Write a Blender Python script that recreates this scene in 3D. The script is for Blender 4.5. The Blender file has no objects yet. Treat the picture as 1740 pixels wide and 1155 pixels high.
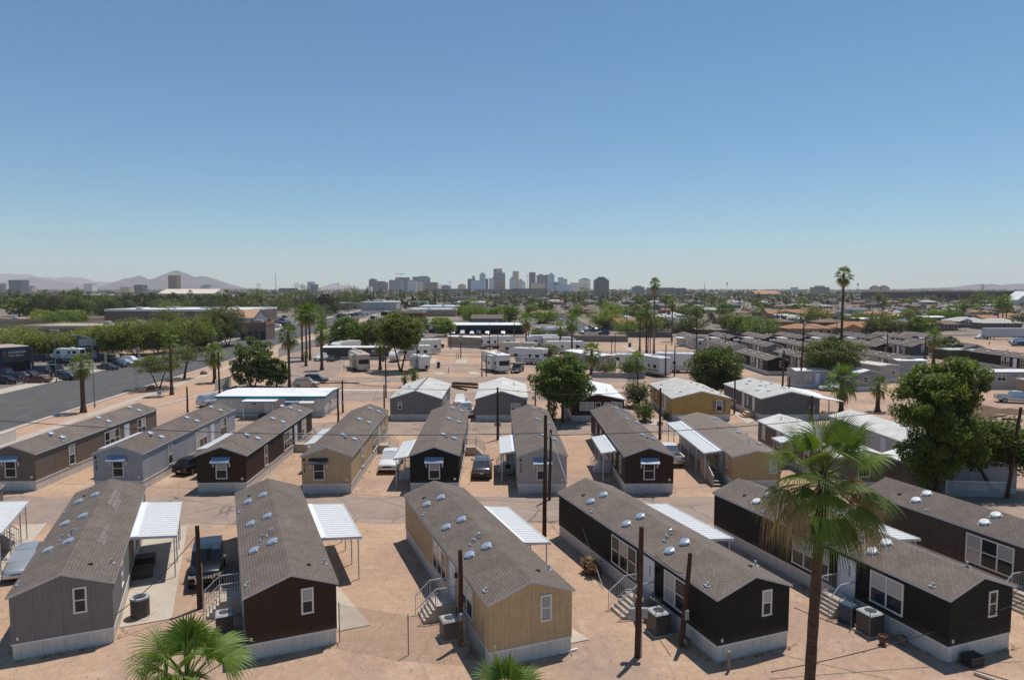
import bpy, bmesh, math, random
from mathutils import Vector, Matrix, noise
R = math.radians
S = bpy.context.scene
C = S.collection

# ---------------------------------------------------------------- camera, sky, sun, exposure
FPX, CAMH = 1160.0, 18.0
PITCH = math.atan(87.5 / FPX)
cam_data = bpy.data.cameras.new('camera')
cam_data.sensor_width = 36.0
cam_data.lens = 36.0 * FPX / 1740.0
cam_data.clip_start = 0.5
cam_data.clip_end = 60000.0
cam = bpy.data.objects.new('camera', cam_data)
C.objects.link(cam)
cam.location = (0, 0, CAMH)
cam.rotation_euler = (math.pi / 2 - PITCH, 0, 0)
S.camera = cam

SUN_EL, SUN_AZ = R(71.5), math.atan2(0.6, 0.8)
W = bpy.data.worlds.new('World')
S.world = W
W.use_nodes = True
wn = W.node_tree
wn.nodes.clear()
wo = wn.nodes.new('ShaderNodeOutputWorld')
wb = wn.nodes.new('ShaderNodeBackground')
sky = wn.nodes.new('ShaderNodeTexSky')
sky.sky_type = 'NISHITA'
sky.sun_disc = False
sky.sun_elevation = SUN_EL
sky.sun_rotation = SUN_AZ
sky.altitude = 340
sky.air_density = 1.0
sky.dust_density = 0.25
sky.ozone_density = 8.0
wb.inputs['Strength'].default_value = 0.098
tint = wn.nodes.new('ShaderNodeMix'); tint.data_type = 'RGBA'; tint.blend_type = 'MULTIPLY'
tint.inputs[0].default_value = 1.0; tint.inputs[7].default_value = (.78, .97, .925, 1)
wn.links.new(sky.outputs['Color'], tint.inputs[6]); wn.links.new(tint.outputs[2], wb.inputs['Color'])
wn.links.new(wb.outputs['Background'], wo.inputs['Surface'])

sun_data = bpy.data.lights.new('sun', 'SUN')
sun_data.energy = 3.6
sun_data.angle = R(0.53)
sun_data.color = (1.0, 0.955, 0.89)
sun = bpy.data.objects.new('sun', sun_data)
C.objects.link(sun)
to_sun = Vector((math.sin(SUN_AZ) * math.cos(SUN_EL), math.cos(SUN_AZ) * math.cos(SUN_EL), math.sin(SUN_EL)))
sun.rotation_euler = to_sun.to_track_quat('Z', 'Y').to_euler()
sun.location = (60, 80, 200)

S.view_settings.view_transform = 'Standard'
S.view_settings.look = 'None'
S.view_settings.gamma = 1.0
S.view_settings.exposure = 0.15
S.view_settings.use_curve_mapping = False
S.render.engine = 'CYCLES'
cy = S.cycles
cy.use_denoising = True
cy.max_bounces = 6
cy.diffuse_bounces = 2
cy.glossy_bounces = 2
cy.transmission_bounces = 3
cy.transparent_max_bounces = 6
cy.volume_bounces = 2
cy.sample_clamp_indirect = 4.0
cy.caustics_reflective = False
cy.caustics_refractive = False

_c, _s = math.cos(PITCH), math.sin(PITCH)
def at(px, py, z=0.0):
    """the place on the level z that the photograph shows at this pixel"""
    u, v = (px - 870) / FPX, (577.5 - py) / FPX
    d = (u, _c + v * _s, -_s + v * _c)
    t = (z - CAMH) / d[2]
    return Vector((d[0] * t, d[1] * t, z))
def zat(py, Y):
    """height of something Y metres off whose top shows at this pixel row"""
    v = (577.5 - py) / FPX
    return CAMH + Y * (-_s + v * _c) / (_c + v * _s)
def xat(px, Y, z=0.0):
    return (px - 870) / FPX * (Y * _c - (z - CAMH) * _s)

# ---------------------------------------------------------------- mesh builder
class MB:
    def __init__(self):
        self.v, self.f, self.m = [], [], []
    def add(self, vs, fs, mi=0):
        n = len(self.v)
        self.v.extend(vs)
        for f in fs:
            self.f.append(tuple(i + n for i in f))
            self.m.append(mi)
        return self
    def box(self, x0, x1, y0, y1, z0, z1, mi=0):
        if x0 > x1: x0, x1 = x1, x0
        if y0 > y1: y0, y1 = y1, y0
        vs = [(x0,y0,z0),(x1,y0,z0),(x1,y1,z0),(x0,y1,z0),(x0,y0,z1),(x1,y0,z1),(x1,y1,z1),(x0,y1,z1)]
        return self.add(vs, [(0,3,2,1),(4,5,6,7),(0,1,5,4),(1,2,6,5),(2,3,7,6),(3,0,4,7)], mi)
    def hexa(self, lo, hi, z0, z1, mi=0):
        """frustum between two rectangles lo/hi = (x0,x1,y0,y1)"""
        a, b = lo, hi
        vs = [(a[0],a[2],z0),(a[1],a[2],z0),(a[1],a[3],z0),(a[0],a[3],z0),(b[0],b[2],z1),(b[1],b[2],z1),(b[1],b[3],z1),(b[0],b[3],z1)]
        return self.add(vs, [(0,3,2,1),(4,5,6,7),(0,1,5,4),(1,2,6,5),(2,3,7,6),(3,0,4,7)], mi)
    def poly(self, pts, mi=0):
        return self.add(list(pts), [tuple(range(len(pts)))], mi)
    def prism(self, prof, y0, y1, mi=0, side=None):
        """profile of (x,z) run along y"""
        n = len(prof)
        vs = [(x, y0, z) for x, z in prof] + [(x, y1, z) for x, z in prof]
        self.add(vs, [tuple(range(n - 1, -1, -1)), tuple(range(n, 2 * n))], mi)
        self.f_side(vs, n, mi if side is None else side)
        return self
    def f_side(self, vs, n, mi):
        k = len(self.v) - len(vs)
        for i in range(n):
            j = (i + 1) % n
            self.f.append((k + i, k + j, k + n + j, k + n + i))
            self.m.append(mi[i] if isinstance(mi, (list, tuple)) else mi)
    def tube(self, pts, rad, n=8, mi=0, caps=True):
        pts = [Vector(p) for p in pts]
        if not isinstance(rad, (list, tuple)): rad = [rad] * len(pts)
        base = len(self.v)
        ref = Vector((0, 0, 1))
        for i, p in enumerate(pts):
            d = (pts[min(i + 1, len(pts) - 1)] - pts[max(i - 1, 0)])
            d = d.normalized() if d.length > 1e-9 else Vector((0, 0, 1))
            r0 = ref if abs(d.dot(ref)) < 0.95 else Vector((1, 0, 0))
            a = d.cross(r0).normalized(); b = d.cross(a).normalized()
            for k in range(n):
                t = 2 * math.pi * k / n
                q = p + (a * math.cos(t) + b * math.sin(t)) * rad[i]
                self.v.append((q.x, q.y, q.z))
        for i in range(len(pts) - 1):
            for k in range(n):
                k2 = (k + 1) % n
                self.f.append((base + i*n + k, base + i*n + k2, base + (i+1)*n + k2, base + (i+1)*n + k)); self.m.append(mi)
        if caps:
            self.f.append(tuple(base + k for k in range(n - 1, -1, -1))); self.m.append(mi)
            e = base + (len(pts) - 1) * n
            self.f.append(tuple(e + k for k in range(n))); self.m.append(mi)
        return self
    def lathe(self, prof, n=16, o=(0,0,0), mi=0, axis='z'):
        base = len(self.v)
        for r, h in prof:
            for k in range(n):
                t = 2 * math.pi * k / n
                if axis == 'z': self.v.append((o[0] + r*math.cos(t), o[1] + r*math.sin(t), o[2] + h))
                elif axis == 'x': self.v.append((o[0] + h, o[1] + r*math.cos(t), o[2] + r*math.sin(t)))
                else: self.v.append((o[0] + r*math.cos(t), o[1] + h, o[2] + r*math.sin(t)))
        for i in range(len(prof) - 1):
            for k in range(n):
                k2 = (k + 1) % n
                self.f.append((base + i*n + k, base + i*n + k2, base + (i+1)*n + k2, base + (i+1)*n + k)); self.m.append(mi)
        self.f.append(tuple(base + k for k in range(n - 1, -1, -1))); self.m.append(mi)
        e = base + (len(prof) - 1) * n
        self.f.append(tuple(e + k for k in range(n))); self.m.append(mi)
        return self
    def move(self, k0, fn):
        for i in range(k0, len(self.v)):
            self.v[i] = tuple(fn(self.v[i]))
        return self
    def mesh(self, name, mats, smooth=False, bevel=0.0, fix=True):
        me = bpy.data.meshes.new(name)
        me.from_pydata([tuple(v) for v in self.v], [], self.f)
        if not isinstance(mats, (list, tuple)): mats = [mats]
        for m in mats: me.materials.append(m)
        me.polygons.foreach_set('material_index', self.m)
        if bevel or fix:
            bm = bmesh.new(); bm.from_mesh(me)
            if fix: bmesh.ops.recalc_face_normals(bm, faces=bm.faces)
            if bevel:
                es = [e for e in bm.edges if len(e.link_faces) == 2 and e.calc_face_angle(0) > 0.5]
                bmesh.ops.bevel(bm, geom=es, offset=bevel, segments=2, profile=0.7, affect='EDGES', clamp_overlap=True)
            bm.to_mesh(me); bm.free()
        if smooth: me.polygons.foreach_set('use_smooth', [True] * len(me.polygons))
        me.update()
        return me
    def build(self, name, mats, parent=None, loc=(0,0,0), rz=0.0, **kw):
        return link(name, self.mesh(name, mats, **kw), parent, loc, rz)

def link(name, me, parent=None, loc=(0,0,0), rz=0.0):
    o = bpy.data.objects.new(name, me); C.objects.link(o)
    o.parent = parent; o.location = loc; o.rotation_euler = (0, 0, rz)
    return o
def tag(o, label=None, cat=None, group=None, kind=None):
    if label: o['label'] = label
    if cat: o['category'] = cat
    if group: o['group'] = group
    if kind: o['kind'] = kind
    return o
def thing(name, label, cat, loc=(0,0,0), rz=0.0, group=None):
    o = bpy.data.objects.new(name, None); C.objects.link(o)
    o.empty_display_size = 0.3
    o.location = loc; o.rotation_euler = (0, 0, rz)
    return tag(o, label, cat, group)
def copy_tree(o, parent=None):
    c = o.copy(); C.objects.link(c); c.parent = parent
    for ch in list(o.children): copy_tree(ch, c)
    return c
def place(proto, used, loc, rz, label, group=None, scale=None):
    """the first call uses the thing itself, later ones a copy of it and its parts"""
    o = proto if not used[0] else copy_tree(proto)
    used[0] = True
    o.location = loc; o.rotation_euler = (0, 0, rz)
    if scale is not None: o.scale = scale if hasattr(scale, '__len__') else (scale,)*3
    o['label'] = label
    if group: o['group'] = group
    return o

# ---------------------------------------------------------------- materials
class NT:
    def __init__(self, name):
        self.m = bpy.data.materials.new(name); self.m.use_nodes = True
        self.t = self.m.node_tree; self.t.nodes.clear()
        self.o = self.n('ShaderNodeOutputMaterial')
        self.b = self.n('ShaderNodeBsdfPrincipled')
        self.l(self.b, 'BSDF', self.o, 'Surface')
    def n(self, k, **kw):
        x = self.t.nodes.new(k)
        for a, b in kw.items(): setattr(x, a, b)
        return x
    def l(self, a, ao, b, bi):
        self.t.links.new(a.outputs[ao], b.inputs[bi])
    def set(self, node, **kw):
        for a, b in kw.items():
            node.inputs[a.replace('_', ' ')].default_value = b
        return node
    def coord(self, out='Object'):
        if not hasattr(self, 'tc'): self.tc = self.n('ShaderNodeTexCoord')
        return (self.tc, out)
    def noise(self, scale, detail=4, rough=.6, src=None, vec=None):
        x = self.n('ShaderNodeTexNoise'); x.inputs['Scale'].default_value = scale
        x.inputs['Detail'].default_value = detail; x.inputs['Roughness'].default_value = rough
        a = vec or self.coord(src or 'Object'); self.l(a[0], a[1], x, 'Vector')
        return (x, 'Fac')
    def ramp(self, a, stops):
        x = self.n('ShaderNodeValToRGB'); e = x.color_ramp.elements
        while len(e) < len(stops): e.new(0.5)
        for k, (p, c) in enumerate(stops):
            e[k].position = p; e[k].color = (c, c, c, 1) if not hasattr(c, '__len__') else tuple(c[:3]) + (1,)
        self.l(a[0], a[1], x, 'Fac'); return (x, 'Color')
    def math(self, op, a, b=None, c=None):
        x = self.n('ShaderNodeMath', operation=op)
        for i, q in enumerate((a, b, c)):
            if q is None: continue
            if isinstance(q, tuple): self.t.links.new(q[0].outputs[q[1]], x.inputs[i])
            else: x.inputs[i].default_value = q
        return (x, 'Value')
    def mix(self, fac, a, b, mode='MIX'):
        x = self.n('ShaderNodeMix', data_type='RGBA', blend_type=mode)
        for i, q in ((0, fac), (6, a), (7, b)):
            if isinstance(q, tuple) and len(q) == 2 and hasattr(q[0], 'outputs'): self.t.links.new(q[0].outputs[q[1]], x.inputs[i])
            elif hasattr(q, '__len__'): x.inputs[i].default_value = tuple(q[:3]) + (1,)
            else: x.inputs[i].default_value = q
        return (x, 2)
    def lnk(self, a, node, inp): self.t.links.new(a[0].outputs[a[1]], node.inputs[inp])
    def bump(self, h, strength=.3, dist=.02):
        x = self.n('ShaderNodeBump'); x.inputs['Strength'].default_value = strength; x.inputs['Distance'].default_value = dist
        self.lnk(h, x, 'Height'); self.l(x, 'Normal', self.b, 'Normal')
    def rnd(self):
        if not hasattr(self, 'oi'): self.oi = self.n('ShaderNodeObjectInfo')
        return (self.oi, 'Random')
    def xyz(self, src='Object'):
        x = self.n('ShaderNodeSeparateXYZ'); a = self.coord(src); self.l(a[0], a[1], x, 'Vector'); return x

MC = {}
def pm(name, col, rough=.7, metal=0.0, var=.12, scale=3.0, bump=0.0, bscale=40.0, spec=.35, coat=0.0, objvar=0.0, dirt=0.0):
    """plain painted / mineral surface with mottled tone"""
    if name in MC: return MC[name]
    n = NT(name)
    f = n.noise(scale, 5)
    k = n.ramp(f, [(.25, 1 - var), (.75, 1 + var)])
    c = n.mix(1.0, col, k, 'MULTIPLY')
    if dirt:
        d = n.noise(scale * .35, 6, .7)
        c = n.mix(n.math('MULTIPLY', n.ramp(d, [(.5, 0.), (.72, 1.)]), dirt), c, (.22, .15, .10))
    if objvar:
        c = n.mix(1.0, c, n.ramp(n.rnd(), [(0., 1 - objvar), (1., 1 + objvar)]), 'MULTIPLY')
    n.lnk(c, n.b, 'Base Color')
    n.set(n.b, Roughness=rough, Metallic=metal)
    n.b.inputs['Specular IOR Level'].default_value = spec
    if coat: n.b.inputs['Coat Weight'].default_value = coat; n.b.inputs['Coat Roughness'].default_value = .04
    if bump: n.bump(n.noise(bscale, 4), bump, .03)
    MC[name] = n.m
    return n.m

def siding(name, col, step=.2032, dirt=.25, groove=.80):
    """vertical grooved wall panels"""
    if name in MC: return MC[name]
    n = NT(name)
    p, q = n.xyz('Object'), n.xyz('Normal')
    ax = n.math('ABSOLUTE', (q, 'X')); ay = n.math('ABSOLUTE', (q, 'Y'))
    g = n.math('ADD', n.math('MULTIPLY', (p, 'X'), n.math('GREATER_THAN', ay, .5)), n.math('MULTIPLY', (p, 'Y'), n.math('GREATER_THAN', ax, .5)))
    fr = n.math('FRACT', n.math('DIVIDE', g, step))
    line = n.math('LESS_THAN', fr, .075)
    pan = n.math('LESS_THAN', n.math('FRACT', n.math('DIVIDE', g, step * 6)), .02)
    f = n.noise(1.3, 6, .65)
    c = n.mix(1.0, col, n.ramp(f, [(.25, .86), (.75, 1.12)]), 'MULTIPLY')
    # dust splashed up from the ground
    z = n.math('ADD', (p, 'Z'), n.math('MULTIPLY', n.noise(2.5, 5), .8))
    sv = n.n('ShaderNodeCombineXYZ'); n.lnk(n.math('MULTIPLY', g, 5.0), sv, 'X'); n.lnk(n.math('MULTIPLY', (p, 'Z'), .35), sv, 'Y')
    c = n.mix(1.0, c, n.ramp(n.noise(1.0, 4, .7, vec=(sv, 'Vector')), [(.3, .87), (.7, 1.1)]), 'MULTIPLY')
    du = n.math('MULTIPLY', n.ramp(n.math('DIVIDE', z, 3.0), [(.28, 1.), (.55, 0.)]), dirt)
    c = n.mix(du, c, (.34, .25, .19))
    c = n.mix(n.math('MULTIPLY', line, 1 - groove), c, (.02, .02, .02))
    c = n.mix(n.math('MULTIPLY', pan, .28), c, (.02, .02, .02))
    n.lnk(c, n.b, 'Base Color'); n.set(n.b, Roughness=.75); n.b.inputs['Specular IOR Level'].default_value = .25
    n.bump(n.math('SUBTRACT', n.math('MULTIPLY', n.noise(60, 2), .06), line), .5, .01)
    MC[name] = n.m
    return n.m

def shingle(name, c1, c2, mortar):
    if name in MC: return MC[name]
    n = NT(name)
    p = n.xyz('Object')
    v = n.n('ShaderNodeCombineXYZ'); n.l(p, 'Y', v, 'X'); n.lnk(n.math('ABSOLUTE', (p, 'X')), v, 'Y')
    b = n.n('ShaderNodeTexBrick'); n.l(v, 'Vector', b, 'Vector')
    n.set(b, Scale=1.0, Mortar_Size=.014, Mortar_Smooth=.3, Bias=-.1, Brick_Width=.31, Row_Height=.15)
    for k, c in (('Color1', c1), ('Color2', c2), ('Mortar', mortar)): b.inputs[k].default_value = tuple(c) + (1,)
    f = n.noise(.55, 6, .7)
    c = n.mix(1.0, (b, 'Color'), n.ramp(f, [(.3, .82), (.7, 1.2)]), 'MULTIPLY')
    c = n.mix(1.0, c, n.ramp(n.noise(9, 3), [(.3, .88), (.7, 1.12)]), 'MULTIPLY')
    st = n.noise(1.1, 5, .75, vec=(v, 'Vector'))
    c = n.mix(n.math('MULTIPLY', n.ramp(st, [(.60, 0.), (.78, 1.)]), .12), c, (.24, .2, .165))
    c = n.mix(1.0, c, n.ramp(n.rnd(), [(0., .9), (1., 1.12)]), 'MULTIPLY')
    n.lnk(c, n.b, 'Base Color'); n.set(n.b, Roughness=.93); n.b.inputs['Specular IOR Level'].default_value = .2
    n.bump(n.math('ADD', n.math('MULTIPLY', (b, 'Fac'), -.8), n.math('MULTIPLY', n.noise(120, 2), .5)), .35, .012)
    MC[name] = n.m
    return n.m

def leafmat(name, a, b, trans=.42, tip=None):
    if name in MC: return MC[name]
    n = NT(name)
    g = n.n('ShaderNodeNewGeometry')
    k = n.mix((g, 'Random Per Island'), a, b)
    k = n.mix(1.0, k, n.ramp(n.rnd(), [(0., .78), (1., 1.2)]), 'MULTIPLY')
    k = n.mix(1.0, k, n.ramp(n.noise(.5, 3), [(.3, .78), (.7, 1.18)]), 'MULTIPLY')
    n.lnk(k, n.b, 'Base Color'); n.set(n.b, Roughness=.55); n.b.inputs['Specular IOR Level'].default_value = .3
    tr = n.n('ShaderNodeBsdfTranslucent'); n.lnk(n.mix(1.0, k, (1.25, 1.2, .5), 'MULTIPLY'), tr, 'Color')
    ms = n.n('ShaderNodeMixShader'); ms.inputs[0].default_value = trans
    n.l(n.b, 'BSDF', ms, 1); n.l(tr, 'BSDF', ms, 2); n.l(ms, 'Shader', n.o, 'Surface')
    MC[name] = n.m
    return n.m

def bark(name, a, b, ring=0.0):
    if name in MC: return MC[name]
    n = NT(name)
    p = n.xyz('Object')
    v = n.n('ShaderNodeCombineXYZ'); n.l(p, 'X', v, 'X'); n.l(p, 'Y', v, 'Y')
    n.lnk(n.math('MULTIPLY', (p, 'Z'), 4.0 if ring else .25), v, 'Z')
    f = n.noise(3.0 if ring else 9.0, 6, .7, vec=(v, 'Vector'))
    n.lnk(n.ramp(f, [(.3, a), (.7, b)]), n.b, 'Base Color')
    n.set(n.b, Roughness=.95); n.b.inputs['Specular IOR Level'].default_value = .1
    n.bump(f, .8, .04)
    MC[name] = n.m
    return n.m

def dirtmat(name):
    n = NT(name)
    cx = n.coord('Object')
    sand, pink, grey = (.49, .325, .215), (.395, .262, .19), (.32, .24, .188)
    c = n.mix(n.ramp(n.noise(.09, 6, .65), [(.38, 0.), (.62, 1.)]), sand, pink)
    c = n.mix(n.ramp(n.noise(.045, 5, .6), [(.52, 0.), (.68, .8)]), c, grey)
    c = n.mix(n.ramp(n.noise(.32, 6, .7), [(.52, 0.), (.72, .7)]), c, (.58, .42, .30))
    c = n.mix(1.0, c, n.ramp(n.noise(2.2, 6, .8), [(.3, .82), (.7, 1.18)]), 'MULTIPLY')
    c = n.mix(1.0, c, n.ramp(n.noise(13, 4, .85), [(.32, .76), (.68, 1.24)]), 'MULTIPLY')
    vg = n.n('ShaderNodeTexVoronoi'); vg.inputs['Scale'].default_value = 3.2; n.l(cx[0], cx[1], vg, 'Vector')
    c = n.mix(n.math('MULTIPLY', n.ramp((vg, 'Distance'), [(.05, 1.), (.09, 0.)]), .55), c, (.62, .50, .40))
    c = n.mix(n.math('MULTIPLY', n.ramp(n.noise(.55, 6, .75), [(.60, 0.), (.70, 1.)]), .35), c, (.25, .17, .125))
    # wheel tracks running towards the homes
    p = n.xyz('Object')
    w = n.math('ABSOLUTE', n.math('SINE', n.math('ADD', n.math('MULTIPLY', (p, 'X'), .9), n.math('MULTIPLY', n.noise(.12, 3), 7.0))))
    c = n.mix(n.math('MULTIPLY', n.ramp(w, [(.0, 1.), (.14, 0.)]), .42), c, (.31, .21, .155))
    # the town beyond the park: dusty lots
    y = n.math('DIVIDE', (p, 'Y'), 1000.0)
    far = n.mix(n.ramp(n.noise(.02, 6, .7), [(.42, 0.), (.6, 1.)]), (.27, .215, .16), (.18, .165, .135))
    far = n.mix(n.ramp(n.noise(.035, 6, .75), [(.54, 0.), (.64, .7)]), far, (.10, .115, .055))
    c = n.mix(n.ramp(y, [(.215, 0.), (.3, 1.)]), c, far)
    n.lnk(c, n.b, 'Base Color'); n.set(n.b, Roughness=.97); n.b.inputs['Specular IOR Level'].default_value = .15
    n.bump(n.math('ADD', n.noise(5, 6, .7), n.math('MULTIPLY', n.noise(35, 3, .8), .6)), .45, .05)
    MC[name] = n.m
    return n.m

def asphalt(name, col, crack=.5, warm=(.33, .24, .18), dust=.5, tar=True):
    if name in MC: return MC[name]
    n = NT(name)
    cx = n.coord('Object')
    wv = n.n('ShaderNodeTexNoise'); wv.inputs['Scale'].default_value = .8; n.l(cx[0], cx[1], wv, 'Vector')
    dv = n.n('ShaderNodeMix', data_type='RGBA', blend_type='LINEAR_LIGHT'); dv.inputs[0].default_value = .35
    n.l(cx[0], cx[1], dv, 6); n.l(wv, 'Color', dv, 7)
    vo = n.n('ShaderNodeTexVoronoi', feature='DISTANCE_TO_EDGE'); vo.inputs['Scale'].default_value = .26
    n.l(dv, 2, vo, 'Vector')
    c = n.mix(1.0, col, n.ramp(n.noise(.4, 6, .65), [(.3, .84), (.7, 1.16)]), 'MULTIPLY')
    c = n.mix(n.math('MULTIPLY', n.ramp(n.noise(.22, 6, .7), [(.45, 0.), (.7, 1.)]), dust), c, warm)
    c = n.mix(1.0, c, n.ramp(n.noise(22, 3, .8), [(.3, .88), (.7, 1.12)]), 'MULTIPLY')
    k = n.math('MULTIPLY', n.math('MULTIPLY', n.ramp((vo, 'Distance'), [(.0, 1.), (.022, 0.)]), crack), n.ramp(n.noise(.15, 2), [(.4, .15), (.6, 1.)]))
    c = n.mix(k, c, (.06, .055, .05))
    n.lnk(c, n.b, 'Base Color'); n.set(n.b, Roughness=.9); n.b.inputs['Specular IOR Level'].default_value = .2
    n.bump(n.math('SUBTRACT', n.math('MULTIPLY', n.noise(50, 3), .5), k), .3, .02)
    MC[name] = n.m
    return n.m

def facade(name, wall, glass, fx=3.2, fz=3.6, wx=.62, wz=.55, gl_rough=.15):
    """storeys of windows on a distant tower"""
    if name in MC: return MC[name]
    n = NT(name)
    p, q = n.xyz('Object'), n.xyz('Normal')
    ax = n.math('ABSOLUTE', (q, 'X')); ay = n.math('ABSOLUTE', (q, 'Y'))
    g = n.math('ADD', n.math('MULTIPLY', (p, 'X'), n.math('GREATER_THAN', ay, .5)), n.math('MULTIPLY', (p, 'Y'), n.math('GREATER_THAN', ax, .5)))
    u = n.math('LESS_THAN', n.math('FRACT', n.math('DIVIDE', g, fx)), wx)
    v = n.math('LESS_THAN', n.math('FRACT', n.math('DIVIDE', (p, 'Z'), fz)), wz)
    up = n.math('LESS_THAN', n.math('ABSOLUTE', (q, 'Z')), .5)
    k = n.math('MULTIPLY', n.math('MULTIPLY', u, v), up)
    c = n.mix(k, n.mix(1.0, wall, n.ramp(n.noise(.02, 4), [(.3, .85), (.7, 1.15)]), 'MULTIPLY'), glass)
    n.lnk(c, n.b, 'Base Color')
    n.lnk(n.math('SUBTRACT', .8, n.math('MULTIPLY', k, .8 - gl_rough)), n.b, 'Roughness')
    MC[name] = n.m
    return n.m

def bands(name, c1, c2, step, axis='Y', duty=.5, rough=.5, bump=.6, metal=0.0, dirt=.15):
    """ribbed sheet metal"""
    if name in MC: return MC[name]
    n = NT(name)
    p = n.xyz('Object')
    f = n.math('FRACT', n.math('DIVIDE', (p, axis), step))
    k = n.math('LESS_THAN', f, duty)
    c = n.mix(k, c1, c2)
    c = n.mix(n.math('MULTIPLY', n.ramp(n.noise(1.2, 6, .7), [(.5, 0.), (.75, 1.)]), dirt), c, (.33, .27, .22))
    n.lnk(c, n.b, 'Base Color'); n.set(n.b, Roughness=rough, Metallic=metal)
    n.bump(k, bump, .02)
    MC[name] = n.m
    return n.m

def glassmat(name, col=(.018, .022, .028), rough=.06):
    if name in MC: return MC[name]
    n = NT(name)
    c = n.mix(1.0, col, n.ramp(n.rnd(), [(0., .6), (1., 1.6)]), 'MULTIPLY')
    n.lnk(c, n.b, 'Base Color'); n.set(n.b, Roughness=rough); n.b.inputs['Specular IOR Level'].default_value = .3
    MC[name] = n.m
    return n.m

def blindmat():
    if 'blind' in MC: return MC['blind']
    n = NT('blind')
    p = n.xyz('Object')
    k = n.math('LESS_THAN', n.math('FRACT', n.math('DIVIDE', (p, 'Z'), .055)), .2)
    c = n.mix(k, (.40, .40, .385), (.24, .24, .235))
    c = n.mix(1.0, c, n.ramp(n.rnd(), [(0., .7), (1., 1.15)]), 'MULTIPLY')
    n.lnk(c, n.b, 'Base Color'); n.set(n.b, Roughness=.25); n.b.inputs['Coat Weight'].default_value = .6; n.b.inputs['Coat Roughness'].default_value = .03
    MC['blind'] = n.m
    return n.m

SH = shingle('brown_shingle', (.186, .148, .122), (.150, .120, .100), (.085, .068, .057))
SH_GREY = shingle('grey_shingle', (.60, .575, .53), (.53, .51, .47), (.37, .355, .33))
WHITE = pm('white_trim', (.72, .71, .68), .55, var=.05, scale=1.5)
TRIM = pm('window_trim', (.74, .70, .64), .5, var=.05)
FASCIA = pm('fascia_paint', (.56, .55, .54), .6, var=.06)
SKIRT = siding('skirting_panel', (.74, .71, .66), step=.1524, dirt=.28, groove=.8)
GLASS = glassmat('window_glass')
BLIND = blindmat()
CORR = bands('white_sheet_metal', (.70, .70, .68), (.62, .62, .60), .2, 'Y', .5, .4)
WMETAL = pm('white_metal', (.66, .655, .635), .4, var=.06, dirt=.12)
GALV = pm('galvanised', (.50, .51, .52), .35, .6, var=.08)
ALU = pm('bare_aluminium', (.72, .73, .74), .28, .75, var=.06)
BLACK = pm('black_plastic', (.02, .02, .02), .5)
CONC = pm('concrete', (.50, .42, .335), .9, var=.10, scale=1.2, bump=.2, dirt=.25)
CONC_W = pm('white_concrete', (.62, .58, .52), .9, var=.08, dirt=.2)
DOORW = pm('door_paint', (.70, .71, .74), .45, var=.04)
POLEW = bark('pole_wood', (.055, .030, .021), (.115, .062, .042))
STEEL = pm('grey_steel', (.24, .245, .25), .5, .5, var=.08)
DIRT = dirtmat('desert_dirt')
LANE = asphalt('lane_asphalt', (.315, .235, .19), .8, (.41, .29, .215), .7)
ROADM = asphalt('road_asphalt', (.100, .096, .092), .35, (.15, .128, .11), .4)
LOTM = asphalt('lot_asphalt', (.185, .155, .14), .4, (.25, .2, .165), .5)
# ---------------------------------------------------------------- setting: ground, roads, lanes
def sheet(name, pts, mat, z, kind='structure', thick=0.0):
    mb = MB()
    if thick:
        n = len(pts)
        lo = [(p[0], p[1], 0.0) for p in pts]; hi = [(p[0], p[1], z) for p in pts]
        mb.add(lo + hi, [tuple(range(n, 2*n))] + [(i, (i+1) % n, n + (i+1) % n, n + i) for i in range(n)])
    else:
        mb.poly([(p[0], p[1], z) for p in pts])
    o = mb.build(name, mat, fix=False)
    return tag(o, kind=kind)
def px(*pts): return [at(a, b) for a, b in pts]
def ragged(x0, x1, y0, y1, step=1.5, amp=.35, seed=1):
    r = random.Random(seed); p = []
    k = max(2, int((x1 - x0) / step))
    for i in range(k + 1): p.append((x0 + (x1 - x0) * i / k, y0 + r.uniform(-amp, amp)))
    for i in range(k, -1, -1): p.append((x0 + (x1 - x0) * i / k, y1 + r.uniform(-amp, amp)))
    return p

g = MB()
xs = [-16000, -4000, -1000, -300, -120, 0, 120, 300, 1000, 4000, 16000]
ys = [-60, 0, 60, 150, 300, 700, 2000, 6000, 20000]
for y in ys:
    for x in xs: g.v.append((x, y, 0.0))
for j in range(len(ys) - 1):
    for i in range(len(xs) - 1):
        a = j * len(xs) + i
        g.f.append((a, a + 1, a + 1 + len(xs), a + len(xs))); g.m.append(0)
tag(g.build('ground', DIRT, fix=False), kind='structure')

# lanes of the park
sheet('park_lane', ragged(-58, 46, 51.2, 58.0, seed=3), LANE, .012)
sheet('park_lane', ragged(-40, 62, 83.0, 90.8, seed=4), LANE, .012)
sheet('park_lane', ragged(-33, 32, 108.5, 118.0, seed=5), LANE, .012)
sheet('park_lane', ragged(-36, 118, 130.5, 138.0, seed=6), LANE, .012)
sheet('park_lane', ragged(-40, 50, 155.5, 162.0, seed=7), LANE, .012)
sheet('park_lane', ragged(-46, 62, 189.0, 197.0, seed=8), LANE, .012)
sheet('park_lane', [(-46, 82), (-40, 82), (-40, 128), (-36, 139), (-40, 162), (-48, 197), (-62, 205), (-66, 197), (-52, 160), (-45, 128)], LANE, .016)
sheet('park_lane', ragged(44, 130, 168.5, 173.5, seed=9), LANE, .012)
sheet('park_lane', ragged(44, 140, 197.5, 201.0, seed=10), LANE, .012)
sheet('kerb_strip', [(-33, 119.4), (30, 119.4), (30, 120.4), (-33, 120.4)], CONC_W, .05, thick=1)
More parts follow.
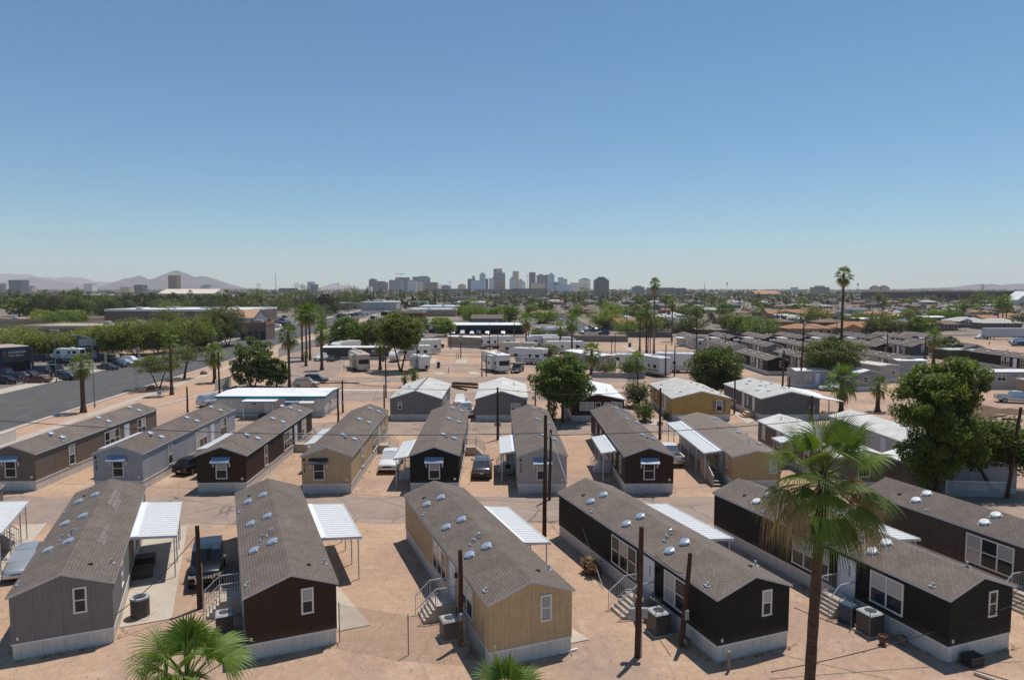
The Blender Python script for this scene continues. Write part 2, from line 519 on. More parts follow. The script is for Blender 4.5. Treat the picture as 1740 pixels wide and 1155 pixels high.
# white kerb that edges the landscaped verge
kp = px((262,692),(295,684),(344,672.5),(372,665),(396,658),(416,652),(428,643),(432,632),(430,620))
kb = MB()
for i in range(len(kp) - 1):
    a, b = kp[i], kp[i+1]; d = (b - a).normalized(); nn = Vector((d.y, -d.x, 0)) * .16
    kb.add([tuple(a-nn), tuple(b-nn), tuple(b+nn), tuple(a+nn)] + [tuple(q + Vector((0,0,.16))) for q in (a-nn, b-nn, b+nn, a+nn)],
           [(4,5,6,7),(0,1,5,4),(1,2,6,5),(2,3,7,6),(3,0,4,7)])
tag(kb.build('kerb', CONC_W), kind='structure')

# the wide road on the left
def rd(off, y): return (off - .08 * y, y)
def strip(o0, o1, y0, y1): return [rd(o0, y0), rd(o1, y0), rd(o1, y1), rd(o0, y1)]
sheet('road', strip(-77.6, -57.4, 30, 1500), ROADM, .03)
sheet('road', [rd(-77.6, 163), rd(-77.6, 176), (-240, 183), (-240, 171)], ROADM, .02)
PALEC = pm('pavement', (.47, .40, .335), .9, var=.10, scale=.8, bump=.2, dirt=.3)
sheet('pavement', strip(-57.4, -56.6, 30, 700), PALEC, .15, thick=1)
sheet('pavement', strip(-53.2, -51.6, 60, 700), PALEC, .06, thick=1)
sheet('pavement', strip(-81.4, -77.6, 30, 163), PALEC, .15, thick=1)
sheet('pavement', strip(-81.4, -77.6, 177, 700), PALEC, .15, thick=1)
ORANGE = pm('orange_verge', (.46, .295, .195), .97, var=.14, scale=.5, bump=.3, bscale=18)
sheet('verge', strip(-56.6, -53.2, 40, 400), ORANGE, .02)
sheet('verge', [rd(-51.6, 98)] + [(p.x, p.y) for p in px((262,692),(344,672.5),(396,658),(416,652),(428,643),(430,620))] + [rd(-51.6, 190)], ORANGE, .02)
sheet('verge', [rd(-81.4, 184), rd(-81.4, 196), (-260, 204), (-260, 186)], ORANGE, .02)
YEL = pm('yellow_paint', (.20, .15, .085), .8, var=.35, scale=2)
WPT = pm('white_paint', (.28, .27, .26), .8, var=.3, scale=2)
mk = MB()
for o in (-69.3, -65.7):
    for s in (0, .22): mk.add([rd(o+s, 40)+(.036,), rd(o+s+.1, 40)+(.036,), rd(o+s+.1, 600)+(.036,), rd(o+s, 600)+(.036,)], [(0,1,2,3)])
tag(mk.build('road_marking', YEL, fix=False), kind='structure')
mk = MB()
for o in (-73.4, -61.5):
    for k in range(60):
        y = 45 + k * 12.2
        mk.add([rd(o, y)+(.036,), rd(o+.12, y)+(.036,), rd(o+.12, y+3)+(.036,), rd(o, y+3)+(.036,)], [(0,1,2,3)])
tag(mk.build('road_marking', WPT, fix=False), kind='structure')
# paved lots
sheet('car_park', [rd(-81.4, 60), rd(-81.4, 162), (-260, 170), (-260, 60)], LOTM, .015)
sheet('car_park', [rd(-82, 198), rd(-82, 245), (-300, 255), (-300, 205)], LOTM, .015)
sheet('car_park', [rd(-82, 250), rd(-82, 420), (-190, 420), (-190, 260)], LOTM, .022)
sheet('street', [(27, 262), (37.5, 262), (38, 1200), (28, 1200)], ROADM, .03)
sheet('street', [(-55, 246), (240, 262), (240, 270), (-55, 254)], ROADM, .025)
sheet('street', [(118, 150), (126, 150), (150, 262), (142, 262)], LANE, .02)
sheet('car_park', [(-70, 262), (26, 262), (26, 345), (-78, 345)], LOTM, .02)
for y in (420, 560, 720): sheet('street', [(38, y), (900, y + 20), (900, y + 29), (38, y + 9)], ROADM, .03)
# concrete slabs in the trailer park
def slab(pts, m=CONC, z=.05): return sheet('concrete_slab', pts, m, z, thick=1)
for q in ([(736,632.5),(752,632.5),(757,637),(742,637)], [(794,631.5),(810,631.5),(818,637),(800,637)], [(776,611),(796,611),(792,617.5),(773,617.5)],
          [(732,609.5),(745,610),(738,617),(724,617)], [(900,655),(942,655),(944,668),(903,668)], [(1056,588),(1066,588),(1085,598),(1074,599)],
          [(1118,637),(1128,634),(1134,637),(1124,641)], [(1243,702),(1262,698),(1288,712),(1270,720)], [(1100,712),(1120,712),(1122,722),(1098,722)],
          [(1680,657),(1734,659),(1734,662),(1680,660)]):
    slab(px(*q))

# ---------------------------------------------------------------- homes
def wallmap(side, w, L):
    h = w / 2
    return {'F': lambda u, d, z: (u, -d, z), 'B': lambda u, d, z: (-u, L + d, z),
            'L': lambda u, d, z: (-h - d, u, z), 'R': lambda u, d, z: (h + d, u, z)}[side]
def wbox(mb, M, u0, u1, d0, d1, z0, z1, mi=0):
    vs = [M(u, d, z) for z in (z0, z1) for u, d in ((u0,d0),(u1,d0),(u1,d1),(u0,d1))]
    mb.add(vs, [(0,3,2,1),(4,5,6,7),(0,1,5,4),(1,2,6,5),(2,3,7,6),(3,0,4,7)], mi)
RW = random.Random(5)
def window(parent, M, u0, u1, z0, z1, n=1, fr=TRIM, hung=True, small=False):
    t = .085 if not small else .07
    f = MB()
    wbox(f, M, u0, u1, .003, .045, z1 - t, z1); wbox(f, M, u0 - .01, u1 + .01, .003, .06, z0, z0 + t)
    us = [u0 + (u1 - u0) * k / n for k in range(n + 1)]
    for k, u in enumerate(us):
        a = u if k == 0 else (u - t if k == n else u - t / 2)
        wbox(f, M, a, a + t, .003, .043, z0 + t, z1 - t)
    zm = (z0 + z1) / 2
    if hung:
        for k in range(n): wbox(f, M, us[k] + t, us[k+1] - t, .003, .036, zm - .03, zm + .03)
    fo = f.build('window', fr, parent)
    p = MB()
    for k in range(n):
        b = RW.random()
        up, dn = (1, 0) if b < .45 else ((1, 1) if b < .65 else (0, 0))
        ua, ub = us[k] + t * .6, us[k+1] - t * .6
        wbox(p, M, ua, ub, .004, .022, zm, z1 - t * .7, up)
        wbox(p, M, ua, ub, .004, .016, z0 + t * .7, zm, dn)
    p.build('pane', [GLASS, BLIND], fo)
    return fo
def door(parent, M, u0, u1, z0, z1, m=None, lite=True):
    d = MB(); t = .07
    wbox(d, M, u0, u0 + t, .003, .05, z0, z1); wbox(d, M, u1 - t, u1, .003, .05, z0, z1); wbox(d, M, u0 + t, u1 - t, .003, .05, z1 - t, z1)
    wbox(d, M, u0 + t, u1 - t, .003, .03, z0, z1 - t)
    o = d.build('door', m or DOORW, parent)
    if lite:
        q = MB(); uc = u0 + (u1 - u0) * .36
        wbox(q, M, uc - .035, uc + .035, .03, .038, z0 + 1.1, z1 - .38); q.build('door_light', GLASS, o)
    q = MB(); uc = u0 + (u1 - u0) * .16
    wbox(q, M, uc - .03, uc + .03, .03, .09, z0 + .92, z0 + .98)
    q.build('handle', ALU, o)
    return o
def vent_dome(parent, x, y, z, tilt, chrome=True, s=1.0):
    v = MB()
    v.lathe([(.22*s, 0), (.22*s, .07), (.29*s, .08), (.30*s, .12), (.27*s, .165), (.18*s, .195), (.08*s, .205), (.01, .207)], 22)
    v.box(-.27*s, .27*s, -.27*s, .27*s, -.012, .008)
    ca, sa = math.cos(tilt), math.sin(tilt)
    v.move(0, lambda p: (x + p[0]*ca + p[2]*sa*.15, y + p[1], z + p[2] - p[0]*sa))
    return v.build('roof_vent', ALU if chrome else WMETAL, parent, smooth=False)
def pipe_vent(parent, x, y, z, h=.3, bend=False):
    v = MB()
    if bend: v.tube([(x,y,z-.1),(x,y,z+h),(x+.05,y,z+h+.12),(x+.18,y,z+h+.14),(x+.24,y,z+h)], .05, 8)
    else: v.tube([(x,y,z-.1),(x,y,z+h)], .05, 8); v.lathe([(.07,0),(.07,.05)], 8, (x,y,z+h))
    v.box(x-.16, x+.16, y-.16, y+.16, z-.03, z+.02)
    return v.build('vent_pipe', GALV, parent)
def roofz(x, za, ze, wo): return za - (za - ze) * abs(x) / wo

def gable_shell(t, w, L, zsk, zw, za, wall, roof, fascia, sk=SKIRT, oh=.12, ohf=.10, th=.13, trim=WHITE, corner=None):
    h, wo = w / 2, w / 2 + oh
    pitch = (za - zw) / h
    ze = zw - pitch * oh
    b = MB(); b.prism([(-h, zsk), (h, zsk), (h, zw), (0, za - .02), (-h, zw)], 0, L)
    wl = b.build('wall', wall, t)
    if corner:
        c = MB()
        for x in (-h, h):
            s = 1 if x > 0 else -1
            for y in (0, L):
                c.box(x - s*.08, x + s*.012, y - .012 if y == 0 else y - .08, y + .08 if y == 0 else y + .012, zsk, zw - .02)
        c.build('corner_trim', corner, wl)
    k = MB(); i = .03
    k.box(-h + i, h - i, i, L - i, 0, zsk)
    so = k.build('skirting', sk, t)
    c = MB(); e = .02
    c.box(-h - e, h + e, -e, L + e, zsk - .05, zsk + .03)
    c.build('skirt_trim', trim, so)
    r = MB(); top, up = .0, .05
    prof = [(-wo, ze + up), (0, za + up), (wo, ze + up), (wo, ze + up - th), (0, za + up - th), (-wo, ze + up - th)]
    r.prism(prof, -ohf, L + ohf, mi=[0, 0, 1, 1, 1, 1], side=[0, 0, 1, 1, 1, 1])
    r.m[0] = r.m[1] = 1 if isinstance(r.m[0], list) else 1
    ro = r.build('roof', [roof, fascia], t)
    return wl, so, ro, za + up, ze + up, wo

WALLC = {}
def wallmat(key):
    col = {'grey': (.21, .19, .178), 'brown': (.050, .027, .017), 'tan': (.55, .385, .215), 'black': (.0145, .013, .0115), 'taupe': (.185, .14, .105),
           'bluegrey': (.36, .36, .375), 'ltgrey': (.47, .42, .38), 'ochre': (.52, .32, .10), 'dkgrey': (.07, .07, .068), 'slate': (.14, .135, .125),
           'maroon': (.05, .022, .017), 'white': (.62, .60, .57), 'pink': (.33, .25, .2), 'navy': (.06, .066, .075), 'cream': (.5, .42, .31), 'chocolate': (.075, .055, .045)}[key]
    return siding(key + '_siding', col)

def home_front_row(label, cx, cy, head, col, trim=TRIM, L=18.2, chrome=True, right_door=False):
    """one of the long homes nearest the camera: gable end to the viewer, steps and windows on its left side"""
    t = thing('mobile_home', label, 'mobile home', (cx, cy, 0), -R(head), 'long mobile homes in the front row')
    w = 4.33
    wl, so, ro, za, ze, wo = gable_shell(t, w, L, .80, 3.22, 4.0, wallmat(col), SH, FASCIA)
    F, Lf = wallmap('F', w, L), wallmap('L', w, L)
    window(t, F, .45, 1.05, 1.86, 3.18)
    window(t, Lf, 2.5, 4.55, 1.15, 2.88, 2)
    window(t, Lf, 7.4, 10.35, 1.05, 2.85, 3)
    door(t, Lf, 5.5, 6.72, .82, 2.9)
    Rt = wallmap('R', w, L)
    window(t, Rt, 3.2, 4.1, 1.5, 2.8); window(t, Rt, 15.2, 16.2, 1.5, 2.8); door(t, Rt, 9.6, 10.6, .82, 2.9)
    til = -math.atan2(za - ze, wo)
    for y in (5.1, 9.75, 14.5):
        for x in (-1.5, -.52): vent_dome(ro, x, y, roofz(x, za, ze, wo), til if x < 0 else -til, chrome)
    pipe_vent(ro, -.62, 6.5, roofz(.62, za, ze, wo), .22, True); pipe_vent(ro, -1.0, 6.2, roofz(1., za, ze, wo), .3)
    pipe_vent(ro, 1.9, 2.2, roofz(1.9, za, ze, wo), .22); pipe_vent(ro, -1.95, 1.1, roofz(1.95, za, ze, wo), .12); pipe_vent(ro, -2.0, 13.2, roofz(2.0, za, ze, wo), .1)
    for x, y in ((1.0, 1.6), (-1.35, 15.9)):
        b = MB(); z = roofz(x, za, ze, wo); b.hexa((x-.13, x+.13, y-.1, y+.1), (x-.1, x+.1, y-.08, y+.05), z - .03, z + .07); b.build('roof_cowl', BLACK, ro)
    b = MB(); wbox(b, F, -1.95, -1.85, .003, .05, 1.0, 1.16); b.build('outlet_box', TRIM, t)
    b = MB(); M = Lf; wbox(b, M, 5.2, 5.34, .003, .14, 2.35, 2.6); b.build('porch_lamp', BLACK, t)
    return t

AWN_B = bands('blue_awning_metal', (.27, .34, .42), (.20, .27, .36), .16, 'X', .5, .35)
AWN_K = bands('black_awning_metal', (.025, .025, .025), (.035, .035, .035), .16, 'X', .5, .4)
def window_awning(t, m, x0=-.83, x1=.83, z0=2.74, z1=3.2, d=.55):
    a = MB()
    a.add([(x0,-.01,z1),(x1,-.01,z1),(x1,-d,z0+.06),(x0,-d,z0+.06),(x0,-.01,z1-.03),(x1,-.01,z1-.03),(x1,-d,z0),(x0,-d,z0)],
          [(0,1,2,3),(7,6,5,4),(3,2,6,7),(0,3,7,4),(1,5,6,2),(0,4,5,1)])
    o = a.build('window_awning', m, t)
    for x in (x0 + .12, x1 - .12):
        b = MB(); b.tube([(x, -.03, z0 - .42), (x, -.06, z0 - .2), (x, -.2, z0 - .02), (x, -d + .06, z0 + .02)], .055, 6)
        b.box(x - .05, x + .05, -.05, -.003, z0 - .45, z0 - .05); b.build('bracket', WHITE, o)
def home_second_row(label, cx, cy, head, col, awn, flip=False, L=22.3, wx=0.0, digits=True):
    """one of the long homes across the lane: gable end with an awned window, windows on its right (or left) side"""
    t = thing('mobile_home', label, 'mobile home', (cx, cy, 0), -R(head), 'long mobile homes in the second row')
    w = 4.3
    m = wallmat(col)
    wl, so, ro, za, ze, wo = gable_shell(t, w, L, .87, 3.38, 4.14, m, SH, FASCIA, corner=None)
    F = wallmap('F', w, L)
    window(t, F, wx - .5, wx + .5, 1.24, 2.84)
    window_awning(t, awn, wx - .83, wx + .83)
    M = wallmap('L' if flip else 'R', w, L)
    if not flip:
        window(t, M, 4.85, 5.8, 1.0, 2.98); window(t, M, 11.0, 13.95, .98, 2.9, 3); door(t, M, 14.85, 15.95, .9, 2.96); window(t, M, 17.75, 19.6, .96, 2.95, 2)
    else:
        window(t, M, 1.7, 2.6, 1.3, 2.9); window(t, M, 4.8, 5.7, 1.25, 2.7); door(t, M, 7.0, 8.0, .9, 2.96); window(t, M, 13.6, 14.6, 1.4, 2.8); window(t, M, 17.2, 18.2, 1.4, 2.8)
    til = math.atan2(za - ze, wo)
    for y in (5.1, 13.1, 19.6):
        for x in (.45, 1.5): vent_dome(ro, x, y, roofz(x, za, ze, wo), til)
    for x, y in ((1.95, 4.2), (1.1, 20.4), (1.75, 20.9), (1.9, 12.0)): pipe_vent(ro, x, y, roofz(x, za, ze, wo), .12)
    b = MB(); b.hexa((.6,.86,4.4,4.6), (.63,.83,4.42,4.54), roofz(.7,za,ze,wo)-.03, roofz(.7,za,ze,wo)+.07); b.build('roof_cowl', BLACK, ro)
    b = MB(); wbox(b, F, 1.7, 1.9, .003, .04, 1.15, 1.33); b.build('outlet_box', TRIM, t)
    b = MB(); wbox(b, F, -1.98, -1.86, .003, .13, 2.95, 3.15); b.build('porch_lamp', BLACK, t)
    if digits:
        b = MB()
        for k in range(4): wbox(b, F, -1.93 if k != 1 else -1.90, -1.83 if k != 1 else -1.86, .003, .015, 2.55 - k*.22, 2.71 - k*.22)
        b.build('house_number', pm('number_black', (.03,.03,.03)), t)
    return t

def simple_home(label, cx, cy, head, w, L, zsk, zw, za, wall, roof, fascia=FASCIA, wins=(), doors=(), group=None, name='mobile_home', cat='mobile home', vents=(), oh=.15, ohf=.12, th=.14, trim=TRIM, sk=SKIRT, chrome=True):
    t = thing(name, label, cat, (cx, cy, 0), -R(head), group)
    wl, so, ro, zA, zE, wo = gable_shell(t, w, L, zsk, zw, za, wall, roof, fascia, sk=sk, oh=oh, ohf=ohf, th=th)
    for s, u0, u1, z0, z1, n in wins: window(t, wallmap(s, w, L), u0, u1, z0, z1, n, trim)
    for s, u0, u1 in doors: door(t, wallmap(s, w, L), u0, u1, zsk, zsk + 2.05, lite=False)
    til = math.atan2(zA - zE, wo)
    for v in vents:
        x, y = v[0], v[1]
        z = roofz(x, zA, zE, wo)
        if len(v) > 2 and v[2] == 'p': pipe_vent(ro, x, y, z, .3)
        elif len(v) > 2 and v[2] == 'c':
            b = MB(); b.hexa((x-.2,x+.2,y-.15,y+.15),(x-.16,x+.16,y-.1,y+.1), z-.04, z+.09); b.build('roof_cowl', pm('rust_cowl', (.22,.12,.07)), ro)
        else: vent_dome(ro, x, y, z, til if x > 0 else -til, chrome)
    return t

# ---------------------------------------------------------------- carports, steps, coolers
def carport(label, home, x0, x1, y0, y1, z_in, z_out, posts, m=None, flat=.45):
    """ribbed sheet roof along one side of a home, on thin posts; placed in the home's own axes"""
    hd = home.rotation_euler.z
    t = thing('carport', label, 'carport', home.location, hd, 'white sheet metal carports beside the homes')
    s = 1 if x1 > x0 else -1
    r = MB(); n = max(4, int(abs(y1 - y0) / .42)); th = .05
    xf = x0 + s * flat
    zf = z_in + (z_out - z_in) * (flat / abs(x1 - x0))
    pr = []
    for k in range(n):
        a = y0 + (y1 - y0) * k / n; st = (y1 - y0) / n
        pr += [(a, .0), (a + st*.74, .0), (a + st*.79, .032), (a + st*.93, .032)]
    pr.append((y1, 0.0))
    k0 = len(pr)
    vs = [(xf, y, zf + dz) for y, dz in pr] + [(x1, y, z_out + dz) for y, dz in pr]
    r.add(vs, [(i, i+1, k0+i+1, k0+i) for i in range(k0-1)])
    vs = [(xf, y0, zf - th), (xf, y1, zf - th), (x1, y1, z_out - th), (x1, y0, z_out - th)]
    r.add(vs, [(3,2,1,0)])
    ro = r.build('roof_panel', m or WMETAL, t)
    e = MB()
    e.box(x0, xf, y0, y1, zf - .02, zf + .07)
    e.build('flashing', pm('bright_flashing', (.80,.80,.78), .4, var=.04), ro)
    e = MB()
    e.box(x1 - s*.0, x1 + s*.05, y0 - .03, y1 + .03, z_out - .14, z_out + .05)
    for y in (y0, y1):
        d = -.03 if y == y0 else .03
        e.add([(x0,y,zf-.10),(x1,y,z_out-.10),(x1,y,z_out+.05),(x0,y,zf+.08),(x0,y+d,zf-.10),(x1,y+d,z_out-.10),(x1,y+d,z_out+.05),(x0,y+d,zf+.08)],
              [(0,1,2,3),(7,6,5,4),(0,4,5,1),(3,2,6,7),(1,5,6,2),(0,3,7,4)])
    e.build('edge_beam', WMETAL, ro)
    for y in posts:
        p = MB(); p.box(x1 - s*.14 - .035, x1 - s*.14 + .035, y - .035, y + .035, 0, z_out - .1); p.build('post', WMETAL, t)
    return t
def steps(label, home, side, y0, y1, reach, ztop, n=5, railed=True, concrete=True, half=2.17, land=1.15):
    """flight of steps rising to a side door, landing at the wall, railings on both sides"""
    hd = home.rotation_euler.z
    t = thing('porch_steps', label, 'steps', home.location, hd, 'steps up to the doors of the homes')
    s = -1 if side == 'L' else 1
    b = MB(); run = (reach - land) / n
    X = lambda d: s * (half + d)
    b.box(X(.03), X(land), y0, y1, 0, ztop)
    for k in range(1, n):
        h = ztop * (n - k) / n
        b.box(X(land + (k-1)*run), X(land + k*run), y0, y1, 0, h)
    b.build('flight', CONC if concrete else WMETAL, t)
    if railed:
        for y in (y0 + .05, y1 - .05):
            q = MB(); H = .95
            xa, xb, xc = X(.1), X(land), X(land + run*(n-1) + .15)
            zb, zc = ztop, ztop / n * .6
            q.tube([(xa, y, zb+H), (xb, y, zb+H), (xc, y, zc+H)], .032, 6)
            q.tube([(xa, y, zb+.12), (xb, y, zb+.12), (xc, y, zc+.12)], .018, 5)
            for x, z in ((xa, zb), (xb, zb), (xc, zc)): q.tube([(x, y, z - .2 if z > .3 else 0), (x, y, z+H)], .022, 5)
            k = 14
            for i in range(1, k):
                f = i / k; x = xa + (xc - xa) * f
                if abs(x) <= abs(xb): z = zb
                else: z = zb + (zc - zb) * (abs(x) - abs(xb)) / (abs(xc) - abs(xb))
                q.tube([(x, y, z + .12), (x, y, z + H)], .009, 4, caps=False)
            q.build('railing', pm('grey_rail', (.52,.52,.53), .4, .3), t)
    return t
def cooler(label, loc, rz=0.0, w=.82, h=1.05, round_=False):
    t = thing('air_conditioner', label, 'air conditioner', loc, rz, 'air conditioning units on the ground')
    s = w / 2
    b = MB()
    M_ = bands('condenser_fins', (.10,.09,.08), (.035,.032,.03), .09, 'Z', .55, .5, 1.0)
    if round_: b.lathe([(s, .08), (s, h - .06)], 24)
    else: b.box(-s, s, -s, s, .08, h - .06)
    b.build('coil_case', M_, t, bevel=0 if round_ else .06)
    c = MB()
    if round_: c.lathe([(s + .02, 0), (s + .02, .10), (s*.72, .10), (s*.68, .03)], 24, (0, 0, h - .08))
    else:
        c.hexa((-s-.02, s+.02, -s-.02, s+.02), (-s+.05, s-.05, -s+.05, s-.05), h - .07, h)
    c.build('lid', pm('lid_grey', (.40,.40,.40), .5), t)
    f = MB(); f.lathe([(s*.62, 0), (s*.62, .015), (s*.15, .03), (s*.12, .05)], 20, (0, 0, h + (.0 if not round_ else .03))); f.build('fan_grille', pm('fan_dark', (.06,.06,.06), .5), t)
    g_ = MB()
    for k in range(10):
        a = math.pi * k / 5
        g_.tube([(math.cos(a)*.06, math.sin(a)*.06, h + .055 + (.03 if round_ else 0)), (math.cos(a)*s*.7, math.sin(a)*s*.7, h + .03 + (.03 if round_ else 0))], .008, 4)
    g_.build('fan_guard', STEEL, t)
    p = MB(); p.box(-s-.08, s+.08, -s-.08, s+.08, 0, .08); p.build('pad', CONC, t)
    return t
def bin_(label, loc, rz=0.0, col=(.035,.06,.10), group='wheeled rubbish bins'):
    m = pm('bin_%d' % int(col[2]*1000), col, .5)
    t = thing('wheeled_bin', label, 'bin', loc, rz, group)
    b = MB(); b.hexa((-.24,.24,-.27,.27), (-.31,.31,-.36,.36), .06, 1.0); b.build('body', m, t, bevel=.03)
    l = MB(); l.hexa((-.33,.33,-.39,.39), (-.28,.28,-.32,.32), 1.0, 1.09); l.box(-.3,.3,.36,.44,.96,1.02); l.build('lid', m, t, bevel=.015)
    for x in (-.25, .25):
        w = MB(); w.lathe([(.02,-.03),(.12,-.03),(.12,.03),(.02,.03)], 12, (x, .3, .12), axis='x'); w.build('wheel', BLACK, t)
    return t
# ---------------------------------------------------------------- vehicles
def paint(name, col, metal=.25):
    return pm('paint_' + name, col, .34, metal, var=.03, scale=1, spec=.4, coat=.55)
PAINT = {'black': paint('black', (.008,.008,.009)), 'white': paint('white', (.72,.72,.71), 0), 'silver': paint('silver', (.50,.51,.52), .6), 'grey': paint('grey', (.14,.145,.15), .5),
         'dkgrey': paint('dkgrey', (.045,.048,.052), .4), 'blue': paint('blue', (.03,.06,.14)), 'red': paint('red', (.14,.025,.02)), 'brown': paint('brown', (.13,.05,.025)), 'tan': paint('tan', (.42,.36,.28)), 'navy': paint('navy', (.015,.022,.045))}
CARGLASS = glassmat('car_glass', (.010,.013,.016), .03)
TYRE = pm('tyre_rubber', (.016,.016,.016), .85)
HLAMP = pm('headlamp', (.62,.64,.66), .12, .3, coat=1.0)
TLAMP = pm('taillamp', (.28,.012,.01), .2, coat=1.0)
CHROME = pm('chrome', (.62,.63,.64), .12, .9, var=.03)
SPEC = {  # length, half width, stations (y,zlow,zdeck,hw), cabin: ws base y, ws top y, roof rear y, rear base y, roof z, hw base, hw roof, wheel y, wheel r, n side windows
 'sedan': (4.75, [(-2.36,.50,.78,.70),(-2.28,.30,.98,.84),(-1.4,.24,1.02,.90),(0,.22,.97,.915),(1.0,.24,.94,.90),(2.0,.28,.80,.84),(2.33,.40,.66,.66)], (1.05,.35,-1.0,-1.75,1.46,.80,.60), (1.42,-1.38,.33), 2),
 'hatch': (4.3, [(-2.14,.50,.80,.72),(-2.06,.30,1.02,.84),(-1.3,.24,1.03,.89),(0,.22,.98,.90),(1.0,.24,.95,.88),(1.85,.28,.82,.82),(2.12,.40,.66,.64)], (1.05,.35,-1.25,-1.98,1.5,.79,.62), (1.3,-1.3,.33), 2),
 'suv': (4.75, [(-2.36,.55,.95,.78),(-2.3,.36,1.12,.88),(-1.4,.30,1.12,.93),(0,.28,1.08,.94),(1.1,.30,1.06,.93),(2.05,.36,.96,.88),(2.34,.48,.80,.72)], (1.15,.5,-1.75,-2.22,1.76,.84,.68), (1.4,-1.42,.37), 3),
 'boxy': (4.6, [(-2.28,.55,1.1,.86),(-2.22,.48,1.18,.93),(-1.4,.42,1.2,.96),(0,.40,1.2,.96),(.9,.42,1.22,.96),(2.0,.50,1.2,.93),(2.25,.56,1.05,.86)], (.72,.52,-1.95,-2.15,1.88,.88,.80), (1.4,-1.45,.43), 3),
 'van': (5.0, [(-2.48,.50,.95,.80),(-2.42,.32,1.10,.92),(-1.4,.26,1.1,.97),(0,.25,1.06,.98),(1.4,.26,1.02,.96),(2.2,.32,.86,.88),(2.46,.44,.68,.70)], (1.75,.8,-2.05,-2.38,1.76,.88,.72), (1.5,-1.5,.35), 3),
 'pickup': (5.6, [(-2.78,.60,1.05,.86),(-2.74,.44,1.12,.93),(-1.0,.38,1.13,.96),(0,.36,1.12,.97),(1.3,.38,1.12,.95),(2.4,.44,1.06,.92),(2.78,.52,.90,.84)], (1.3,.72,-.72,-.92,1.84,.86,.70), (1.75,-1.75,.40), 2),
}
def lerp(a, b, t): return tuple(a[i] + (b[i] - a[i]) * t for i in range(3))
def panel(mb, q, inset, off, mi=0):
    """a pane set into the four-cornered face q"""
    c = tuple(sum(p[i] for p in q) / 4 for i in range(3))
    nrm = (Vector(q[1]) - Vector(q[0])).cross(Vector(q[3]) - Vector(q[0])).normalized()
    a = [Vector(lerp(p, c, inset)) + nrm * off for p in q]
    b = [Vector(lerp(p, c, inset)) - nrm * .004 for p in q]
    mb.add([tuple(v) for v in b + a], [(4,5,6,7),(0,1,5,4),(1,2,6,5),(2,3,7,6),(3,0,4,7)], mi)
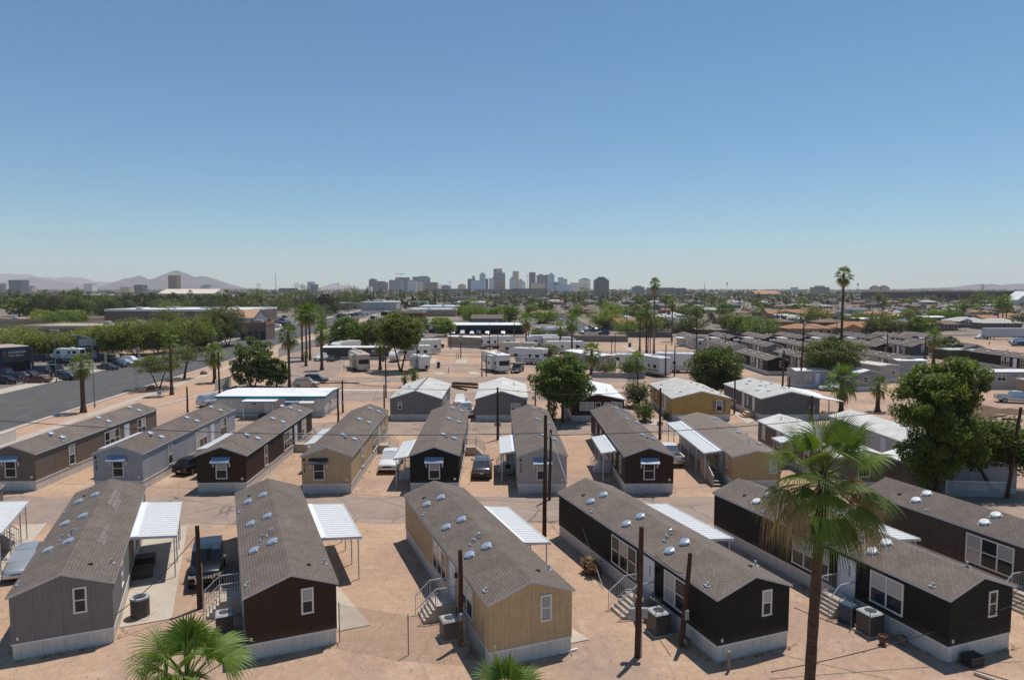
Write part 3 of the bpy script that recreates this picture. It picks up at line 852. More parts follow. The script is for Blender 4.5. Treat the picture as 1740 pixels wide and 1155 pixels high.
def car(kind, colour, label, loc, rz=0.0, group=None, detail=True, cat=None, name=None):
    L, st, cab, wh, nw = SPEC[kind]
    t = thing(name or {'sedan':'sedan_car','hatch':'hatchback_car','suv':'suv_car','boxy':'off_road_car','van':'minivan','pickup':'pickup_truck'}[kind], label, cat or {'pickup':'pickup truck','van':'van'}.get(kind, 'car'), loc, rz, group)
    P = PAINT[colour]
    b = MB(); secs = []
    for y, zl, zd, hw in st:
        s = [(-hw*.90, zl), (-hw*.985, zl + (zd-zl)*.28), (-hw, zl + (zd-zl)*.58), (-hw*.95, zd - .05), (-hw*.80, zd), (0, zd + .025), (hw*.80, zd), (hw*.95, zd - .05), (hw, zl + (zd-zl)*.58), (hw*.985, zl + (zd-zl)*.28), (hw*.90, zl)]
        secs.append([(x, y, z) for x, z in s])
    n = len(secs[0])
    for s in secs: b.v.extend(s)
    for i in range(len(secs) - 1):
        for k in range(n):
            k2 = (k + 1) % n
            b.f.append((i*n+k, (i+1)*n+k, (i+1)*n+k2, i*n+k2)); b.m.append(0)
    b.f.append(tuple(range(n))); b.m.append(0); b.f.append(tuple(range((len(secs)-1)*n, len(secs)*n))[::-1]); b.m.append(0)
    body = b.build('body', P, t, smooth=True)
    y0, y1, y2, y3, zr, hb, hr = cab
    zb = st[3][2] - .02
    A, B, Cc, D = (-hb, y0, zb), (-hr, y1, zr), (-hr, y2, zr), (-hb, y3, zb)
    m_ = lambda p: (-p[0], p[1], p[2])
    c = MB()
    mid = (-hr, (y1+y2)/2, zr + .035)
    vs = [A, B, mid, Cc, D, m_(A), m_(B), m_(mid), m_(Cc), m_(D), (0, y1, zr + .03), (0, mid[1], zr + .06), (0, y2, zr + .03)]
    c.add(vs, [(0,1,2,3,4),(9,8,7,6,5),(0,5,6,10,1),(1,10,11,2),(10,6,7,11),(2,11,12,3),(11,7,8,12),(3,12,8,9,4),(4,9,5,0)])
    roof = c.build('cabin', P, t)
    w = MB(); panel(w, [A, m_(A), m_(B), B], .10, .012); w.build('windscreen', CARGLASS, t)
    w = MB(); panel(w, [m_(D), D, Cc, m_(Cc)], .12, .012); w.build('rear_window', CARGLASS, t)
    for sgn in (0, 1):
        w = MB()
        for k in range(nw):
            f0, f1 = k / nw, (k + 1) / nw
            q = [lerp(A, D, f0), lerp(A, D, f1), lerp(B, Cc, f1), lerp(B, Cc, f0)]
            if sgn: q = [m_(q[1]), m_(q[0]), m_(q[3]), m_(q[2])]
            q2 = [q[1], q[0], q[3], q[2]]
            panel(w, q2, .13, .012)
        w.build('side_window', CARGLASS, t)
    hw0 = st[3][3]
    for s in (-1, 1):
        for y in (wh[0], wh[1]):
            r = wh[2]
            W_ = MB(); W_.lathe([(r*.62,-.11),(r*.95,-.11),(r,-.07),(r,.07),(r*.95,.11),(r*.62,.11)], 18, (s*(hw0-.09), y, r), axis='x')
            wo_ = W_.build('wheel', TYRE, t, smooth=False)
            if detail:
                q = MB(); q.lathe([(r*.64,-.05),(r*.64,.05),(r*.5,.075),(r*.12,.06)] if s > 0 else [(r*.12,-.06),(r*.5,-.075),(r*.64,-.05),(r*.64,.05)], 18, (s*(hw0-.09) + s*.04, y, r), axis='x'); q.build('rim', ALU if kind != 'boxy' else STEEL, wo_)
        yf, zf = st[-1][0], st[-1][2]
        q = MB(); xh = st[-1][3]
        q.box(s*xh*.55, s*xh*1.04, yf - .20, yf + .015, zf - .17, zf - .03); q.build('headlight', HLAMP, t, bevel=.02)
        yr, zr_ = st[0][0], st[0][2]; xr = st[0][3]
        q = MB(); q.box(s*xr*.62, s*xr*1.06, yr - .02, yr + .10, zr_ - .16, zr_ + .02); q.build('taillight', TLAMP, t, bevel=.02)
        if detail:
            q = MB(); q.box(s*(hb+.06), s*(hb+.26), y0 - .42, y0 - .30, zb + .06, zb + .22); q.box(s*(hb-.04), s*(hb+.1), y0 - .38, y0 - .33, zb + .05, zb + .1); q.build('wing_mirror', P if colour != 'black' else CHROME, t, bevel=.02)
    f = MB(); yf, zl = st[-1][0], st[-1][1]; xh = st[-1][3]
    f.box(-xh*.52, xh*.52, yf - .05, yf + .02, st[-1][2] - .2, st[-1][2] - .05); f.build('grille', BLACK, t)
    if detail:
        for y, sg in ((st[-1][0], 1), (st[0][0], -1)):
            q = MB(); xw = st[-1][3]*1.1 if sg > 0 else st[0][3]*1.08
            q.box(-xw, xw, y - .16, y + .05*sg if sg > 0 else y + .16, zl - .02, zl + .16) if sg > 0 else q.box(-xw, xw, y - .05, y + .16, st[0][1] - .06, st[0][1] + .12)
            q.build('bumper', P if kind in ('sedan','hatch','van') else (CHROME if kind == 'pickup' else BLACK), t, bevel=.03)
        q = MB(); q.box(-.16, .16, st[0][0] - .06, st[0][0] - .03, st[0][2] - .3, st[0][2] - .19); q.build('number_plate', TRIM, t)
    if kind == 'pickup':
        q = MB(); q.box(-.74, .74, -2.62, -1.0, 1.09, 1.155); q.build('cargo_bed', BLACK, t)
        q = MB()
        q.box(-.93,-.76,-2.72,-.96,1.10,1.20); q.box(.76,.93,-2.72,-.96,1.10,1.20); q.box(-.76,.76,-2.74,-2.62,1.10,1.20); q.build('bed_rail', P, t, bevel=.03)
    if kind == 'boxy':
        q = MB(); q.box(-.32,.32,-.1,.42,1.925,1.94); q.build('sunroof', CARGLASS, t)
        q = MB()
        q.tube([(-.55,2.26,.55),(-.5,2.42,.6),(-.42,2.46,.95),(.42,2.46,.95),(.5,2.42,.6),(.55,2.26,.55)], .035, 8); q.build('bull_bar', CHROME, t)
        q = MB()
        for k in range(8): q.box(-.56+k*.15,-.48+k*.15,2.2,2.30,.78,1.0)
        q.build('grille_bar', CHROME, t)
    return t

# ---------------------------------------------------------------- trailers for travelling
RVC = {'white': pm('trailer_white', (.70,.69,.66), .4, var=.05, coat=.3, dirt=.15), 'beige': pm('trailer_beige', (.56,.49,.38), .4, var=.05, coat=.3), 'dark': pm('trailer_dark', (.07,.065,.06), .4, coat=.3), 'grey': pm('trailer_grey', (.38,.39,.40), .45, coat=.3)}
RVROOF = {'white': pm('trailer_roof_white', (.74,.73,.70), .6, var=.08, dirt=.3), 'tan': pm('trailer_roof_tan', (.46,.36,.26), .7, var=.1, dirt=.3), 'grey': pm('trailer_roof_grey', (.45,.44,.42), .7, var=.1)}
STRIPE = {'grey': pm('stripe_grey', (.24,.25,.27), .4), 'brown': pm('stripe_brown', (.17,.10,.06), .4), 'blue': pm('stripe_blue', (.08,.14,.24), .4), 'black': pm('stripe_black', (.03,.03,.032), .4)}
def rv(label, loc, rz, L=9.0, h=3.3, w=2.45, body='white', roof='white', stripe='grey', fifth=True, slide=0, lower=None, ac=1, group='travel trailers parked in the trailer park', rear='window', name='travel_trailer', awn=False):
    """towed caravan, front at +y"""
    t = thing(name, label, 'caravan', loc, rz, group)
    z0 = .62; hw = w / 2; y0, y1 = -L/2, L/2
    nose = 1.9 if fifth else .5
    if fifth: pr = [(y0, z0), (y1 - nose, z0), (y1 - nose, z0 + .95), (y1 - .3, z0 + 1.05), (y1, z0 + 1.5), (y1 - .12, h - .55), (y1 - .75, h - .1), (y1 - 1.3, h), (y0 + .12, h), (y0, h - .1)]
    else: pr = [(y0, z0), (y1 - .25, z0), (y1, z0 + .45), (y1 - .02, z0 + 1.1), (y1 - .5, h - .18), (y1 - .95, h), (y0 + .12, h), (y0, h - .1)]
    b = MB(); n = len(pr)
    b.v = [(-hw, y, z) for y, z in pr] + [(hw, y, z) for y, z in pr]
    b.f = [tuple(range(n)), tuple(range(2*n-1, n-1, -1))] + [(i, n+i, n+(i+1)%n, (i+1)%n) for i in range(n)]
    b.m = [0] * len(b.f)
    b.build('body', RVC[body], t, bevel=.09)
    r = MB(); ye = y1 - (1.35 if fifth else 1.0)
    r.box(-hw + .1, hw - .1, y0 + .14, ye, h - .02, h + .035); ro = r.build('roof', RVROOF[roof], t)
    q = MB()
    for k in range(5): q.hexa((-.2+(k%2)*.5-.2,.1+(k%2)*.5-.2, y0 + L*(.15+.15*k), y0 + L*(.15+.15*k)+.32), (-.15+(k%2)*.5-.2,.05+(k%2)*.5-.2, y0 + L*(.15+.15*k)+.03, y0 + L*(.15+.15*k)+.28), h + .03, h + .13)
    q.build('roof_hatch', RVROOF['grey' if roof != 'grey' else 'white'], ro)
    for k in range(ac):
        yy = y0 + L * (.38 + .34 * k)
        q = MB(); q.hexa((-.4,.4,yy-.5,yy+.5), (-.34,.34,yy-.42,yy+.36), h + .03, h + .33); q.build('roof_air_conditioner', RVC['white'] if body != 'dark' else BLACK, ro, bevel=.04)
    for s in (-1, 1):
        q = MB(); X = lambda d: s * (hw + d)
        q.box(X(.002), X(.010), y0 + .3, y1 - nose - .1, z0 + .62, z0 + .80)
        q.box(X(.002), X(.010), y0 + .3, y1 - nose - .6, z0 + .26, z0 + .36)
        if fifth: q.add([(X(.01), y1-nose-.4, z0+1.15), (X(.01), y1-.35, z0+1.35), (X(.01), y1-.35, z0+1.6), (X(.01), y1-nose-.4, z0+1.3)], [(0,1,2,3)])
        q.build('stripe', STRIPE[stripe], t, fix=False)
        if lower:
            q = MB(); q.box(X(.003), X(.012), y0 + .05, y1 - nose, z0 + .02, z0 + .25); q.build('lower_panel', STRIPE[lower], t)
        for k, f in enumerate((.12, .34, .72)):
            if slide == s and k == 1: continue
            yy = y0 + L * f; q = MB(); q.box(X(.0), X(.02), yy, yy + (.95 if k != 1 else .6), z0 + 1.15, z0 + 1.85); wf = q.build('window', BLACK, t)
            q = MB(); q.box(X(.012), X(.028), yy + .05, yy + (.9 if k != 1 else .55), z0 + 1.2, z0 + 1.8); q.build('pane', CARGLASS, wf)
        yy = y0 + L * .55
        q = MB(); q.box(X(.0), X(.025), yy, yy + .7, z0 + .2, z0 + 2.05); q.build('door', RVC['white' if body != 'beige' else 'beige'], t, bevel=.02)
        for yy in (y0 + L*.36, y0 + L*.36 + .86):
            q = MB(); q.lathe([(.2,-.1),(.34,-.1),(.36,-.06),(.36,.06),(.34,.1),(.2,.1)], 14, (s*(hw-.12), yy, .36), axis='x'); wl = q.build('wheel', TYRE, t)
            q = MB(); q.lathe([(.2,-.03),(.2,.03),(.05,.05)] if s > 0 else [(.05,-.05),(.2,-.03),(.2,.03)], 12, (s*(hw-.06), yy, .36), axis='x'); q.build('rim', WMETAL, wl)
    if awn:
        q = MB(); q.tube([(-hw-.08, y0+1, h-.25), (-hw-.08, y1-nose-1, h-.25)], .08, 8); q.build('awning_roll', RVC['grey'], t)
    q = MB(); q.box(-hw*.8, hw*.8, y0 - .012, y0 + .0, z0 + 1.1, z0 + 2.1)
    if rear == 'window':
        wf = q.build('window', BLACK, t); q = MB(); q.box(-hw*.74, hw*.74, y0 - .025, y0 - .008, z0 + 1.17, z0 + 2.03); q.build('pane', CARGLASS, wf)
    elif rear == 'spare':
        q = MB(); q.lathe([(.2,-.09),(.33,-.09),(.34,.0),(.33,.09),(.1,.09)], 16, (.45, y0 - .12, z0 + .35), axis='y'); q.build('spare_wheel', TYRE, t)
    for s in (-1, 1):
        q = MB(); q.box(s*(hw-.28), s*(hw-.12), y0 - .025, y0, z0 + .2, z0 + .5); q.build('taillight', TLAMP, t)
    q = MB(); q.box(-hw*.9, hw*.9, y0 - .14, y0 + .02, z0 - .22, z0 - .06); q.build('bumper', STEEL if body != 'dark' else BLACK, t)
    q = MB(); q.box(-hw*.55, hw*.55, y0 + .1, y1 - nose, z0 - .22, z0 + .02)
    if fifth:
        for s in (-.8, .8): q.box(s - .05, s + .05, y1 - nose - .25, y1 - nose - .15, 0, z0 + .1)
        q.box(-.12, .12, y1 - 1.4, y1 - 1.1, z0 + .5, z0 + 1.0)
    else:
        q.add([(-.7, y1-.3, z0-.18), (.7, y1-.3, z0-.18), (.06, y1+1.1, z0-.18), (-.06, y1+1.1, z0-.18), (-.7, y1-.3, z0-.08), (.7, y1-.3, z0-.08), (.06, y1+1.1, z0-.08), (-.06, y1+1.1, z0-.08)], [(0,3,2,1),(4,5,6,7),(0,1,5,4),(1,2,6,5),(2,3,7,6),(3,0,4,7)])
        q.box(-.04, .04, y1 + .95, y1 + 1.05, 0, z0 - .1)
    q.build('chassis', STEEL, t)
    if slide:
        s = slide; q = MB(); ya = y0 + L*.22
        q.box(s*(hw-.02), s*(hw+.75), ya, ya + 3.0, z0 + .1, h - .35); so = q.build('slide_out', RVC[body], t, bevel=.04)
        q = MB(); q.box(s*(hw+.75), s*(hw+.765), ya + 1.0, ya + 2.2, z0 + 1.1, z0 + 1.8); q.build('window', CARGLASS, so)
    return t

# ---------------------------------------------------------------- poles, lamps, cables
def pole(label, base, h, r=.13, lean=(0, 0), group='wooden utility poles', boxes=(), transformer=None, cross=None, lampd=None, meter=None):
    """brown wooden utility pole"""
    t = thing('utility_pole', label, 'utility pole', (base[0], base[1], 0), 0, group)
    p = MB(); k = 7; sd = random.Random(int(base[0]*100)); a, b_ = sd.uniform(-.02, .02), sd.uniform(-.02, .02)
    p.tube([(lean[0]*i/k + a*math.sin(i), lean[1]*i/k + b_*math.sin(i*1.7), h*i/k) for i in range(k+1)], [r*(1.1 - .3*i/k) for i in range(k+1)], 10)
    p.build('shaft', POLEW, t)
    for (dx, dy, z, w, hh) in boxes:
        q = MB(); q.box(dx-w/2, dx+w/2, dy-.1, dy+.1, z-hh/2, z+hh/2)
        q.lathe([(.07,-.02),(.07,.06),(.03,.09)], 10, (dx, dy-.1, z+hh*.1), axis='y') if False else None
        q.build('meter_box', pm('meter_grey', (.30,.31,.32), .5, .3), t, bevel=.02)
    if meter:
        q = MB(); q.tube([(r+.05, -.02, 0), (r+.05, -.02, meter)], .03, 6); q.build('conduit', GALV, t)
    if transformer:
        q = MB(); s, z = transformer
        q.lathe([(.20,0),(.23,.03),(.23,.75),(.20,.80),(.08,.84)], 14, (s*(r+.30), 0, z)); q.box(s*r*.5, s*(r+.1), -.05, .05, z+.2, z+.3)
        q.build('transformer', pm('transformer_grey', (.36,.38,.40), .5), t)
    if cross:
        for w, z in cross:
            q = MB(); q.box(-w/2, w/2, -.06, .06, z-.06, z+.06); ca = q.build('crossarm', POLEW, t)
            q = MB()
            for f in (-.45, -.2, .2, .45): q.lathe([(.03,0),(.05,.05),(.03,.12)], 8, (w*f, 0, z+.06))
            q.build('insulator', GALV, ca)
    if lampd:
        s, z = lampd
        q = MB(); q.tube([(0,0,z),(s*.7,-.3,z+.7),(s*1.4,-.5,z+.95)], .035, 6); q.build('lamp_arm', GALV, t)
        q = MB(); q.hexa((s*1.3-.1,s*1.3+.35,-.62,-.38),(s*1.3-.05,s*1.3+.3,-.58,-.42), z+.88, z+1.0); q.build('lamp_head', WMETAL, t)
    return t
WIRE = pm('cable_black', (.03,.03,.032), .6)
WIREW = pm('cable_grey', (.34,.34,.34), .5)
def cable(label, a, b, sag=.5, r=.018, mat=None, group='overhead cables'):
    a, b = Vector(a), Vector(b); m = MB(); k = 14
    m.tube([a.lerp(b, i/k) - Vector((0, 0, sag*4*(i/k)*(1-i/k))) for i in range(k+1)], r, 5)
    return tag(m.build('overhead_cable', mat or WIRE, None), label, 'cable', group)
def street_lamp(label, base, h, d, group='street lamps along the wide road', arm=2.4):
    t = thing('street_lamp', label, 'street lamp', (base[0], base[1], 0), 0, group)
    p = MB(); p.tube([(0,0,0),(0,0,.5)], .13, 8); p.tube([(0,0,.4),(0,0,h)], [.085,.055], 8); p.build('post', STEEL, t)
    if d:
        q = MB(); q.tube([(0,0,h-.1),(d*.4*arm,0,h+.45),(d*arm*.75,0,h+.6),(d*arm,0,h+.6)], .035, 6); q.build('arm', GALV, t)
        q = MB(); q.hexa((d*arm-.1,d*arm+d*.65,-.15,.15),(d*arm-.05,d*arm+d*.55,-.1,.1), h+.52, h+.68); q.build('lamp_head', pm('lamp_grey', (.5,.5,.5), .4), t)
    else:
        q = MB()
        for x in (-.6,.6): q.box(x-.3,x+.3,-.2,.2,h-.02,h+.12)
        q.box(-.6,.6,-.04,.04,h-.06,h); q.build('lamp_head', pm('lamp_grey', (.5,.5,.5), .4), t)
    return t

# ---------------------------------------------------------------- trees and palms
G_ASH = leafmat('leaf_ash', (.098,.150,.032), (.170,.225,.058))
G_DARK = leafmat('leaf_dark', (.085,.132,.022), (.180,.230,.052))
G_MESQ = leafmat('leaf_mesquite', (.135,.160,.058), (.195,.215,.084))
G_PALO = leafmat('leaf_paloverde', (.175,.205,.046), (.245,.270,.070))
G_LIME = leafmat('leaf_bright', (.140,.210,.030), (.200,.270,.050))
G_OLIV = leafmat('leaf_olive', (.105,.125,.042), (.155,.170,.066))
G_DEEP = leafmat('leaf_deep', (.030,.050,.014), (.066,.090,.027))
G_PALM = leafmat('palm_green', (.105,.175,.030), (.185,.255,.060), .4)
G_PALMF = leafmat('palm_far', (.080,.100,.030), (.130,.145,.048), .25)
DEAD = leafmat('palm_dead', (.30,.17,.085), (.42,.27,.15), .2)
B_TREE = bark('tree_bark', (.045,.032,.024), (.12,.085,.062))
B_PALM = bark('palm_bark', (.060,.036,.025), (.15,.095,.062), 1.0)
B_PALMT = bark('palm_bark_tan', (.16,.105,.07), (.30,.21,.15), 1.0)

def leaf_cloud(mb, rng, c, rad, n, size, mi=0, flat=1.0, droop=0.0):
    cx, cy_, cz = c
    for _ in range(n):
        while True:
            x, y, z = rng.uniform(-1,1), rng.uniform(-1,1), rng.uniform(-1,1)
            d = x*x + y*y + z*z
            if .08 < d < 1: break
        k = rad
        px_, py_, pz_ = cx + x*k, cy_ + y*k, cz + z*k*flat - droop*rng.random()*rad
        th, ph = rng.uniform(0, 2*math.pi), rng.gauss(.0, .75)
        ux, uy, uz = math.cos(th)*math.cos(ph), math.sin(th)*math.cos(ph), math.sin(ph)
        t2 = th + math.pi/2 + rng.uniform(-.5, .5)
        vx, vy, vz = math.cos(t2), math.sin(t2), rng.uniform(-.5, .5)
        a = size * rng.uniform(.6, 1.3); b = a * rng.uniform(.4, .7)
        n0 = len(mb.v)
        mb.v += [(px_-ux*a, py_-uy*a, pz_-uz*a), (px_+vx*b, py_+vy*b, pz_+vz*b), (px_+ux*a, py_+uy*a, pz_+uz*a), (px_-vx*b, py_-vy*b, pz_-vz*b)]
        mb.f.append((n0, n0+1, n0+2, n0+3)); mb.m.append(mi)

def tree_parts(seed, h, r, zc, tips, leaves, size, flat=.75, cl=.27, trunk_r=.22, lean=0.0, stems=1, ragged_=.35, droop=0.0, box=2.2, lobes=None):
    """crown and trunk meshes: limbs run to tips spread through an uneven crown, a cloud of leaves round each tip"""
    rng = random.Random(seed)
    tr, cr = MB(), MB()
    zt = zc - (h - zc) * .55
    pts = []
    used_ = []
    for i in range(tips):
        best = None
        for _ in range(9):
            a = rng.uniform(0, 2*math.pi); q = rng.uniform(.10, 1) ** .5; v = rng.uniform(-.9, 1)
            lim = math.sqrt(max(.06, 1 - abs(v)**box))
            x_, y_ = math.cos(a)*q*lim, math.sin(a)*q*lim
            nz = noise.noise(Vector((x_*1.6 + seed*3.1, y_*1.6, v*1.6)))
            dmin = min([(x_-u[0])**2 + (y_-u[1])**2 + (v-u[2])**2 for u in used_] or [1.0]) * (1.0 if nz > -ragged_ else .35)
            if best is None or dmin > best[0]: best = (dmin, x_, y_, v)
        _, x, y, v = best; used_.append((x, y, v))
        k = 1 + .30 * noise.noise(Vector((x*2.2 - seed, y*2.2 + seed, v*2)))
        pts.append((x*r*k, y*r*k, zc + v*(h - zc)*k))
    if lobes:
        pts = []; rl = []
        for i in range(tips):
            lx, ly, lz, lr, lh = lobes[i % len(lobes)]
            while True:
                a_ = Vector((rng.uniform(-1,1), rng.uniform(-1,1), rng.uniform(-1,1)))
                if .2 < a_.length < 1: break
            pts.append((lx + a_.x*lr, ly + a_.y*lr, lz + a_.z*lh))
    st = []
    for s in range(stems):
        a = 2*math.pi*s/stems + rng.uniform(-.4,.4); d = .0 if stems == 1 else r*.22
        mid = (math.cos(a)*d + lean*.5, math.sin(a)*d, zt*.6); top = (math.cos(a)*d*1.8 + lean, math.sin(a)*d*1.8, zt)
        base = (math.cos(a)*(.1 if stems > 1 else 0), math.sin(a)*(.1 if stems > 1 else 0), -.05)
        k = trunk_r / math.sqrt(stems)
        tr.tube([base, lerp(base, mid, .5), mid, top], [k*1.35, k, k*.85, k*.65], 7); st.append(top)
    for i, p in enumerate(pts):
        if i % 2 == 0 or tips < 16:
            s = st[i % len(st)]
            m = lerp(s, p, .5); m = (m[0], m[1], m[2] - .12*r*rng.random())
            tr.tube([s, m, p], [trunk_r*.4, trunk_r*.22, .03], 4, caps=False)
        leaf_cloud(cr, rng, p, r * cl * rng.uniform(.7, 1.3), leaves // tips, size, 0, flat, droop)
    return tr, cr

TREEMESH = {}
def tree(name, label, loc, h, r, style, rz=0.0, group=None, seed=1, key=None, cat='tree', **kw):
    """a broadleaf tree; same key: shared meshes, scaled to h and r"""
    t = thing(name, label, cat, (loc[0], loc[1], 0), rz, group)
    k = key or (style, seed, h, r)
    if k not in TREEMESH:
        d = dict(tips=40, leaves=5000, size=.17, zc=h*.58)
        d.update(kw)
        tr, cr = tree_parts(seed, h, r, **d)
        m = {'ash': G_ASH, 'dark': G_DARK, 'mesq': G_MESQ, 'palo': G_PALO, 'lime': G_LIME, 'oliv': G_OLIV, 'deep': G_DEEP}[style]
        TREEMESH[k] = (tr.mesh('trunk', B_TREE, smooth=True), cr.mesh('crown', m, fix=False), h, r)
    a, b, h0, r0 = TREEMESH[k]
    link('trunk', a, t); link('crown', b, t)
    t.scale = (r/r0, r/r0, h/h0)
    return t

def frond(mb, rng, az, pitch, plen, blade, nseg, mi=0, droop=.5, spread=2.1, cols=4, width=None, z0=(0,0,0), pmi=None):
    """fan leaf: stalk, then a pleated fan of narrow segments whose split tips hang"""
    ca, sa = math.cos(az), math.sin(az)
    def W_(l, s, u):      # l along, s sideways, u up of the leaf plane -> tree axes
        cp, sp = math.cos(pitch), math.sin(pitch)
        x = l*cp - u*sp; z = l*sp + u*cp
        return (z0[0] + x*ca - s*sa, z0[1] + x*sa + s*ca, z0[2] + z)
    st = [W_(0,0,0), W_(plen*.5,0,.02*plen), W_(plen,0,-.04*plen)]
    mb.tube(st, [.035, .022, .014], 4, mi if pmi is None else pmi, caps=False)
    fold = rng.uniform(.12, .3); dr = droop * rng.uniform(.7, 1.3)
    for k in range(nseg):
        a = (k + .5) / nseg * 2 - 1
        t = a * spread
        L = blade * (1 - .22*abs(a)**2) * rng.uniform(.9, 1.08)
        pts = []
        for j in range(cols + 1):
            f = j / cols
            l = L * f
            w = spread * L / nseg * (f if f < .44 else .44 * max(.02, 1 - (f-.44)/.56) ** .9) * .97
            hang = -(abs(a) * f * L * fold); dn = (max(0, f - .25) ** 1.6) * L * dr * 1.35
            d = (math.cos(t), math.sin(t)); nrm = (-d[1], d[0])
            tw = .35*w
            sh = 1 - .35*min(1, dn/L); A_ = W_(plen + d[0]*l*sh + nrm[0]*w, d[1]*l*sh + nrm[1]*w, hang + tw); B_ = W_(plen + d[0]*l*sh - nrm[0]*w, d[1]*l*sh - nrm[1]*w, hang - tw)
            pts.append(((A_[0], A_[1], A_[2] - dn), (B_[0], B_[1], B_[2] - dn)))
        n0 = len(mb.v)
        for p, q in pts: mb.v += [p, q]
        for j in range(cols):
            mb.f.append((n0+2*j, n0+2*j+1, n0+2*j+3, n0+2*j+2)); mb.m.append(mi)
    # world hang: heavier tips fall straight down
def palm_meshes(seed, h, trunk_r, nf, plen, blade, nseg, cols=4, dead=10, lean=(0,0), tan=False, top_bias=.0, flare=1.5, low=2.15, dead_az=None, dead_pitch=(-1.45, -.85)):
    rng = random.Random(seed)
    tr, cr, dd = MB(), MB(), MB()
    k = 12
    pts, rad = [], []
    for i in range(k*2 + 1):
        f = i / (k*2)
        pts.append((lean[0]*f*f, lean[1]*f*f, h*f - (.1 if i == 0 else 0)))
        rad.append(trunk_r * (flare - (flare-1)*min(1, f*6)) * (1 - .25*f) * (1 + (.05 if i % 2 else -.03)))
    tr.tube(pts, rad, 12)
    top = (lean[0], lean[1], h)
    for i in range(nf):
        f = i / max(1, nf - 1)
        az = i * 2.39996 + rng.uniform(-.25, .25)
        pitch = 1.35 - low*f + rng.uniform(-.2, .2) + top_bias
        frond(cr, rng, az, pitch, plen*rng.uniform(.8, 1.15), blade*rng.uniform(.85, 1.1), nseg, 0, droop=.22 + .42*f, spread=1.75, cols=cols, z0=(top[0], top[1], top[2] - .45*f*plen))
    for i in range(dead):
        az = rng.uniform(0, 2*math.pi) if not dead_az else rng.gauss(dead_az[i % len(dead_az)], .38); pitch = rng.uniform(*dead_pitch)
        frond(dd, rng, az, pitch, plen*rng.uniform(.8, 1.15), blade*rng.uniform(.75, 1.05), max(5, nseg*2//3), 0, droop=1.3 if dead_az else .9, spread=.9 if dead_az else 1.2, cols=cols, z0=(top[0], top[1], top[2] - .35*plen))
    return tr, cr, dd
PALMMESH = {}
def palm(label, loc, h, key, group='fan palms around the park', scale=None, rz=0.0, name='palm_tree', spec=None, crown_scale=None):
    """fan palm; copies of one key share meshes, stretched to the height"""
    if key not in PALMMESH:
        sp = dict(seed=1, h=10.0, trunk_r=.24, nf=34, plen=.8, blade=.95, nseg=14, cols=3, dead=10, far=False, tan=False)
        sp.update(spec or {})
        far, tan = sp.pop('far'), sp.pop('tan')
        tr, cr, dd = palm_meshes(**sp)
        H = sp['h']
        for q in (cr, dd): q.move(0, lambda p: (p[0], p[1], p[2] - H))
        PALMMESH[key] = (tr.mesh('trunk', B_PALMT if tan else B_PALM, smooth=True), cr.mesh('crown', G_PALMF if far else G_PALM, fix=False), dd.mesh('dead_fronds', DEAD, fix=False) if dd.v else None, H, sp.get('lean', (0,0)))
    a, b, c, H, ln = PALMMESH[key]
    t = thing(name, label, 'palm tree', (loc[0], loc[1], 0), rz, group)
    ks = scale or 1.0
    o = link('trunk', a, t); o.scale = (ks, ks, h / H)
    o = link('crown', b, t, (0, 0, h)); o.scale = (crown_scale or ks,)*3
    if c: o = link('dead_fronds', c, t, (0, 0, h)); o.scale = (crown_scale or ks,)*3
    return t
def bush(label, loc, r, h, style, seed=1, group='bushes', n=1600, name='bush', size=.09):
    rng = random.Random(seed); m = MB()
    tr = MB()
    for i in range(14):
        a = rng.uniform(0, 6.28); q = rng.uniform(.2, .8)
        p = (math.cos(a)*q*r, math.sin(a)*q*r, rng.uniform(.3, .9)*h)
        tr.tube([(0,0,0), (p[0]*.4, p[1]*.4, p[2]*.6), p], [.05,.03,.012], 4, caps=False)
        leaf_cloud(m, rng, (p[0]*.85, p[1]*.85, p[2]*.8), r*.42, n//14, size, 0, .8*h/r if h > r else .8)
    t = thing(name, label, 'bush', (loc[0], loc[1], 0), 0, group)
    tr.build('stem', B_TREE, t); m.build('foliage', {'ash': G_ASH, 'dark': G_DARK, 'mesq': G_MESQ, 'palo': G_PALO, 'lime': G_LIME, 'oliv': G_OLIV, 'dry': DEAD}[style], t, fix=False)
    return t
# ================================================================ FRONT ROW
hA0 = home_front_row('home with a carport cut off by the left edge of the photo', -33.3, 33.2, -23.6, 'taupe')
hA = home_front_row('grey home with a sealed patch on its roof, leftmost whole home of the front row', -22.25, 32.7, -23.6, 'grey')
hD = home_front_row('dark brown home of the front row beside the black off-road car', -10.88, 32.63, -23, 'brown')
hB = home_front_row('tan sided home in the middle of the front row', .95, 31.9, -21.3, 'tan')
hC = home_front_row('black home between the tan home and the tall fan palm', 11.91, 32.46, -20.8, 'black')
hE = home_front_row('black home partly hidden behind the tall fan palm', 23.0, 32.35, -20, 'black', chrome=False)
hF = home_front_row('brown home cut off by the right edge of the photo', 33.9, 32.6, -19.5, 'chocolate', chrome=False)
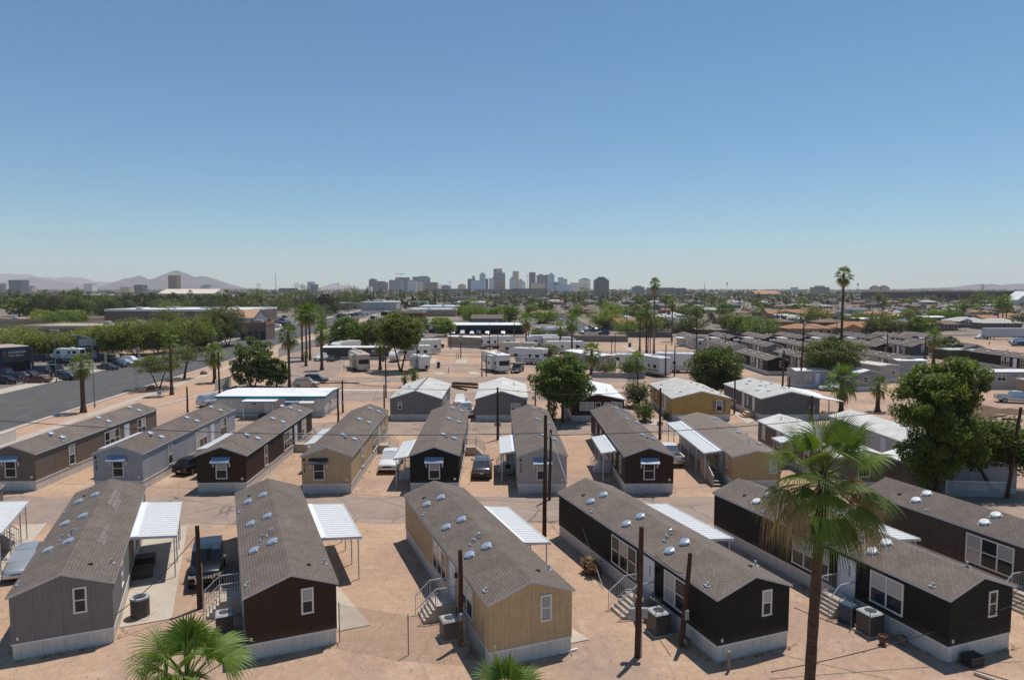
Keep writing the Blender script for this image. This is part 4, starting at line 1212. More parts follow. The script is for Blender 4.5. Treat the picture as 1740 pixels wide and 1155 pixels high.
# patch of paler sealed shingles on the grey home
for ro in [c for c in hA.children if c.name.startswith('roof')]:
    for (xa, xb, ya, yb) in ((.5, .72, 12.2, 16.3), (.78, .98, 11.6, 15.2), (1.02, 1.16, 11.0, 13.6), (.9, 1.08, 5.0, 8.3), (1.12, 1.26, 4.6, 6.4)):
        m = MB(); zz = lambda x: roofz(x, 4.05, 3.248, 2.285) + .006
        m.poly([(xa, ya, zz(xa)), (xb, ya, zz(xb)), (xb, yb, zz(xb)), (xa, yb, zz(xa))])
        m.build('roof_patch', pm('patch_grey', (.185,.16,.14), .9, var=.4, scale=3), ro, fix=False)
carport('white carport over the concrete drive at the left edge', hA0, 2.2, 4.6, 7.2, 14.2, 3.0, 2.75, (7.4, 9.8, 12.4, 14.0))
carport('white carport on the grey home, beside the black off-road car', hA, 2.2, 4.75, 7.3, 14.6, 3.0, 2.72, (7.5, 10.0, 12.6, 14.4))
carport('white carport on the right of the dark brown front home', hD, 2.2, 4.75, 7.2, 14.2, 3.0, 2.72, (7.4, 9.9, 12.4, 14.0))
carport('white carport behind the ridge of the tan front home', hB, 2.2, 4.25, 7.2, 14.4, 3.0, 2.72, (7.4, 9.9, 12.4, 14.2))
carport('white carport between the two black homes', hC, 2.2, 4.5, 7.2, 14.4, 3.0, 2.72, (7.4, 9.9, 12.4, 14.2))
carport('white carport behind the tall fan palm, between black and brown homes', hE, 2.2, 4.7, 7.2, 14.4, 3.0, 2.72, (7.4, 9.9, 12.4, 14.2))
steps('concrete steps beside the black off-road car', hD, 'L', 5.35, 6.75, 2.0, .85)
steps('concrete steps in front of the tan home door', hB, 'L', 5.4, 6.75, 2.0, .85)
steps('concrete steps with a plant stand beside the black home door', hC, 'L', 5.35, 6.75, 2.3, .85)
steps('concrete steps beside the blue bin, behind the palm trunk', hE, 'L', 5.4, 6.75, 1.95, .85)
steps('concrete steps at the brown home on the right edge', hF, 'L', 5.4, 6.75, 1.95, .85)
steps('steps with a pale railing under the carport at the left edge', hA0, 'R', 12.0, 13.3, 2.0, .85)
def hloc(h, x, y, z=0.0):
    a = -h.rotation_euler.z; c, s = math.cos(a), math.sin(a)
    return (h.location.x + x*c + y*s, h.location.y - x*s + y*c, z)
cooler('round black air conditioner on the concrete beside the grey home', hloc(hA, 3.1, 2.6), 0, .95, 1.15, True)
cooler('square air conditioner between the tan home and a pole', hloc(hB, -3.1, 3.6), hB.rotation_euler.z, .85, 1.05)
cooler('air conditioner standing by the steps of the black home', hloc(hC, -3.15, 3.55), hC.rotation_euler.z, .95, 1.2)
cooler('air conditioner beside the blue bin', hloc(hE, -3.2, 3.55), hE.rotation_euler.z, .95, 1.2)
cooler('air conditioner hidden behind the off-road car steps', hloc(hD, -3.1, 3.6), hD.rotation_euler.z, .85, 1.05)
bin_('dark blue bin by the steps of the black home behind the palm trunk', hloc(hE, -3.45, 4.75), hE.rotation_euler.z + .2)
bin_('dark blue bin at the right edge of the photo', hloc(hF, -3.5, 4.7), hF.rotation_euler.z)
# concrete drives
def hpoly(h, pts): return [hloc(h, x, y) for x, y in pts]
sheet('concrete_drive', hpoly(hA, [(2.2, 1.6), (4.7, 1.6), (5.0, 17.5), (2.2, 17.5)]), CONC, .05, thick=1)
sheet('concrete_drive', hpoly(hD, [(2.2, 1.2), (4.1, 1.2), (3.15, 7.2), (2.2, 7.2)]), CONC, .05, thick=1)
sheet('concrete_drive', hpoly(hB, [(2.2, .7), (3.5, .7), (2.9, 3.4), (2.2, 3.4)]), CONC, .05, thick=1)
sheet('concrete_drive', hpoly(hA0, [(2.2, 2), (4.7, 2), (5.0, 17.5), (2.2, 17.5)]), CONC, .05, thick=1)

# clutter beside the homes
def gas_valve(label, loc, rz):
    t = thing('gas_meter', label, 'gas meter', loc, rz, 'gas meters at the skirting')
    b = MB(); b.box(-.16,.16,-.12,.12,.22,.55); b.lathe([(.1,0),(.15,.05),(.15,.16),(.08,.2)], 12, (.3, 0, .25)); b.build('meter_case', pm('meter_dark', (.10,.11,.12), .5, .3), t, bevel=.02)
    p = MB(); p.tube([(-.1,0,0),(-.1,0,.62),(.28,0,.62),(.28,0,.4)], .022, 6); p.tube([(.28,.0,.5),(.5,.02,.62),(.62,.1,.5),(.66,.2,.3)], .02, 6); p.build('pipework', pm('pipe_yellow', (.30,.22,.08), .5), t)
    return t
gas_valve('gas meter against the skirting of the black home near the leaning pole', hloc(hC, -2.75, 1.6), hC.rotation_euler.z + 1.57)
gas_valve('gas meter against the skirting of the black home right of the palm', hloc(hE, -2.75, 1.9), hE.rotation_euler.z + 1.57)
gas_valve('gas meter behind the left corner of the dark brown home', hloc(hD, -2.7, 1.8), hD.rotation_euler.z + 1.57)
gas_valve('gas meter at the front corner of the tan home', hloc(hB, -2.7, 1.4), hB.rotation_euler.z + 1.57)
def pot(label, loc, col, r=.2, h=.35, plant=True):
    t = thing('plant_pot', label, 'plant pot', loc, 0, 'plant pots beside the steps')
    b = MB(); b.lathe([(r*.7,0),(r,h*.9),(r*1.08,h*.9),(r*1.08,h),(r*.9,h),(r*.85,h*.85)], 14); b.build('pot', pm('pot_%d' % int(col[0]*99), col, .8), t)
    if plant:
        rng = random.Random(int(loc[0]*50)); m = MB(); leaf_cloud(m, rng, (0,0,h+.14), .2, 60, .07); m.build('leaves', G_ASH, t, fix=False)
pot('brown tub standing in front of the palm-side black home', hloc(hE, -3.6, 2.4), (.12,.06,.035), .2, .5, False)
pot('small pot on the landing of the black home steps', hloc(hC, -2.55, 5.0, .85), (.35,.3,.25), .14, .24)
pot('terracotta pot by the landing of the black home', hloc(hC, -3.1, 4.75), (.28,.12,.06), .15, .28)
def plant_stand(label, loc, rz):
    t = thing('plant_stand', label, 'plant stand', loc, rz)
    b = MB()
    for x in (-.3,.3):
        for y in (-.16,.16): b.box(x-.02,x+.02,y-.02,y+.02,0,1.5)
    b.build('frame', pm('stand_grey', (.16,.15,.14), .7), t)
    for z in (.4,.85,1.3):
        s = MB(); s.box(-.32,.32,-.18,.18,z,z+.03); s.build('shelf', pm('stand_grey', (.16,.15,.14), .7), t)
plant_stand('grey slatted plant stand beside the black home steps', hloc(hC, -2.75, 4.55), hC.rotation_euler.z + 1.57)
def lattice(label, loc, rz, L=1.6, H=1.1):
    t = thing('lattice_screen', label, 'screen', loc, rz)
    m = MB()
    for k in range(13): m.box(k*L/13, k*L/13+.03, -.01, .01, .05, H)
    for k in range(9): m.box(0, L, .012, .03, .08+k*H/9, .11+k*H/9)
    m.build('slats', pm('lattice_brown', (.16,.12,.09), .8), t)
    m = MB(); m.box(-.05, 0, -.03, .03, 0, H+.1); m.box(L, L+.05, -.03, .03, 0, H+.1); m.build('posts', STEEL, t)
lattice('dark lattice screen behind the air conditioner of the black home', hloc(hC, -3.75, 4.5), hC.rotation_euler.z + 1.2)
bush('dry brown bush against the skirting of the black home', hloc(hC, -3.0, 11.3), .75, 1.15, 'dry', 3, n=900, size=.10, name='dry_bush')
def stake(label, loc, h, col=STEEL, r=.03, lean=0, group='short posts around the homes'):
    m = MB(); m.tube([(0,0,-.05),(lean*.5,0,h*.5),(lean,0,h)], r, 8); m.lathe([(r*1.3,0),(r*1.1,.03)], 8, (lean,0,h))
    t = m.build('short_post', col, None, loc); return tag(t, label, 'post', group)
c_ = at(1238, 1140); stake('rusty bollard in front of the black home gable', (c_.x, c_.y, 0), .95, pm('rusty_pipe', (.28,.19,.13), .8, var=.4, scale=6), .07)
for a, b, hh, lb in ((1114,1081,1.5,'thin metal stake beside the air conditioner of the black home'),(1477,1084,1.5,'thin metal stake at the air conditioner right of the palm'),(1446,1068,1.5,'thin metal stake behind the blue bin'),(1504,1068,1.4,'thin metal stake at the wall of the palm-side black home'),(1140,1052,1.3,'thin metal stake by the skirting under the double window')):
    q = at(a, b); stake(lb, (q.x, q.y, 0), hh, STEEL, .022)
# chain link fence across the yard of the tan home
CH = None
def chain_mat():
    n = NT('chain_link')
    p = n.xyz('Object')
    u = n.math('ADD', (p, 'X'), (p, 'Z')); v = n.math('SUBTRACT', (p, 'X'), (p, 'Z'))
    a = n.math('LESS_THAN', n.math('FRACT', n.math('DIVIDE', u, .075)), .13)
    b = n.math('LESS_THAN', n.math('FRACT', n.math('DIVIDE', v, .075)), .13)
    k = n.math('MAXIMUM', a, b)
    n.b.inputs['Base Color'].default_value = (.16, .15, .145, 1); n.set(n.b, Roughness=.5, Metallic=.4)
    n.lnk(k, n.b, 'Alpha'); return n.m
CHAIN = chain_mat()
def chain_fence(label, pts, h=1.35, posts=None):
    a0 = pts[0]; t = thing('chain_link_fence', label, 'fence', (a0[0], a0[1], 0))
    for i in range(len(pts) - 1):
        a, b = Vector(pts[i]), Vector(pts[i+1]); d = b - a; L = d.length; rz = math.atan2(d.y, d.x)
        m = MB(); m.poly([(0,0,.02),(L,0,.02),(L,0,h),(0,0,h)]); o = m.build('mesh', CHAIN, t, ((a-Vector(a0)).x, (a-Vector(a0)).y, 0), rz, fix=False)
    for p in pts:
        q = MB(); q.tube([(0,0,0),(0,0,h+.08)], .03, 8); q.build('post', STEEL, t, (p[0]-a0[0], p[1]-a0[1], 0))
q = [at(577,1090), at(694,1112), at(822,1122)]
chain_fence('chain link fence between the brown and the tan front homes', [(p.x, p.y, 0) for p in q], 2.0)

# ================================================================ SECOND ROW
h1 = home_second_row('taupe home at the left edge of the second row', -44.6, 59.7, -2, 'taupe', AWN_B)
h2 = home_second_row('blue grey home beside the black hatchback', -35.1, 59.8, -2, 'bluegrey', AWN_B)
h3 = home_second_row('dark brown home between the blue grey and the tan homes', -25.65, 59.24, -1.8, 'brown', AWN_B)
h4 = home_second_row('tan home with a black window awning', -16.29, 58.9, -2.0, 'tan', AWN_K, wx=-.65)
h5 = home_second_row('black home with a blue awning beside the grey wagon', -6.85, 59.2, -1.5, 'black', AWN_B)
h6 = home_second_row('light grey home behind the two tall poles', 2.66, 58.85, -1.5, 'ltgrey', AWN_B, flip=True)
h7 = home_second_row('dark brown home in front of the white pickup', 12.05, 58.94, -1, 'brown', AWN_B, flip=True)
# older tan home with a sagging two tone gable
h8 = simple_home('older tan home with a long white porch roof along its side', 21.9, 60.0, -1.0, 4.3, 18.5, .87, 3.1, 3.62, siding('tan_old', (.48,.32,.16)), pm('old_roof', (.21,.165,.135), .95, var=.15, scale=3, bump=.3), WMETAL,
                 wins=(('F', 1.1, 1.8, 1.5, 2.7, 1), ('L', 1.5, 1.9, 1.6, 2.9, 1), ('L', 4.5, 5.2, 1.5, 2.6, 1), ('L', 7.0, 7.6, 1.9, 2.7, 1), ('L', 12.5, 13.3, 1.7, 2.7, 1)), doors=(('L', 3.0, 3.9),),
                 vents=((1.1, 15.5), (1.3, 8.5), (1.5, 3.5), (-.6, 9.5, 'p'), (.4, 3.2, 'p')), group='long mobile homes in the second row')
h9 = simple_home('brown grey home with a pale metal roof behind the palm crown', 31.2, 59.6, -2.5, 4.9, 17.2, .8, 3.05, 3.75, wallmat('taupe'), SH_GREY, FASCIA,
                 wins=(('L', 15.2, 16.1, 1.2, 2.9, 1), ('L', 11.4, 12.3, 1.2, 2.9, 1), ('L', 5, 6, 1.2, 2.8, 1), ('F', -.5, .6, 1.3, 2.8, 1)), doors=(('L', 8.2, 9.1),), vents=((-.8, 15, 'p'), (.7, 14.5, 'p')), group='long mobile homes in the second row')
h10 = simple_home('white sided home with a pale roof left of the big trees', 41.0, 62.3, -3.5, 4.9, 17.5, .7, 3.05, 3.7, siding('offwhite_siding', (.52,.50,.48)), SH_GREY, WMETAL,
                  wins=(('L', 12.9, 13.6, 1.2, 2.7, 1), ('L', 14.2, 14.5, 1.5, 2.7, 1), ('L', 10.0, 10.8, 1.2, 2.8, 1), ('L', 3, 4, 1.2, 2.8, 1)), doors=(('L', 6.5, 7.4),), group='long mobile homes in the second row')
SM = pm('smooth_white', (.70,.70,.68), .45, var=.05, dirt=.1)
carport('white carport between the taupe and blue grey homes', h2, -2.2, -4.1, 4.4, 11.8, 3.0, 2.75, (4.6, 7.9, 11.5), SM, .3)
carport('white carport between the blue grey and dark brown homes', h3, -2.2, -4.0, 4.7, 11.8, 3.0, 2.75, (4.9, 8.2, 11.5), SM, .3)
carport('white carport left of the tan second row home', h4, -2.2, -3.7, 7.0, 14.4, 3.0, 2.75, (7.2, 10.5, 14.2), SM, .3)
carport('white carport between the white pickup and the black home', h5, -2.2, -3.7, 1.2, 8.2, 3.0, 2.75, (1.4, 3.9, 7.9), SM, .35)
carport('white carport over patio chairs beside the light grey home', h6, -2.2, -3.65, 3.5, 10.6, 3.0, 2.75, (3.6, 7.0, 10.4), SM, .4)
carport('white carport on the left of the dark brown second row home', h7, -2.2, -3.65, 3.5, 10.4, 3.0, 2.75, (3.6, 6.3, 8.9), SM, .35)
carport('long white porch roof along the older tan home', h8, -2.2, -3.95, 2.7, 17.0, 2.95, 2.7, (2.8, 5.7, 8.5, 11.5, 14.3, 16.8), SM, .4)
carport('small white door roof on the brown grey home behind the palm', h9, -2.5, -3.9, 8.0, 10.2, 2.8, 2.6, (8.1, 10.0), SM, .2)
steps('steps behind the white pickup at the tan home', h4, 'R', 14.6, 16.0, 2.1, .9)
steps('pale steps beside the grey wagon', h5, 'R', 13.4, 14.8, 2.1, .9)
steps('steps right of the dark brown second row home', h3, 'R', 14.8, 16.1, 2.1, .9)
steps('dark steps under the carport of the dark brown second row home', h7, 'L', 6.9, 8.2, 1.9, .9, concrete=False)
steps('steps under the carport beside the black second row home', h5, 'L', 4.2, 5.4, 1.7, .9, concrete=False)
steps('dark steps under the carport of the light grey home', h6, 'L', 6.9, 8.1, 1.8, .9, concrete=False)
# stair running forwards along the older tan home
def side_stair(label, loc, rz, w=1.0, run=2.6, h=.95, n=5):
    t = thing('porch_stair', label, 'steps', loc, rz, 'steps up to the doors of the homes')
    b = MB()
    for k in range(n): b.box(-w/2, w/2, run*k/n, run*(k+1)/n + .03, h*(k+1)/n - .05, h*(k+1)/n)
    b.box(-w/2, w/2, run, run + 1.4, h - .06, h); b.build('tread', pm('deck_grey', (.22,.21,.2), .8), t)
    s = MB(); s.add([(-w/2-.06,0,0),(-w/2-.06,run,0),(-w/2-.06,run,h+.95),(-w/2-.06,.1,1.0),(-w/2,0,0),(-w/2,run,0),(-w/2,run,h+.95),(-w/2,.1,1.0)], [(0,1,2,3),(7,6,5,4),(3,2,6,7),(0,3,7,4),(1,5,6,2)])
    s.box(-w/2-.06, -w/2, run, run+1.4, .0, h+.95); s.build('side_board', pm('tan_board', (.42,.33,.24), .8), t)
    r = MB(); r.tube([(-w/2-.03, -.05, 1.0), (-w/2-.03, run, h+1.0)], .05, 6); r.build('railing', WMETAL, t)
side_stair('stair with a tan side board under the long white porch roof', hloc(h8, -3.05, 1.0), h8.rotation_euler.z)
def chair(label, loc, rz):
    t = thing('patio_chair', label, 'chair', loc, rz, 'patio chairs under the carport')
    s = MB(); s.box(-.27,.27,-.25,.27,.40,.44); s.build('seat', pm('chair_tan', (.30,.2,.14), .7), t)
    b = MB(); b.add([(-.27,.25,.44),(.27,.25,.44),(.27,.42,1.0),(-.27,.42,1.0),(-.27,.29,.44),(.27,.29,.44),(.27,.46,1.0),(-.27,.46,1.0)], [(0,1,2,3),(7,6,5,4),(0,4,5,1),(3,2,6,7),(1,5,6,2),(0,3,7,4)]); b.build('backrest', pm('chair_tan', (.30,.2,.14), .7), t)
    for x in (-.25,.25):
        for y in (-.23,.25):
            l = MB(); l.tube([(x,y,0),(x,y,.42)], .018, 6); l.build('leg', STEEL, t)
        a = MB(); a.tube([(x,-.23,.42),(x,-.23,.62),(x,.3,.64)], .018, 6); a.build('armrest', STEEL, t)
chair('tan patio chair standing in the sun beside the grey wagon', (-.62, 63.6, 0), 2.0)
chair('patio chair standing under the carport of the light grey home', (.0, 66.0, 0), 1.2)
def grill(label, loc):
    t = thing('barbecue_grill', label, 'grill', loc, .3)
    b = MB(); b.lathe([(.05,.62),(.24,.70),(.28,.85),(.28,.88)], 14); b.build('bowl', BLACK, t)
    b = MB(); b.lathe([(.285,.89),(.25,1.02),(.1,1.1),(.03,1.12)], 14); b.build('lid', BLACK, t)
    for k in range(3):
        l = MB(); a = k*2.09; l.tube([(math.cos(a)*.12,math.sin(a)*.12,.68),(math.cos(a)*.3,math.sin(a)*.3,0)], .015, 5); l.build('leg', STEEL, t)
grill('black kettle grill under the carport of the light grey home', hloc(h6, -2.9, 6.2))

# cars between the homes
car('boxy', 'black', 'black off-road car with chrome bull bar beside the dark brown home', (-19.1, 41.6, 0), math.pi + .36, cat='car')
car('sedan', 'silver', 'silver sedan behind the grey front home at the left edge', hloc(hA, -4.2, 12.7), math.pi + hA.rotation_euler.z)
car('hatch', 'black', 'black hatchback between the blue grey and dark brown homes', (-31.5, 66.4, 0), -.2)
car('pickup', 'white', 'white pickup facing the lane beside the tan home', (-12.2, 67.8, 0), math.pi + .03)
car('suv', 'grey', 'grey wagon with a roof rack seen from behind', (-2.9, 65.3, 0), .02)
rr = MB()
for x in (-.55, .55): rr.tube([(x,-1.6,1.84),(x,.3,1.84)], .02, 6)
for y in (-1.3, 0.0): rr.tube([(-.55,y,1.86),(.55,y,1.86)], .018, 6)
wg = [o for o in bpy.data.objects if o.get('label', '').startswith('grey wagon')][0]
rr.build('roof_rack', BLACK, wg)
car('pickup', 'white', 'white pickup half hidden behind the dark brown second row home', (16.4, 70.2, 0), .03)
car('sedan', 'white', 'white sedan facing the viewer between the two grey double homes', (-8.1, 105.6, 0), math.pi)
car('pickup', 'white', 'white car in front of the white sedan, half hidden by a roof', (-6.6, 96.5, 0), .12, cat='car')
car('van', 'silver', 'silver minivan parked left of the white home with teal trim', (-46.2, 104.6, 0), -.5)
car('suv', 'tan', 'beige off-road wagon under the tree near the white home', (-37.6, 123.9, 0), -1.45)
car('suv', 'dkgrey', 'dark grey wagon parked behind the beige one', (-37.4, 129.0, 0), -1.4)

# ================================================================ THIRD ROW
WR = pm('white_roof_coat', (.78,.77,.74), .6, var=.08, scale=.6, dirt=.22)
TEAL = pm('teal_paint', (.02,.22,.28), .5)
CRM = siding('pale_siding', (.60,.575,.54), groove=.85, dirt=.3)
t = hW = thing('mobile_home', 'white double home with teal trim around its flat white roof', 'mobile home', (-33.9, 94.9, 0), 0, 'double width homes of the third row')
b = MB(); b.box(-7.6, 7.6, 0, 7.9, .55, 2.75); b.build('wall', CRM, t)
b = MB(); b.box(-7.55, 7.55, .04, 7.86, 0, .55); so = b.build('skirting', SKIRT, t)
b = MB(); b.box(-7.62, 7.62, -.02, 7.92, .50, .60); b.build('skirt_trim', pm('teal_pale', (.2,.36,.45), .6), so)
b = MB(); b.prism([(y, z) for y, z in ((-.2,2.75),(4,2.98),(8.1,2.75),(8.1,2.95),(4,3.2),(-.2,2.95))], -7.8, 7.8); b.move(0, lambda p: (p[1], p[0], p[2])); ro = b.build('roof', WR, t)
b = MB(); b.box(-7.83, 7.83, -.24, -.19, 2.66, 2.98)
b.add([(7.83,-.2,2.66),(7.83,4,2.9),(7.83,8.1,2.66),(7.83,8.1,2.99),(7.83,4,3.23),(7.83,-.2,2.99),(7.79,-.2,2.66),(7.79,4,2.9),(7.79,8.1,2.66),(7.79,8.1,2.99),(7.79,4,3.23),(7.79,-.2,2.99)],
      [(0,1,4,5),(1,2,3,4),(6,11,10,7),(7,10,9,8),(0,6,7,1),(1,7,8,2),(2,8,9,3),(5,4,10,11),(4,3,9,10),(0,5,11,6)]); b.build('fascia', TEAL, ro)
Fm = wallmap('F', 15.2, 7.9)
for u0, u1, z0, z1 in ((-2.6,-1.9,1.7,2.3),(.15,.65,1.7,2.35),(1.75,2.35,1.3,2.35)): window(t, Fm, u0, u1, z0, z1, 1, TRIM)
door(t, Fm, -.9, .0, .55, 2.55, lite=False)
window(t, wallmap('R', 15.2, 7.9), 5.4, 6.2, 1.5, 2.4)
b = MB(); b.box(7.6, 7.9, 2.6, 3.1, 1.5, 1.9); b.build('window_cooler', pm('cooler_white', (.55,.54,.5), .6), t)
for u0, u1, z, d, c in ((2.2, 4.3, 2.5, .9, AWN_B), (4.3, 6.3, 2.45, 1.0, TRIM), (1.7, 3.6, 2.0, 1.1, WMETAL)):
    b = MB(); b.add([(u0,0,z),(u1,0,z),(u1,-d,z-.3),(u0,-d,z-.3),(u0,0,z-.05),(u1,0,z-.05),(u1,-d,z-.35),(u0,-d,z-.35)], [(0,1,2,3),(7,6,5,4),(3,2,6,7),(0,3,7,4),(1,5,6,2),(0,4,5,1)]); b.build('window_awning', c, t)
b = MB(); b.box(-3.3, 1.3, -2.3, -.02, 2.5, 2.58); pr = b.build('porch_roof', WR, t); b = MB(); b.box(-3.33, 1.33, -2.34, -2.29, 2.44, 2.6); b.build('fascia', pm('teal_light', (.12,.33,.45), .5), pr)
for x in (-3.0, 1.0): b = MB(); b.box(x-.06, x+.06, -2.2, -2.08, 0, 2.5); b.build('porch_post', WMETAL, t)
b = MB(); b.box(-1.3, .3, -1.2, -.02, 0, .52); b.build('doorstep', pm('step_green', (.05,.06,.05), .9), t)

GR = wallmat('grey'); SLH = SH_GREY
hG1 = simple_home('grey double home with a pale roof, left of the white sedan', -13.2, 92.4, 0, 6.95, 14.2, .78, 3.02, 4.1, siding('grey_double', (.20,.19,.18)), SLH, FASCIA, wins=(('F',-2.4,-1.85,1.5,2.55,1),('R',3,3.8,1.3,2.6,1),('R',7,8,1.3,2.6,2)), doors=(('R',5,5.9),), vents=((-1.6,6,'p'),(-1.9,6.4,'p'),(-2.6,2,'c')), group='double width homes of the third row')
b = MB(); b.box(-.16, .16, -.1, 14.3, 4.15, 4.17); b.build('ridge_cap', STEEL, [c for c in hG1.children if c.name.startswith('roof')][0])
hG2 = simple_home('grey double home with a pale roof, right of the white sedan', -1.45, 92.0, 0, 7.0, 14.5, .78, 3.02, 4.1, siding('grey_double', (.20,.19,.18)), SLH, FASCIA, wins=(('F',1.3,2.6,1.2,2.45,2),('L',3,3.8,1.3,2.6,1),('R',7,8,1.3,2.6,2)), doors=(('L',5,5.9),), vents=((1.7,9,'p'),(1.75,9.6,'p'),(2.2,4,'c')), group='double width homes of the third row')
hM = simple_home('maroon home with a bright white roof beside the tree', 11.7, 91.8, 0, 7.1, 14.0, .75, 3.0, 3.72, wallmat('maroon'), WR, WMETAL, wins=(('F',-2.5,-.6,1.45,2.65,2),('F',-.4,.4,1.3,2.6,1),('F',.75,1.6,1.5,2.6,1),('F',1.75,2.5,1.6,2.7,1),('F',2.55,3.3,1.5,2.6,1)), doors=(('L',4,4.9),), vents=((1.8,5,'p'),(-1.7,7,'p')), group='double width homes of the third row')
hO = simple_home('ochre double home with a pale roof and shuttered window', 25.85, 92.2, -.5, 8.0, 14.2, .8, 3.05, 4.05, wallmat('ochre'), SLH, FASCIA, wins=(('F',2.0,2.85,1.3,2.85,1),('L',2.2,2.9,1.5,2.7,1),('L',5.5,6.3,1.4,2.7,1),('L',9.5,10.4,1.4,2.7,1)), doors=(('L',3.6,4.5),), vents=((-2.2,2.5,'c'),(-3,11,'c'),(1.2,10,'c'),(1.8,9,'c'),(2.2,7,'c'),(2.4,6,'c'),(2.8,4.5,'c'),(2.2,3.5,'p'),(3.2,2.2,'c')), group='double width homes of the third row')
for u in (1.55, 2.9): b = MB(); wbox(b, wallmap('F', 8.0, 14.2), u, u+.4, .003, .04, 1.3, 2.85); b.build('shutter', pm('shutter_tan', (.26,.19,.12), .7), hO)
hDG = simple_home('dark grey double home with a covered patio on its right', 38.0, 92.2, -2.2, 8.1, 14.5, .8, 3.05, 4.0, wallmat('slate'), SLH, FASCIA, wins=(('L',9.5,10.3,1.3,2.7,1),('L',4.5,5.2,1.3,2.7,1)), doors=(('L',2.2,3.1),('L',6,6.9)), vents=((-1,12),(-2,10.5),(.3,11),(-1.2,7.5),(.6,8),(-2.6,5),(1,4.5),(-1.8,3),(-.9,6,'p'),(2,11)), group='double width homes of the third row', chrome=False)
t = thing('patio_cover', 'white patio roof joined to the dark grey double home', 'patio roof', hDG.location, hDG.rotation_euler.z)
b = MB(); b.add([(3.9,.3,3.12),(7.6,.3,2.55),(7.6,11.5,2.55),(3.9,11.5,3.12),(3.9,.3,3.02),(7.6,.3,2.45),(7.6,11.5,2.45),(3.9,11.5,3.02)], [(0,1,2,3),(7,6,5,4),(0,4,5,1),(1,5,6,2),(2,6,7,3),(3,7,4,0)]); b.build('roof_panel', WR, t)
for y in (.5, 4, 7.7, 11.2): b = MB(); b.box(7.35,7.47,y-.06,y+.06,0,2.5); b.build('post', WMETAL if y > 1 else BLACK, t)
b = MB(); b.box(4.2,7.5,.35,.45,0,.95); b.build('half_wall', CRM, t)
for k, (x, y) in enumerate(((4.9,2.6),(6.2,3.2))):
    bush('potted shrub under the white patio roof', hloc(hDG, x, y), .4, .9, 'ash', 40+k, 'shrubs under the patio roof', n=250, name='shrub')
t = thing('wooden_steps', 'pale wooden steps at the left door of the dark grey double home', 'steps', hloc(hDG, -4.9, 2.6), hDG.rotation_euler.z)
for k in range(3): b = MB(); b.box(-.9+.3*k, .8, -.6, .7, .27*k, .27*(k+1)); b.build('tread', pm('pine_board', (.5,.38,.24), .8), t)

# small leftovers lying about the yards
def pipe(label, p, q, r=.06, mat=WHITE):
    a, b = at(*p), at(*q); m = MB(); m.tube([(0,0,r),((b-a).x,(b-a).y,r)], r, 8); m.lathe([(r*1.3,0),(r*1.3,.1)], 8, ((b-a).x,(b-a).y,0)); tag(m.build('plastic_pipe', mat, None, a), label, 'pipe', 'pipes lying on the ground')
pipe('white pipe lying at the right front corner of the tan home', (951,1111), (979,1104)); pipe('pale board pipe lying at the right bottom corner of the photo', (1655,1145), (1690,1158), .09, pm('board_pale', (.5,.42,.33), .8))
def crate(label, p, s, col, rz=.3):
    t = thing('storage_box', label, 'box', (p[0], p[1], 0), rz, 'boxes standing in the yards'); b = MB(); b.hexa((-s,s,-s*.7,s*.7),(-s*1.05,s*1.05,-s*.75,s*.75), 0, s*1.1); b.build('body', pm('crate_%d' % int(col[0]*100), col, .7), t, bevel=.02)
    b = MB(); b.box(-s*1.1,s*1.1,-s*.8,s*.8,s*1.1,s*1.2); b.build('lid', BLACK, t, bevel=.01)
crate('black box at the corner of the palm-side black home', at(1652,1128), .4, (.03,.03,.03)); crate('brown chest under the carport of the grey front home', hloc(hA, 2.75, 8.4), .55, (.10,.07,.05), .4); crate('dark chest under the carport of the grey front home, further in', hloc(hA, 2.7, 10.2), .6, (.06,.05,.045), .4); crate('small tan box on the steps side of the light grey home', hloc(h6, -2.8, 5.0), .3, (.4,.3,.2))
wd = MB(); rw = random.Random(12)
for h in (hA, hD, hB, hC, hE, h3, h4, h5, h6, h7, h8):
    for k in range(46):
        s_ = rw.choice((-1, 1)); y_ = rw.uniform(-.4, 17.5) if rw.random() < .8 else -.25; x_ = s_*rw.uniform(2.25, 2.6) if y_ > -.2 else rw.uniform(-2.2, 2.2)
        q = hloc(h, x_, y_); leaf_cloud(wd, rw, (q[0], q[1], .06), .14, rw.randrange(4, 12), .05, 0, .6)
for k in range(700):
    q = (rw.uniform(-42, 44), rw.uniform(30, 82)); leaf_cloud(wd, rw, (q[0], q[1], .02), .09, rw.randrange(2, 6), .035, 0, .4)
gv = MB()
for k in range(3200):
    x, y = rw.uniform(-40, 40), 29 + 52*rw.random()**1.6
    s_ = rw.uniform(.018, .06); a = rw.uniform(0, 3)
    gv.add([(x - s_*math.cos(a), y - s_*math.sin(a), .0), (x + s_*math.sin(a)*.7, y - s_*math.cos(a)*.7, .0), (x + s_*math.cos(a), y + s_*math.sin(a), .0), (x - s_*math.sin(a)*.7, y + s_*math.cos(a)*.7, .0), (x, y, s_*.8)], [(0,1,4),(1,2,4),(2,3,4),(3,0,4)])
tag(gv.build('gravel', leafmat('gravel_stone', (.20,.14,.11), (.52,.42,.34), 0.0), None, fix=False), 'loose stones strewn over the bare dirt', 'gravel', kind='stuff')
tag(wd.build('dry_weeds', leafmat('weed_dry', (.20,.16,.07), (.30,.22,.12)), None, fix=False), 'sparse dry weeds along the skirtings and on the bare dirt', 'weeds', kind='stuff')
